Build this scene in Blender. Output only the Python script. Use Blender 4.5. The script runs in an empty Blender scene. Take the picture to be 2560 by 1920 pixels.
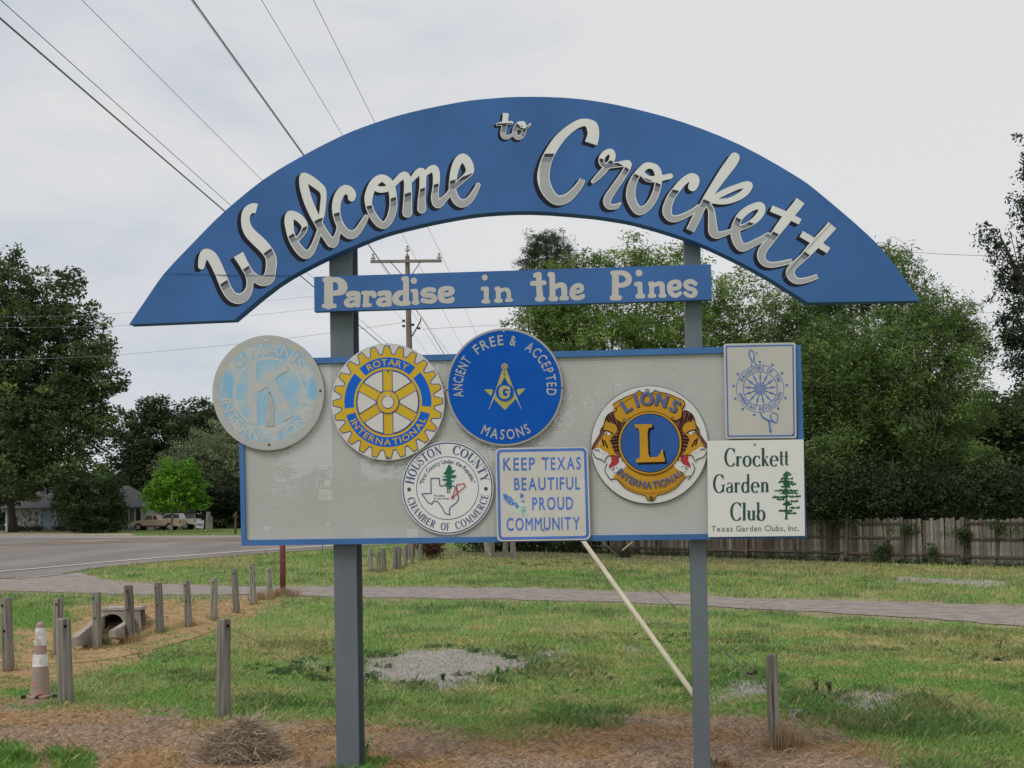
import bpy, bmesh, math, random
import numpy as np
from mathutils import Vector, Matrix
from mathutils.geometry import delaunay_2d_cdt

random.seed(7); rng = np.random.default_rng(11)
sc = bpy.context.scene
COL = sc.collection
pi = math.pi

# ---------------------------------------------------------------- camera
W0, H0, F = 2560.0, 1920.0, 2600.0
EYE = Vector((0, 0, 1.6))
PITCH, ROLL = math.radians(1.5), math.radians(-0.6)
HOR = 1310.0
AX = HOR - F * math.tan(PITCH)          # image row of the optical axis
cam_d = bpy.data.cameras.new("camera"); cam = bpy.data.objects.new("camera", cam_d); COL.objects.link(cam)
RM = Matrix.Rotation(pi / 2 + PITCH, 4, 'X') @ Matrix.Rotation(ROLL, 4, 'Z')
cam.matrix_world = Matrix.Translation(EYE) @ RM
cam_d.sensor_width = 36; cam_d.lens = 36 * F / W0
cam_d.shift_y = (AX - H0 / 2) / W0
cam_d.clip_start = 0.1; cam_d.clip_end = 8000
sc.camera = cam

# ---------------------------------------------------------------- light
SUN_EL, SUN_AZ = math.radians(52), math.radians(226)     # azimuth clockwise from +Y
sd = Vector((math.sin(SUN_AZ) * math.cos(SUN_EL), math.cos(SUN_AZ) * math.cos(SUN_EL), math.sin(SUN_EL)))
sl = bpy.data.lights.new("sun", 'SUN'); sl.energy = 1.75; sl.angle = math.radians(28); sl.color = (1.0, 0.97, 0.92)
so = bpy.data.objects.new("sun", sl); COL.objects.link(so)
so.rotation_euler = (-sd).to_track_quat('-Z', 'Y').to_euler()

world = bpy.data.worlds.new("World"); sc.world = world; world.use_nodes = True
nt = world.node_tree; nt.nodes.clear(); N = nt.nodes; L = nt.links
out = N.new('ShaderNodeOutputWorld')
bgA = N.new('ShaderNodeBackground'); bgA.inputs[1].default_value = 0.10
sky = N.new('ShaderNodeTexSky'); sky.sky_type = 'NISHITA'; sky.sun_disc = False
sky.sun_elevation = SUN_EL; sky.sun_rotation = SUN_AZ
L.new(sky.outputs[0], bgA.inputs[0])
bgB = N.new('ShaderNodeBackground'); bgB.inputs[1].default_value = 1.0
tc = N.new('ShaderNodeTexCoord')
mp = N.new('ShaderNodeMapping'); mp.inputs['Scale'].default_value = (1.0, 1.0, 3.2)
L.new(tc.outputs['Generated'], mp.inputs[0])
n1 = N.new('ShaderNodeTexNoise'); n1.inputs['Scale'].default_value = 2.6; n1.inputs['Detail'].default_value = 7; n1.inputs['Roughness'].default_value = 0.55
n1.inputs['Distortion'].default_value = 0.4
L.new(mp.outputs[0], n1.inputs[0])
n2 = N.new('ShaderNodeTexNoise'); n2.inputs['Scale'].default_value = 7.0; n2.inputs['Detail'].default_value = 5
L.new(mp.outputs[0], n2.inputs[0])
sep = N.new('ShaderNodeSeparateXYZ'); L.new(tc.outputs['Generated'], sep.inputs[0])
def wmath(op, a, b, c=None):
    m = N.new('ShaderNodeMath'); m.operation = op
    for i, v in enumerate((a, b, c)):
        if v is None: continue
        if isinstance(v, (int, float)): m.inputs[i].default_value = v
        else: L.new(v, m.inputs[i])
    return m.outputs[0]
az = wmath('MULTIPLY', sep.outputs[0], 0.50)             # cloud deck thinner (brighter) to the right
el = wmath('MULTIPLY', sep.outputs[2], 0.62)
f0 = wmath('MULTIPLY_ADD', n1.outputs[0], 1.15, wmath('ADD', az, el))
f1 = wmath('MULTIPLY_ADD', n2.outputs[0], 0.34, f0)
ramp = N.new('ShaderNodeValToRGB'); L.new(f1, ramp.inputs[0])
cr = ramp.color_ramp
cr.elements[0].position = 0.50; cr.elements[0].color = (0.53, 0.58, 0.66, 1)
cr.elements[1].position = 1.22 if False else 1.0; cr.elements[1].color = (0.765, 0.765, 0.772, 1)
e = cr.elements.new(0.75); e.color = (0.67, 0.695, 0.735, 1)
e = cr.elements.new(0.88); e.color = (0.74, 0.745, 0.758, 1)
L.new(ramp.outputs[0], bgB.inputs[0])
mx = N.new('ShaderNodeMixShader'); mx.inputs[0].default_value = 0.95
L.new(bgA.outputs[0], mx.inputs[1]); L.new(bgB.outputs[0], mx.inputs[2]); L.new(mx.outputs[0], out.inputs[0])

vs = sc.view_settings
vs.view_transform = 'Standard'; vs.look = 'None'; vs.gamma = 1; vs.use_curve_mapping = False; vs.exposure = 0.0
sc.render.engine = 'CYCLES'
sc.cycles.max_bounces = 6; sc.cycles.transparent_max_bounces = 12

# ---------------------------------------------------------------- projection helpers
R3 = RM.to_3x3(); RI = R3.transposed()
R3n = np.array(R3)
def ray(px, py):
    d = R3 @ Vector(((px - W0 / 2) / F, -(py - AX) / F, -1.0))
    return d / d.y
def proj(P):
    Q = (np.asarray(P, float) - np.array([0, 0, 1.6])) @ R3n
    w = np.maximum(-Q[:, 2], 1e-3)
    return W0 / 2 + F * Q[:, 0] / w, AX - F * Q[:, 1] / w
def at(px, py, Y): return EYE + ray(px, py) * Y

# ---------------------------------------------------------------- noise
def _h(ix, iy, s):
    n = (ix * 374761393 + iy * 668265263 + s * 974634777) & 0xffffffff
    n = ((n ^ (n >> 13)) * 1274126177) & 0xffffffff
    return ((n ^ (n >> 16)) & 0xffff) / 65535.0
def vnoise(x, y, s=0):
    x = np.asarray(x, float); y = np.asarray(y, float)
    ix = np.floor(x).astype(np.int64); iy = np.floor(y).astype(np.int64)
    fx = x - ix; fy = y - iy; fx = fx * fx * (3 - 2 * fx); fy = fy * fy * (3 - 2 * fy)
    a = _h(ix, iy, s); b = _h(ix + 1, iy, s); c = _h(ix, iy + 1, s); d = _h(ix + 1, iy + 1, s)
    return (a * (1 - fx) + b * fx) * (1 - fy) + (c * (1 - fx) + d * fx) * fy
def fbm(x, y, s=0, o=4):
    r = 0; a = 0.5
    for i in range(o): r = r + a * vnoise(x * 2 ** i, y * 2 ** i, s + i * 17); a *= 0.5
    return r / (1 - 0.5 ** o)

# ---------------------------------------------------------------- terrain
TD = [-3000, 0, 6, 9, 13, 18, 30, 37, 45, 112, 125, 5000]
TZ = [0, 0, 0, -.07, -.22, -.30, -.31, -.31, -.17, 1.28, 1.36, 1.36]
def terr(x, y):
    x = np.asarray(x, float); y = np.asarray(y, float)
    z = (np.interp(y - 1.2, TD, TZ) + np.interp(y, TD, TZ) + np.interp(y + 1.2, TD, TZ)) / 3
    z = z + 0.30 * np.exp(-(((x + 7.2) / 1.3) ** 4 + ((y - 21.0) / 1.45) ** 4))          # earth over the pipe
    z = z - 0.22 * np.exp(-(((x + 7.35) / 1.3) ** 2 + ((y - 17.9) / 1.3) ** 2))          # ditch at the pipe mouth
    near = np.clip((16 - y) / 6, 0, 1) * np.clip(y / 3, 0, 1)
    z = z + near * (0.05 * (fbm(x * .7, y * .7, 5, 3) - .5))
    return z
def tz(x, y): return float(terr(np.array([x]), np.array([y]))[0])
def gp(px, py, ymin=5.5, ymax=400):
    """point of the ground seen at a pixel"""
    d = ray(px, py); ys = np.geomspace(ymin, ymax, 3000)
    h = EYE.z + d.z * ys - terr(EYE.x + d.x * ys, ys)
    k = np.argmax(h < 0)
    if not (h < 0).any(): return EYE + d * ymax
    y0, y1 = ys[max(k - 1, 0)], ys[k]; h0, h1 = h[max(k - 1, 0)], h[k]
    t = h0 / (h0 - h1) if h0 != h1 else 0
    return EYE + d * (y0 + (y1 - y0) * t)
def gd(px, Y):
    """ground point under a pixel column at depth Y"""
    d = ray(px, HOR); x = d.x * Y
    return Vector((x, Y, tz(x, Y)))

# ---------------------------------------------------------------- materials
MATS = {}
def mat(name, col, rough=0.75, var=0.0, scale=6.0, stretch=(1, 1, 1), bump=0.0, bscale=None, metal=0.0, col2=None, spec=0.3, detail=5, lo=.35, hi=.65):
    if name in MATS: return MATS[name]
    m = bpy.data.materials.new(name); m.use_nodes = True; MATS[name] = m
    nt = m.node_tree; b = nt.nodes['Principled BSDF']
    b.inputs['Roughness'].default_value = rough; b.inputs['Metallic'].default_value = metal
    b.inputs['Specular IOR Level'].default_value = spec
    c = tuple(col) + (1,)
    if var or col2 or bump:
        tc = nt.nodes.new('ShaderNodeTexCoord'); mp = nt.nodes.new('ShaderNodeMapping')
        mp.inputs['Scale'].default_value = stretch; nt.links.new(tc.outputs['Object'], mp.inputs[0])
        n = nt.nodes.new('ShaderNodeTexNoise'); n.inputs['Scale'].default_value = scale; n.inputs['Detail'].default_value = detail
        nt.links.new(mp.outputs[0], n.inputs[0])
        r = nt.nodes.new('ShaderNodeValToRGB'); nt.links.new(n.outputs[0], r.inputs[0])
        r.color_ramp.elements[0].position = lo; r.color_ramp.elements[1].position = hi
        c2 = tuple(col2) + (1,) if col2 else tuple(min(1, v * (1 + var)) for v in col) + (1,)
        c1 = c if col2 else tuple(v * (1 - var) for v in col) + (1,)
        r.color_ramp.elements[0].color = c1; r.color_ramp.elements[1].color = c2
        nt.links.new(r.outputs[0], b.inputs['Base Color'])
        if bump:
            bp = nt.nodes.new('ShaderNodeBump'); bp.inputs['Strength'].default_value = 1; bp.inputs['Distance'].default_value = bump
            if bscale:
                n2 = nt.nodes.new('ShaderNodeTexNoise'); n2.inputs['Scale'].default_value = bscale; n2.inputs['Detail'].default_value = 4
                nt.links.new(mp.outputs[0], n2.inputs[0]); nt.links.new(n2.outputs[0], bp.inputs['Height'])
            else: nt.links.new(n.outputs[0], bp.inputs['Height'])
            nt.links.new(bp.outputs[0], b.inputs['Normal'])
    else: b.inputs['Base Color'].default_value = c
    return m
def per_object(m, lo=.78, hi=1.25):
    nt = m.node_tree; b = nt.nodes['Principled BSDF']; src = b.inputs['Base Color'].links[0].from_socket
    oi = nt.nodes.new('ShaderNodeObjectInfo'); mr = nt.nodes.new('ShaderNodeMapRange'); mr.inputs['To Min'].default_value = lo; mr.inputs['To Max'].default_value = hi
    nt.links.new(oi.outputs['Random'], mr.inputs[0]); mm = nt.nodes.new('ShaderNodeVectorMath'); mm.operation = 'SCALE'
    nt.links.new(src, mm.inputs[0]); nt.links.new(mr.outputs[0], mm.inputs['Scale']); nt.links.new(mm.outputs[0], b.inputs['Base Color']); return m
def attr_mat(name, rough=0.8, trans=0.0, noise=0.0, nscale=40, bump=0, spec=0.2):
    m = bpy.data.materials.new(name); m.use_nodes = True; MATS[name] = m
    nt = m.node_tree; b = nt.nodes['Principled BSDF']; b.inputs['Roughness'].default_value = rough
    b.inputs['Specular IOR Level'].default_value = spec
    a = nt.nodes.new('ShaderNodeAttribute'); a.attribute_name = 'Col'; src = a.outputs['Color']
    if noise:
        tc = nt.nodes.new('ShaderNodeTexCoord')
        n = nt.nodes.new('ShaderNodeTexNoise'); n.inputs['Scale'].default_value = nscale; n.inputs['Detail'].default_value = 8; n.inputs['Roughness'].default_value = .7
        nt.links.new(tc.outputs['Object'], n.inputs[0])
        mr = nt.nodes.new('ShaderNodeMapRange'); mr.inputs['From Min'].default_value = .3; mr.inputs['From Max'].default_value = .7
        mr.inputs['To Min'].default_value = 1 - noise; mr.inputs['To Max'].default_value = 1 + noise
        nt.links.new(n.outputs[0], mr.inputs[0])
        mm = nt.nodes.new('ShaderNodeVectorMath'); mm.operation = 'SCALE'
        nt.links.new(src, mm.inputs[0]); nt.links.new(mr.outputs[0], mm.inputs['Scale']); src = mm.outputs[0]
        if bump:
            bp = nt.nodes.new('ShaderNodeBump'); bp.inputs['Distance'].default_value = bump
            nt.links.new(n.outputs[0], bp.inputs['Height']); nt.links.new(bp.outputs[0], b.inputs['Normal'])
    nt.links.new(src, b.inputs['Base Color'])
    if trans:
        t = nt.nodes.new('ShaderNodeBsdfTranslucent'); nt.links.new(src, t.inputs[0])
        x = nt.nodes.new('ShaderNodeMixShader'); x.inputs[0].default_value = trans
        nt.links.new(b.outputs[0], x.inputs[1]); nt.links.new(t.outputs[0], x.inputs[2])
        nt.links.new(x.outputs[0], nt.nodes['Material Output'].inputs[0])
    return m

# ---------------------------------------------------------------- object helpers
def tag(o, label=None, cat=None, group=None, kind=None):
    if label: o['label'] = label
    if cat: o['category'] = cat
    if group: o['group'] = group
    if kind: o['kind'] = kind
    return o
def empty(name, loc, label=None, cat=None, group=None, rz=0):
    o = bpy.data.objects.new(name, None); COL.objects.link(o); o.location = loc; o.rotation_euler = (0, 0, rz)
    o.empty_display_size = 0.2
    return tag(o, label, cat, group)
def link(name, me, parent=None, loc=(0, 0, 0), rot=(0, 0, 0), scale=None):
    o = bpy.data.objects.new(name, me); COL.objects.link(o); o.parent = parent; o.location = loc; o.rotation_euler = rot
    if scale: o.scale = scale
    return o
def mesh(name, v, f, mats, mi=None, smooth=False):
    me = bpy.data.meshes.new(name); me.from_pydata([tuple(p) for p in v], [], [tuple(q) for q in f])
    for m in (mats if isinstance(mats, (list, tuple)) else [mats]): me.materials.append(m)
    if mi is not None: me.polygons.foreach_set('material_index', mi)
    if smooth: me.polygons.foreach_set('use_smooth', [True] * len(me.polygons))
    me.update(); return me
def fastmesh(name, V, nper, m, colors=None, smooth=False):
    """V: (n*nper,3) array, every nper verts one face"""
    n = len(V) // nper; me = bpy.data.meshes.new(name)
    me.vertices.add(len(V)); me.vertices.foreach_set('co', np.asarray(V, np.float32).ravel())
    me.loops.add(len(V)); me.loops.foreach_set('vertex_index', np.arange(len(V), dtype=np.int32))
    me.polygons.add(n); me.polygons.foreach_set('loop_start', np.arange(0, n * nper, nper, dtype=np.int32))
    me.polygons.foreach_set('loop_total', np.full(n, nper, np.int32))
    me.materials.append(m); me.update(calc_edges=True)
    if colors is not None:
        a = me.color_attributes.new('Col', 'FLOAT_COLOR', 'POINT')
        c = np.ones((len(V), 4), np.float32); c[:, :3] = np.repeat(colors, nper, axis=0)
        a.data.foreach_set('color', c.ravel())
    return me
class MB:
    """collects simple solids into one mesh"""
    def __init__(s): s.v = []; s.f = []; s.m = []
    def add(s, v, f, mi=0):
        b = len(s.v); s.v += [Vector(p) for p in v]; s.f += [[i + b for i in q] for q in f]; s.m += [mi] * len(f); return s
    def box(s, c, size, mi=0, rot=None):
        hx, hy, hz = [a / 2 for a in size]; c = Vector(c)
        vs = [Vector((x, y, z)) for z in (-hz, hz) for y in (-hy, hy) for x in (-hx, hx)]
        if rot is not None: vs = [rot @ p for p in vs]
        return s.add([p + c for p in vs], [(0, 2, 3, 1), (4, 5, 7, 6), (0, 1, 5, 4), (2, 6, 7, 3), (0, 4, 6, 2), (1, 3, 7, 5)], mi)
    def tube(s, pts, r, n=8, mi=0, caps=True):
        pts = [Vector(p) for p in pts]; rs = r if isinstance(r, (list, tuple)) else [r] * len(pts); V = []; Fc = []
        up = None
        for i, p in enumerate(pts):
            d = (pts[min(i + 1, len(pts) - 1)] - pts[max(i - 1, 0)]).normalized()
            if up is None: up = d.orthogonal().normalized()
            else: up = (up - d * up.dot(d)).normalized()
            q = d.cross(up)
            for k in range(n):
                a = 2 * pi * k / n; V.append(p + (up * math.cos(a) + q * math.sin(a)) * rs[i])
        for i in range(len(pts) - 1):
            for k in range(n): Fc.append((i * n + k, i * n + (k + 1) % n, (i + 1) * n + (k + 1) % n, (i + 1) * n + k))
        if caps: Fc.append(tuple(range(n - 1, -1, -1))); Fc.append(tuple((len(pts) - 1) * n + k for k in range(n)))
        return s.add(V, Fc, mi)
    def lathe(s, c, prof, n=16, mi=0, axis=None):
        c = Vector(c); V = []; Fc = []
        for (r, z) in prof:
            for k in range(n):
                a = 2 * pi * k / n; p = Vector((r * math.cos(a), r * math.sin(a), z)); V.append(c + (axis @ p if axis is not None else p))
        for i in range(len(prof) - 1):
            for k in range(n): Fc.append((i * n + k, i * n + (k + 1) % n, (i + 1) * n + (k + 1) % n, (i + 1) * n + k))
        Fc.append(tuple(range(n - 1, -1, -1))); Fc.append(tuple((len(prof) - 1) * n + k for k in range(n)))
        return s.add(V, Fc, mi)
    def prism(s, poly, a, b, mi=0):
        """poly: list of Vectors (front ring); a,b: offsets"""
        n = len(poly); a = Vector(a); b = Vector(b)
        V = [p + a for p in poly] + [p + b for p in poly]
        Fc = [tuple(range(n)), tuple(range(2 * n - 1, n - 1, -1))] + [(i, i + n, (i + 1) % n + n, (i + 1) % n) for i in range(n)]
        return s.add(V, Fc, mi)
    def me(s, name, mats, origin=(0, 0, 0), smooth=False):
        o = Vector(origin); m = mesh(name, [p - o for p in s.v], s.f, mats, s.m, smooth)
        bm = bmesh.new(); bm.from_mesh(m); bmesh.ops.recalc_face_normals(bm, faces=bm.faces); bm.to_mesh(m); bm.free(); return m
    def build(s, name, mats, parent=None, origin=None, smooth=False):
        if origin is None: origin = parent.location if parent else (0, 0, 0)
        return link(name, s.me(name, mats, origin, smooth), parent, (0, 0, 0) if parent else origin)
def copy_tree(o, parent=None):
    c = o.copy(); COL.objects.link(c); c.parent = parent
    for ch in list(o.children): copy_tree(ch, c)
    return c

# ---------------------------------------------------------------- flat artwork helpers
def cat(pts, n=4, closed=False):
    P = [tuple(p) for p in pts]; m = len(P); outp = []
    rngi = range(m if closed else m - 1)
    for i in rngi:
        if closed: a, b, c, d = P[(i - 1) % m], P[i], P[(i + 1) % m], P[(i + 2) % m]
        else: a, b, c, d = P[max(i - 1, 0)], P[i], P[i + 1], P[min(i + 2, m - 1)]
        for k in range(n):
            t = k / n
            outp.append(tuple(.5 * (2 * b[j] + (c[j] - a[j]) * t + (2 * a[j] - 5 * b[j] + 4 * c[j] - d[j]) * t * t + (-a[j] + 3 * b[j] - 3 * c[j] + d[j]) * t ** 3) for j in range(len(b))))
    if not closed: outp.append(P[-1])
    return outp
def hull(p):
    p = sorted(set((round(a, 5), round(b, 5)) for a, b in p))
    if len(p) < 3: return None
    def half(q):
        h = []
        for a in q:
            while len(h) > 1 and (h[-1][0] - h[-2][0]) * (a[1] - h[-2][1]) - (h[-1][1] - h[-2][1]) * (a[0] - h[-2][0]) <= 1e-9: h.pop()
            h.append(a)
        return h
    r = half(p)[:-1] + half(p[::-1])[:-1]
    return r if len(r) > 2 else None
def disc(x, y, r, n=12, ry=None):
    ry = ry or r; return [(x + r * math.cos(2 * pi * k / n), y + ry * math.sin(2 * pi * k / n)) for k in range(n)]
def ribbon(pts, smooth=True, closed=False, cap=True, n=4, dh=0.0):
    """pts (x,y,halfwidth) -> list of convex polygons"""
    P = cat(pts, n, closed) if smooth and len(pts) > 2 else [tuple(p) for p in pts]
    P = [(x, y, max(h + dh, .01)) for x, y, h in P]
    m = len(P); out = []
    def seg(i): a, b = P[i], P[(i + 1) % m]; d = math.hypot(b[0] - a[0], b[1] - a[1]) or 1e-6; return (b[0] - a[0]) / d, (b[1] - a[1]) / d
    ns = []
    for i in range(m):
        if closed: t1, t2 = seg((i - 1) % m), seg(i)
        elif i == 0: t1 = t2 = seg(0)
        elif i == m - 1: t1 = t2 = seg(m - 2)
        else: t1, t2 = seg(i - 1), seg(i)
        tx, ty = t1[0] + t2[0], t1[1] + t2[1]; d = math.hypot(tx, ty)
        if d < .3: tx, ty = t2; d = 1
        ns.append((-ty / d, tx / d))
    for i in range(m if closed else m - 1):
        a, b = P[i], P[(i + 1) % m]
        if smooth: na, nb = ns[i], ns[(i + 1) % m]
        else: t = seg(i); na = nb = (-t[1], t[0])
        h = hull([(a[0] + na[0] * a[2], a[1] + na[1] * a[2]), (a[0] - na[0] * a[2], a[1] - na[1] * a[2]),
                  (b[0] + nb[0] * b[2], b[1] + nb[1] * b[2]), (b[0] - nb[0] * b[2], b[1] - nb[1] * b[2])])
        if h: out.append(h)
    if cap and not closed: out += [disc(*P[0]), disc(*P[-1])]
    if not smooth: out += [disc(*p, 8) for p in (P if closed else P[1:-1])]
    return out
def union(polys, regions=None):
    """CDT union of polygons; with regions: returns dict region index -> triangles"""
    V = []; Fc = []
    for p in polys + (regions or []):
        if sum(p[i - 1][0] * p[i][1] - p[i][0] * p[i - 1][1] for i in range(len(p))) < 0: p = p[::-1]
        b = len(V); V += [Vector(q) for q in p]; Fc.append(list(range(b, b + len(p))))
    r = delaunay_2d_cdt(V, [], Fc, 0, 1e-5, True)
    k = len(polys); vv = [(v.x, v.y) for v in r[0]]
    if regions is None: return vv, [list(f) for f, o in zip(r[2], r[5]) if len(o)]
    res = {j: [] for j in range(len(regions))}
    for f, o in zip(r[2], r[5]):
        o = set(o)
        if not any(i < k for i in o): continue
        for j in range(len(regions)):
            if k + j in o: res[j].append(list(f)); break
    return vv, res
# fonts ------------------------------------------------------------
_gl = {}; BOLD = [.026]
def glyph(ch):
    if ch in _gl: return _gl[ch]
    if ch == 'B' and BOLD[0]:
        P = ribbon([(.09, 0, .06), (.09, .69, .06)], False, cap=False) + ribbon([(.09, .635, .055), (.24, .635, .055)], False, cap=False) + ribbon([(.09, .36, .05), (.27, .36, .05)], False, cap=False) + ribbon([(.09, .055, .055), (.27, .055, .055)], False, cap=False)
        P += ribbon([(.24 + .14 * math.sin(t), .4975 + .1375 * math.cos(t), .057) for t in [k * pi / 8 for k in range(9)]], False, cap=False) + ribbon([(.27 + .16 * math.sin(t), .2075 + .1525 * math.cos(t), .057) for t in [k * pi / 8 for k in range(9)]], False, cap=False)
        _gl[ch] = union(P); return _gl[ch]
    cu = bpy.data.curves.new('txt', 'FONT'); cu.body = ch; cu.resolution_u = 3; cu.size = 1
    o = bpy.data.objects.new('txt', cu); me = o.to_mesh()
    v = [(p.co.x, p.co.y) for p in me.vertices]; f = [list(p.vertices) for p in me.polygons]
    o.to_mesh_clear(); bpy.data.objects.remove(o); bpy.data.curves.remove(cu)
    r = BOLD[0] * .69
    if r:
        ar = lambda v, f: sum(abs((v[q[i]][0] - v[q[0]][0]) * (v[q[i + 1]][1] - v[q[0]][1]) - (v[q[i]][1] - v[q[0]][1]) * (v[q[i + 1]][0] - v[q[0]][0])) / 2 for q in f for i in range(1, len(q) - 1))
        a0 = ar(v, f); best = None
        for att in range(16):
            P = []
            for q in f:
                for i in range(1, len(q) - 1):
                    for k in range(5):
                        a = 2 * pi * k / 5 + .31 + .17 * att; P.append([(v[j][0] + r * math.cos(a) * (1 - .02 * att) + 1e-3 * math.sin(att * 7 + k), v[j][1] + r * math.sin(a)) for j in (q[0], q[i], q[i + 1])])
            P = [p for p in P if abs((p[1][0] - p[0][0]) * (p[2][1] - p[0][1]) - (p[1][1] - p[0][1]) * (p[2][0] - p[0][0])) > 1e-6]
            V2, F2 = union(P); a1 = ar(V2, F2)
            if a1 > a0 * .95 and (best is None or a1 < best[0]): best = (a1, V2, F2)
        v, f = best[1], best[2]
    _gl[ch] = (v, f); return _gl[ch]
def capm():
    v, _ = glyph('H'); return max(p[1] for p in v) - BOLD[0] * .69 * .5
def layout(s, gap=0.09, space=0.32, G=None, bold=0):
    """list of (glyph verts, faces, x centre, width) in cap-height units; total width"""
    k = 1 / capm() if G is None else 1; x = 0; out = []
    for ch in s:
        if ch == ' ': x += space; continue
        v, f = (glyph(ch) if G is None else G(ch))
        v = [(a * k, b * k) for a, b in v]; x0 = min(p[0] for p in v); x1 = max(p[0] for p in v); w = x1 - x0
        out.append(([(a - x0 - w / 2, b) for a, b in v], f, x + w / 2, w)); x += w + gap
    return out, x - gap
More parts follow.
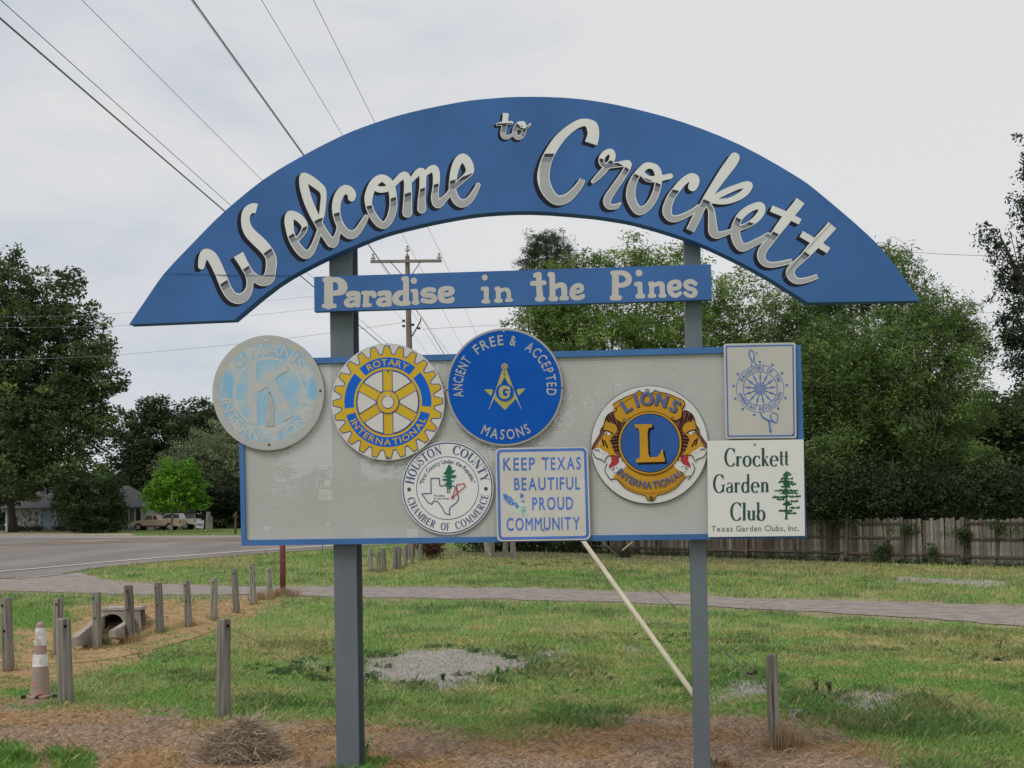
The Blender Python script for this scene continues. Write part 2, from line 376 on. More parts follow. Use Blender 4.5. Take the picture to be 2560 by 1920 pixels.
# serif capitals and lower case drawn with contrast strokes ----------
_sg = {}
TH, TN = .095, .022
def _arc(cx, cy, rx, ry, a0, a1, n=14, T=None):
    T = T or TH; P = []
    for i in range(n + 1):
        a = math.radians(a0 + (a1 - a0) * i / n); tx, ty = -rx * math.sin(a), ry * math.cos(a)
        P.append((cx + rx * math.cos(a), cy + ry * math.sin(a), TN + (T - TN) * (abs(ty) / math.hypot(tx, ty)) ** 1.6))
    return P
def serif(ch):
    if ch in _sg: return _sg[ch]
    P = []; S = lambda *a, h=TN: P.extend(ribbon([(a[i], a[i + 1], h) for i in range(0, len(a), 2)], smooth=False, cap=False))
    stem = lambda x, y0, y1, h=TH: S(x, y0, x, y1, h=h)
    sf = lambda x, y, w=.16: S(x - w, y, x + w, y)
    arc = lambda *a, **k: P.extend(ribbon(_arc(*a, **k), smooth=False, cap=False))
    xh = .55
    if ch == 'H': [stem(x, 0, 1) or sf(x, .02) or sf(x, .98) for x in (.14, .7)]; S(.14, .52, .7, .52)
    elif ch == 'O': arc(.4, .5, .37, .5, 0, 360, n=24)
    elif ch == 'U': stem(.14, .35, 1); sf(.14, .98); S(.72, .35, .72, 1); sf(.72, .98, .1); arc(.43, .35, .29, .34, 180, 360)
    elif ch == 'S':
        arc(.32, .745, .24, .24, 20, 270, T=.05); arc(.32, .255, .24, .25, 90, -160, T=.05); S(.22, .6, .46, .42, h=.085); S(.54, .98, .54, .74); S(.1, .02, .1, .28)
    elif ch == 'T': stem(.36, 0, 1); sf(.36, .02); S(.02, .97, .7, .97, h=.03); S(.03, .75, .03, .99); S(.69, .75, .69, .99)
    elif ch == 'N': S(.14, 0, .14, 1); S(.14, .98, .72, .04, h=.09); S(.72, 0, .72, 1); sf(.14, .02, .1); sf(.1, .98, .1); sf(.72, .98, .1)
    elif ch == 'C': arc(.42, .5, .38, .5, 42, 318, n=20); S(.72, .98, .72, .7)
    elif ch == 'G': arc(.42, .5, .38, .5, 42, 318, n=20); S(.72, .98, .72, .7); stem(.72, .04, .42, .07); sf(.72, .42, .14)
    elif ch == 'Y': S(.1, .98, .4, .45, h=.085); S(.7, .98, .4, .45); stem(.4, 0, .47, .085); sf(.4, .02); sf(.1, .98, .12); sf(.7, .98, .1)
    elif ch == 'A': S(.08, 0, .4, .97); S(.4, .97, .7, .02, h=.085); S(.2, .34, .58, .34); sf(.08, .02, .09); sf(.7, .02, .13)
    elif ch == 'M': S(.12, 0, .14, .98); S(.14, .98, .46, .1, h=.08); S(.46, .1, .8, .98); stem(.8, 0, 1, .08); sf(.12, .02, .1); sf(.8, .02, .14); sf(.1, .98, .1); sf(.84, .98, .1)
    elif ch == 'B': stem(.14, 0, 1); sf(.1, .02, .1); sf(.1, .98, .1); S(.14, .98, .34, .98); S(.14, .53, .36, .53); S(.14, .02, .38, .02); arc(.34, .755, .22, .225, 90, -90, T=.08); arc(.38, .275, .25, .255, 90, -90, T=.085)
    elif ch == 'E': stem(.14, 0, 1); sf(.1, .02, .1); sf(.1, .98, .1); S(.14, .98, .58, .98, h=.03); S(.14, .52, .46, .52); S(.14, .02, .62, .02, h=.03); S(.58, .99, .58, .8); S(.62, .01, .62, .24); S(.46, .4, .46, .64)
    elif ch == 'F': stem(.14, 0, 1); sf(.14, .02); sf(.1, .98, .1); S(.14, .98, .58, .98, h=.03); S(.14, .52, .46, .52); S(.58, .99, .58, .78); S(.46, .4, .46, .64)
    elif ch == 'R': stem(.14, 0, 1); sf(.14, .02); sf(.1, .98, .1); S(.14, .98, .34, .98); S(.14, .5, .36, .5); arc(.34, .74, .24, .24, 90, -90, T=.085); S(.36, .5, .64, .02, h=.08); sf(.66, .02, .09)
    # lower case
    elif ch == 'r': stem(.12, 0, xh); sf(.12, .02, .13); sf(.06, xh - .02, .07); arc(.3, .38, .16, .15, 160, 60); P.append(disc(.38, .48, .055))
    elif ch == 'o': arc(.27, .27, .25, .285, 0, 360, n=20)
    elif ch == 'c': arc(.28, .27, .26, .285, 50, 320, n=18); P.append(disc(.44, .44, .05))
    elif ch == 'e': arc(.27, .27, .25, .285, 0, 315, n=18); S(.05, .3, .5, .3)
    elif ch == 'k': stem(.12, 0, 1); sf(.12, .02, .13); sf(.06, .98, .08); S(.14, .22, .42, .53); S(.22, .32, .46, .02, h=.07); sf(.46, .02, .09); sf(.42, .53, .08)
    elif ch == 't': stem(.16, .06, .8, .085); S(.02, xh - .02, .32, xh - .02); S(.16, .03, .34, .05)
    elif ch == 'a': stem(.4, .02, .42, .085); arc(.25, .4, .17, .14, 0, 160, T=.05); arc(.22, .15, .17, .15, 60, 330, T=.08); S(.4, .02, .52, .03); S(.28, .3, .4, .33)
    elif ch == 'd': arc(.24, .27, .22, .285, 40, 320, n=16); stem(.46, 0, 1, .085); sf(.4, .98, .08); S(.46, .02, .58, .02)
    elif ch == 'n': stem(.12, 0, xh); sf(.12, .02, .12); sf(.06, xh - .02, .07); arc(.3, .36, .17, .18, 150, 0); stem(.47, 0, .37); sf(.47, .02, .12)
    elif ch == 'l': stem(.12, 0, 1); sf(.12, .02, .13); sf(.06, .98, .08)
    elif ch == 'u': stem(.12, .2, xh); sf(.06, xh - .02, .08); arc(.29, .2, .17, .18, 180, 330); stem(.46, 0, xh); sf(.4, xh - .02, .08); S(.46, .02, .58, .02)
    elif ch == 'b': stem(.12, 0, 1, .085); sf(.06, .98, .08); arc(.34, .27, .22, .285, 140, -140, n=16)
    _sg[ch] = union(P); return _sg[ch]
# ================================================================ the welcome sign
YAW = math.radians(3.7)
SN = Vector((-math.sin(YAW), -math.cos(YAW), 0)).normalized()      # towards the viewer
SU = Vector((math.cos(YAW), -math.sin(YAW), 0))
SP0 = at(1306, 1112, 6.72)
def sp(px, py, off=0.0):
    d = ray(px, py); t = (SP0 + SN * off - EYE).dot(SN) / d.dot(SN); return EYE + d * t
def zoomT(s, x0, y0): return lambda x, y: (x0 + x / s, y0 + y / s)
ident = lambda x, y: (x, y)
class Decal:
    def __init__(s, T=ident, off=0.0, step=0.0012): s.T = T; s.off = off; s.step = step; s.v = []; s.f = []; s.m = []; s.mats = []
    def mi(s, m):
        if m not in s.mats: s.mats.append(m)
        return s.mats.index(m)
    def tri(s, v, f, m, layer=1):
        b = len(s.v); k = s.mi(m)
        for p in v: s.v.append(sp(*s.T(p[0], p[1]), s.off + s.step * layer))
        for q in f: s.f.append([i + b for i in q]); s.m.append(k)
    def polys(s, P, m, layer=1):
        v, f = union([p for p in P if p]); s.tri(v, f, m, layer)
    def ring(s, cx, cy, r, m, layer=1, n=64, ry=None, ri=None, a0=0, a1=360):
        ry = ry or r
        if ri is None: s.tri(disc(cx, cy, r, n, ry), [list(range(n))], m, layer)
        else:
            k = max(3, int(n * abs(a1 - a0) / 360)); v = []
            for i in range(k + 1):
                a = math.radians(a0 + (a1 - a0) * i / k); v += [(cx + r * math.cos(a), cy + ry * math.sin(a)), (cx + ri * math.cos(a), cy + ri * ry / r * math.sin(a))]
            s.tri(v, [(2 * i, 2 * i + 1, 2 * i + 3, 2 * i + 2) for i in range(k)], m, layer)
    def text(s, txt, x0, x1, ytop, ybase, m, layer=1, G=None, gap=.16, space=.45, fit=True, slant=0):
        """text between x0..x1, cap top at ytop, baseline ybase, in the coordinates of T"""
        g, w = layout(txt, gap, space, G); kx = (x1 - x0) / w; ky = (ybase - ytop)
        for v, f, xc, _ in g:
            s.tri([(x0 + (xc + a) * kx + slant * b * ky, ybase - b * ky) for a, b in v], f, m, layer)
    def arctext(s, txt, cx, cy, r, h, a0, a1, m, layer=1, G=None, gap=.16, space=.4, bottom=False, wide=None, ysign=1):
        """letters on a circle from angle a0 to a1 (degrees, y up when ysign=1); r = radius of baseline"""
        g, w = layout(txt, gap, space, G)
        for v, f, xc, gw in g:
            a = math.radians(a0 + (a1 - a0) * (xc / w)); k = abs(math.radians(a1 - a0)) * (r + (h / 2 if not bottom else -h / 2)) / w
            V = []
            for (x, y) in v:
                x *= k; y *= h
                if not bottom: X = (r + y) * math.cos(a) + x * math.sin(a); Y = (r + y) * math.sin(a) - x * math.cos(a)
                else: X = (r - y) * math.cos(a) - x * math.sin(a); Y = (r - y) * math.sin(a) + x * math.cos(a)
                V.append((cx + X, cy + ysign * Y))
            s.tri(V, f, m, layer)
    def build(s, name, parent):
        o = parent.location if parent.parent is None else parent.parent.location
        # parts of parts share the root origin because parents carry no offset
        return link(name, mesh(name, [p - Vector(o) for p in s.v], s.f, s.mats, s.m), parent)
def slab(poly_px, off, depth, m, name, parent, root):
    """board: outline in pixels on the sign plane, real thickness going back"""
    ring = [sp(x, y, off) for x, y in poly_px]; b = MB(); b.prism(ring, (0, 0, 0), SN * -depth)
    return b.build(name, m, parent, root.location)

blue = mat('blue_paint', (.055, .142, .365), .75, .10, 1.6, (1, 1, 1), .0006, 30, spec=.15, detail=8)
blue_frame = mat('blue_frame_paint', (.045, .145, .36), .55, .12, 3, spec=.35)
grey_paint = mat('grey_post_paint', (.125, .150, .170), .5, .10, 4, (1, 1, .3), .0006, 60, spec=.4)
white_l = mat('cream_lettering_paint', (.70, .69, .68), .6, .04, 5)
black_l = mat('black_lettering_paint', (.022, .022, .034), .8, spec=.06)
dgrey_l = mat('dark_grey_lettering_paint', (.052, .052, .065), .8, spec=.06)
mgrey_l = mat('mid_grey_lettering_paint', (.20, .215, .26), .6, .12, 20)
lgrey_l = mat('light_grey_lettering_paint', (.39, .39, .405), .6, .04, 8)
slog_l = mat('slogan_lettering_paint', (.50, .475, .455), .6, .04, 5)
crack = mat('crack', (.02, .04, .10), .9)

base0 = sp(1285, 1935); root_loc = Vector((base0.x, base0.y, tz(base0.x, base0.y)))
WS = empty('welcome_sign', root_loc, 'large blue arched welcome sign with perforated grey panel on two grey posts', 'sign')

# posts -----------------------------------------------------------
def post(pxs, dep, off=-.085):
    (xt0, xt1, yt), (xb0, xb1, yb) = pxs
    b = MB(); a = [sp(xt0, yt, off), sp(xt1, yt, off), sp(xb1, yb, off), sp(xb0, yb, off)]
    b.prism(a, (0, 0, 0), SN * -dep)
    return b.build('post', grey_paint, WS)
def channel_post(pxs, dep, off=-.085):
    """steel beam whose right side is an open web between a front and a back flange"""
    (xt0, xt1, yt), (xb0, xb1, yb) = pxs; q = [sp(xt0, yt, off), sp(xt1, yt, off), sp(xb1, yb, off), sp(xb0, yb, off)]
    b = MB(); b.prism(q, (0, 0, 0), SN * -.014); b.prism(q, SN * -(dep - .014), SN * -dep)
    w = [q[0].lerp(q[1], .03), q[0].lerp(q[1], .36), q[3].lerp(q[2], .36), q[3].lerp(q[2], .03)]; b.prism(w, SN * -.0142, SN * -(dep - .0142))
    return b.build('post', grey_paint, WS)
channel_post(((822, 879, 600), (842.5, 898.5, 1965)), .19)
post(((1709, 1750, 560), (1739, 1778, 1975)), .075)

# arch board --------------------------------------------------------
outer = [(322.6, 811), (367.8, 744.4), (410.8, 683.4), (480.8, 608.8), (560, 529.7), (660, 448), (756.6, 389.5), (853.8, 339.8), (935, 308), (1023, 281.5), (1145, 256), (1223, 246.5), (1301, 242), (1402.5, 243.8), (1483.5, 252), (1580, 270.6), (1706, 305), (1848, 361), (1990, 440), (2061, 493), (2167, 584.6), (2223, 645), (2299.7, 751.6)]
inner = [(2020, 756), (1974.7, 727), (1909, 687), (1840, 650), (1752, 609), (1671, 580.5), (1585, 556), (1520, 544.5), (1460, 537), (1330, 528), (1208, 533), (1107, 549), (1035, 565), (962, 584), (876, 618), (793, 655), (693, 712), (585, 800)]
arch_poly = [(x, y) for x, y in cat(outer, 3)] + [(x, y) for x, y in cat(inner, 3)]
ARCH = slab(arch_poly, 0, .085, blue, 'arch_board', WS, WS)
cd = Decal(off=0)
def crackline(pts, w=.8):
    P = []
    for (a, b), (c, d) in zip(pts[:-1], pts[1:]):
        k = 8
        for i in range(k): P.append((a + (c - a) * i / k, b + (d - b) * i / k + random.uniform(-.7, .7), w * random.uniform(.5, 1.2)))
    P.append((pts[-1][0], pts[-1][1], w)); return ribbon(P, smooth=False, cap=False)
cd.polys(crackline([(412, 684), (560, 688), (735, 690)]), crack, 5)
cd.polys(crackline([(2101, 534), (2020, 620), (1955, 700)], .6), mat('crack_pale', (.10, .14, .22), .9), 5)
cd.build('crack', ARCH)

def letters(strokes, name, band, parent=None, sh=(-9.5, 6.5), inset=2.6):
    full = []; ins = []; shd = []
    for T, st in strokes:
        s = T[0]
        for p in st:
            capf = True
            if p[0] == 'f': capf = False; p = p[1:]
            P = [(T[1] + x / s, T[2] + y / s, h / s) for x, y, h in p]
            full += ribbon(P, cap=capf, n=3); ins += ribbon(P, cap=capf, n=3, dh=-inset)
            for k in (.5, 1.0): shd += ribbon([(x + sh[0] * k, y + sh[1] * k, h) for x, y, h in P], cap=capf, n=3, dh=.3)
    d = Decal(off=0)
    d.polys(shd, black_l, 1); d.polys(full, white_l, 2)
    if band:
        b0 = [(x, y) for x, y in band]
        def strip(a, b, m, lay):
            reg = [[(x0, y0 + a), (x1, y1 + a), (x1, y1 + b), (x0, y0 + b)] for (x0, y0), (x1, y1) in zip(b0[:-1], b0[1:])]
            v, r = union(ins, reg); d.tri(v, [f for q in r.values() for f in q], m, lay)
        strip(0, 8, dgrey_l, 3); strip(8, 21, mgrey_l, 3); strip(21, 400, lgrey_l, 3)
    return d.build(name, parent or ARCH)

A = (5.529, 480, 480); B = (6.6375, 700, 410); C = (6.9125, 890, 370); D = (6.38, 1220, 270); E = (6.6367, 1460, 350); Fz = (5.923, 1680, 360); G = (6.912, 1840, 480)
wel = [
 (A, [[(130, 1025, 46), (145, 930, 56), (185, 855, 70), (255, 880, 74), (318, 970, 74), (400, 1150, 72), (470, 1320, 72), (550, 1440, 72), (650, 1476, 72), (740, 1430, 65), (793, 1330, 50), (800, 1220, 48), (775, 1150, 42)],
      ['f', (642, 864, 74), (705, 975, 64), (762, 1075, 62), (820, 1150, 60), (900, 1205, 62), (980, 1225, 76), (1058, 1192, 82), (1085, 1100, 74), (1098, 980, 76), (1080, 880, 76), (1000, 765, 80), (900, 665, 82), (805, 570, 76), (752, 470, 66), (738, 360, 59), (765, 270, 64), (835, 222, 66), (895, 230, 68)]]),
 (B, [[(290, 1250, 42), (370, 1150, 48), (412, 1050, 52), (375, 955, 60), (280, 870, 66), (165, 835, 62), (150, 940, 76), (162, 1080, 68), (200, 1220, 66), (270, 1350, 72), (350, 1450, 74), (435, 1505, 74), (520, 1440, 60), (580, 1320, 50), (630, 1180, 45), (655, 1090, 40)],
      [(660, 980, 36), (690, 870, 45), (712, 700, 48), (725, 520, 48), (695, 420, 62), (600, 335, 70), (480, 250, 72), (382, 195, 55), (392, 330, 72), (425, 480, 74), (480, 650, 74), (560, 830, 72), (640, 985, 68), (725, 1130, 70), (805, 1245, 72), (878, 1305, 92), (935, 1220, 52), (968, 1110, 40), (968, 1040, 30)],
      [(1188, 560, 62), (1195, 515, 70), (1160, 455, 74), (1085, 418, 74), (1005, 480, 74), (950, 600, 72), (932, 740, 70), (950, 880, 64), (1000, 1010, 64), (1080, 1125, 68), (1190, 1175, 74), (1290, 1110, 60), (1370, 990, 55), (1430, 880, 42)]]),
 (C, [[(220, 1040, 50), (215, 880, 70), (240, 760, 72), (290, 640, 72), (360, 560, 70), (450, 520, 65), (545, 570, 70), (605, 660, 68), (632, 770, 66), (645, 900, 66), (645, 1020, 70), (612, 1160, 68), (560, 1270, 66), (480, 1335, 64), (400, 1300, 66), (330, 1220, 68), (265, 1110, 64), (225, 980, 58)],
      [(315, 665, 45), (370, 705, 52), (440, 718, 54), (540, 700, 52), (640, 630, 50), (720, 550, 54), (800, 485, 62), (860, 475, 62), (893, 570, 66), (898, 700, 68), (893, 900, 76), (888, 1050, 82), (886, 1118, 86)],
      [(950, 560, 40), (1010, 490, 48), (1070, 425, 55), (1135, 402, 62), (1155, 490, 62), (1155, 600, 58), (1148, 750, 60), (1135, 900, 68), (1137, 1055, 78)],
      [(1200, 440, 45), (1275, 378, 55), (1350, 352, 62), (1385, 430, 64), (1390, 560, 60), (1378, 700, 58), (1365, 830, 68), (1385, 930, 78), (1430, 960, 80), (1510, 895, 58), (1600, 800, 48), (1650, 720, 42)],
      [(1690, 675, 50), (1800, 580, 50), (1900, 490, 54), (1968, 405, 70), (1955, 300, 76), (1900, 205, 78), (1843, 160, 66), (1765, 230, 72), (1705, 380, 68), (1680, 520, 64), (1665, 650, 62), (1680, 770, 64), (1722, 880, 72), (1790, 945, 74), (1860, 955, 70), (1950, 905, 62), (2030, 800, 55), (2085, 700, 45), (2112, 642, 42)]]),
]
to = [(D, [['f', (285, 82, 48), (276, 180, 46), (258, 300, 44), (242, 400, 46), (262, 455, 42), (318, 465, 32), (380, 430, 24), (412, 395, 20)],
           [(150, 262, 22), (250, 245, 34), (376, 234, 28)],
           [(485, 300, 30), (520, 250, 34), (565, 250, 36), (580, 315, 32), (572, 385, 38), (535, 450, 40), (480, 472, 38), (432, 440, 36), (425, 380, 38), (445, 310, 38), (500, 245, 34)],
           [(470, 300, 25), (530, 330, 25), (600, 315, 25), (650, 285, 20), (676, 252, 12)]])]
cro = [
 (D, [['f', (1645, 565, 102), (1670, 480, 97), (1682, 390, 92), (1655, 290, 95), (1570, 232, 62), (1480, 238, 62), (1380, 285, 62), (1250, 380, 68), (1120, 515, 78), (1010, 680, 82), (930, 850, 88), (885, 1050, 98), (898, 1200, 98), (965, 1350, 92), (1060, 1450, 82), (1160, 1472, 78), (1285, 1420, 70), (1400, 1305, 60), (1478, 1200, 54), (1505, 1135, 46)]]),
 (E, [[(148, 690, 32), (250, 590, 50), (335, 500, 52), (400, 420, 50), (455, 345, 48), (475, 255, 50), (445, 190, 48), (360, 215, 46), (300, 290, 50), (292, 370, 50), (345, 420, 46), (430, 422, 48), (560, 408, 46), (690, 388, 54), (738, 400, 56), (700, 500, 55), (605, 650, 60), (500, 800, 60), (420, 920, 66), (382, 1020, 66), (410, 1095, 54), (480, 1108, 44), (545, 1095, 44), (600, 1052, 18)],
      [(775, 920, 80), (785, 800, 75), (825, 670, 66), (880, 580, 58), (950, 500, 58), (1030, 432, 56), (1110, 425, 50), (1190, 465, 58), (1230, 550, 62), (1235, 650, 62), (1222, 770, 60), (1185, 900, 62), (1120, 1030, 62), (1030, 1130, 62), (920, 1175, 75), (845, 1110, 74), (795, 1010, 78), (775, 920, 80)],
      [(965, 555, 42), (1040, 630, 50), (1120, 650, 52), (1230, 645, 52), (1340, 620, 46), (1432, 600, 46)],
      [(1802, 775, 76), (1830, 710, 80), (1845, 640, 68), (1785, 612, 62), (1700, 650, 60), (1610, 730, 62), (1530, 830, 64), (1450, 940, 68), (1400, 1060, 72), (1378, 1180, 80), (1415, 1275, 66), (1490, 1308, 58), (1600, 1285, 52), (1720, 1230, 46), (1840, 1165, 48), (1900, 1110, 42)]]),
 (Fz, [['f', (268, 1283, 62), (310, 1200, 64), (360, 1100, 64), (420, 980, 56), (475, 880, 52), (525, 790, 55), (600, 680, 62), (690, 545, 70), (790, 400, 78), (880, 280, 82), (928, 200, 76)],
       [(928, 200, 76), (926, 205, 76)],
       [(545, 830, 40), (680, 765, 44), (830, 690, 46), (980, 630, 42), (1110, 600, 50), (1150, 620, 48), (1085, 710, 54), (980, 785, 50), (850, 838, 44), (720, 852, 42), (600, 838, 42), (520, 850, 42)],
       [(505, 870, 40), (575, 960, 48), (593, 1080, 58), (600, 1200, 66), (615, 1300, 74), (665, 1345, 60), (740, 1335, 44), (860, 1295, 35), (925, 1270, 32)],
       [(1000, 1245, 42), (1100, 1210, 42), (1200, 1150, 46), (1285, 1070, 52), (1333, 980, 52), (1310, 912, 54), (1210, 930, 52), (1105, 985, 54), (1020, 1060, 56), (970, 1140, 56), (945, 1240, 68), (942, 1350, 72), (975, 1455, 72), (1035, 1530, 66), (1115, 1515, 54), (1220, 1465, 50), (1330, 1410, 48), (1425, 1350, 42)]]),
 (G, [['f', (1115, 150, 84), (1050, 240, 82), (960, 350, 82), (860, 480, 84), (760, 610, 78), (665, 740, 72), (575, 860, 72), (490, 960, 74), (440, 1070, 76), (452, 1170, 66), (520, 1238, 56), (620, 1258, 50), (750, 1242, 46), (880, 1212, 44), (970, 1185, 36)],
      ['f', (608, 285, 56), (860, 390, 56), (1110, 515, 52)],
      ['f', (1665, 575, 88), (1600, 650, 86), (1500, 760, 86), (1380, 890, 84), (1265, 1015, 78), (1170, 1120, 68), (1070, 1210, 66), (980, 1295, 68), (938, 1380, 76), (958, 1460, 72), (1030, 1525, 60), (1130, 1537, 52), (1260, 1510, 48), (1360, 1475, 43), (1412, 1452, 42)],
      ['f', (1128, 722, 58), (1350, 855, 58), (1600, 1012, 56)]]),
]
bandW = [(500, 745), (555, 708), (616, 668), (668, 627), (729, 586), (761, 568), (795, 548), (842, 532), (924, 514), (983, 494), (1021, 482), (1055, 471), (1090, 460), (1134, 450), (1170, 437), (1200, 424)]
bandC = [(1350, 384), (1400, 384), (1455, 384), (1500, 396), (1540, 404), (1565, 418), (1590, 436), (1645, 458), (1685, 474), (1730, 486), (1770, 502), (1810, 524), (1848, 547), (1890, 560), (1932, 578), (1975, 600), (2013, 630), (2060, 662), (2100, 690)]
bandT = [(1235, 309), (1290, 307), (1310, 322), (1335, 306)]
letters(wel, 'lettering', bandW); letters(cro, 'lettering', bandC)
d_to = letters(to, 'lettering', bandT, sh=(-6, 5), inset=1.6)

# slogan board -------------------------------------------------------
SLOG = slab([(785, 692), (1777, 660.5), (1780, 748.5), (786, 779)], .004, .045, blue, 'slogan_board', WS, WS)
Z1 = (5.821, 780, 660); Z2 = (6.9125, 1180, 650); Z3 = (7.6276, 1500, 650)
slg = [
 (Z1, [[(242, 235, 65), (242, 600, 64)], [(188, 230, 38), (300, 228, 36)], [(300, 228, 34), (380, 235, 44), (432, 280, 62), (450, 335, 68), (430, 390, 62), (375, 418, 42), (300, 425, 36)], [(175, 610, 35), (325, 610, 35)],
       [(530, 445, 40), (595, 425, 38), (655, 445, 50)], [(660, 445, 48), (665, 520, 42), (665, 600, 36)], [(640, 512, 28), (560, 507, 30), (502, 560, 42), (530, 602, 32), (590, 597, 35), (640, 575, 35)],
       [(790, 430, 44), (785, 590, 42)], [(742, 420, 28), (810, 415, 28)], [(762, 600, 30), (845, 597, 28)], [(830, 430, 36), (890, 425, 38), (903, 460, 38)],
       [(985, 435, 38), (1050, 420, 35), (1105, 435, 48)], [(1112, 430, 46), (1122, 585, 38)], [(1070, 507, 28), (1010, 515, 32), (970, 560, 42), (1000, 592, 30), (1060, 592, 32), (1100, 580, 32)],
       [(1368, 215, 42), (1368, 560, 45)], [(1332, 215, 35), (1382, 210, 30)], [(1360, 575, 32), (1400, 568, 38)], [(1330, 415, 32), (1270, 425, 42), (1217, 485, 48), (1222, 540, 48), (1290, 575, 36), (1360, 575, 34)],
       [(1482, 243, 47), (1483, 244, 47)], [(1505, 405, 42), (1510, 560, 40)], [(1458, 390, 26), (1515, 392, 30)], [(1482, 562, 32), (1535, 560, 32)],
       [(1773, 380, 36), (1715, 368, 32), (1645, 385, 38), (1614, 430, 38), (1660, 455, 36), (1740, 458, 38), (1785, 502, 40), (1755, 540, 36), (1680, 545, 33), (1615, 527, 36)],
       [(1890, 448, 30), (1985, 442, 32), (2040, 402, 38), (2022, 365, 38), (1960, 352, 32), (1890, 380, 46), (1873, 440, 44), (1885, 510, 46), (1950, 543, 32), (2015, 532, 40), (2042, 512, 36)]]),
 (Z2, [[(220, 303, 52), (221, 304, 52)], [(248, 500, 44), (247, 705, 42)], [(185, 497, 36), (250, 492, 30)], [(197, 717, 35), (283, 717, 35)],
       [(455, 500, 44), (455, 705, 42)], [(422, 497, 36), (455, 495, 34)], [(415, 704, 35), (498, 704, 35)], [(500, 530, 32), (562, 508, 30), (612, 520, 38), (636, 575, 38), (640, 690, 38)], [(603, 695, 33), (678, 693, 32)],
       [(1158, 250, 46), (1160, 450, 50), (1172, 590, 56), (1174, 665, 60)], [(1098, 265, 44), (1150, 247, 44)], [(1043, 405, 44), (1248, 394, 42)], [(1128, 674, 42), (1225, 672, 42)],
       [(1385, 258, 50), (1393, 640, 50)], [(1350, 252, 48), (1385, 255, 45)], [(1363, 668, 44), (1448, 668, 44)], [(1435, 468, 42), (1515, 430, 45), (1580, 455, 54), (1596, 550, 50), (1592, 650, 48)], [(1552, 660, 42), (1635, 656, 42)],
       [(1770, 553, 30), (1850, 545, 34), (1898, 510, 38), (1885, 455, 42), (1820, 440, 42), (1752, 490, 46), (1728, 570, 46), (1762, 640, 48), (1830, 658, 40), (1890, 640, 42), (1915, 622, 40)]]),
 (Z3, [[(295, 265, 65), (290, 670, 64)], [(243, 250, 48), (340, 245, 46)], [(355, 245, 46), (450, 252, 50), (528, 305, 58), (553, 370, 56), (522, 440, 55), (430, 480, 46), (345, 482, 45)], [(233, 722, 50), (370, 720, 50)],
       [(742, 248, 66), (743, 249, 66)], [(760, 465, 46), (770, 670, 48)], [(694, 460, 44), (765, 455, 44)], [(718, 690, 46), (820, 688, 46)],
       [(985, 460, 48), (985, 670, 45)], [(958, 455, 44), (1000, 450, 42)], [(953, 682, 45), (1030, 680, 44)], [(1040, 482, 38), (1110, 452, 45), (1175, 468, 54), (1187, 560, 50), (1190, 665, 50)], [(1158, 680, 42), (1230, 678, 42)],
       [(1380, 545, 36), (1470, 540, 40), (1515, 500, 44), (1500, 430, 46), (1410, 415, 40), (1340, 465, 52), (1330, 560, 52), (1368, 645, 50), (1440, 680, 42), (1500, 652, 42), (1528, 632, 38)],
       [(1815, 452, 44), (1740, 408, 44), (1660, 425, 48), (1630, 480, 46), (1690, 540, 44), (1770, 560, 44), (1812, 615, 52), (1790, 670, 46), (1725, 690, 34), (1660, 660, 42), (1622, 632, 38)]]),
]
def plain_letters(strokes, m, name, parent, off=.004):
    P = []
    for T, st in strokes:
        for p in st: P += ribbon([(T[1] + x / T[0], T[2] + y / T[0], h / T[0]) for x, y, h in p], n=3)
    d = Decal(off=off); d.polys(P, m, 1); return d.build(name, parent)
plain_letters(slg, slog_l, 'lettering', SLOG)

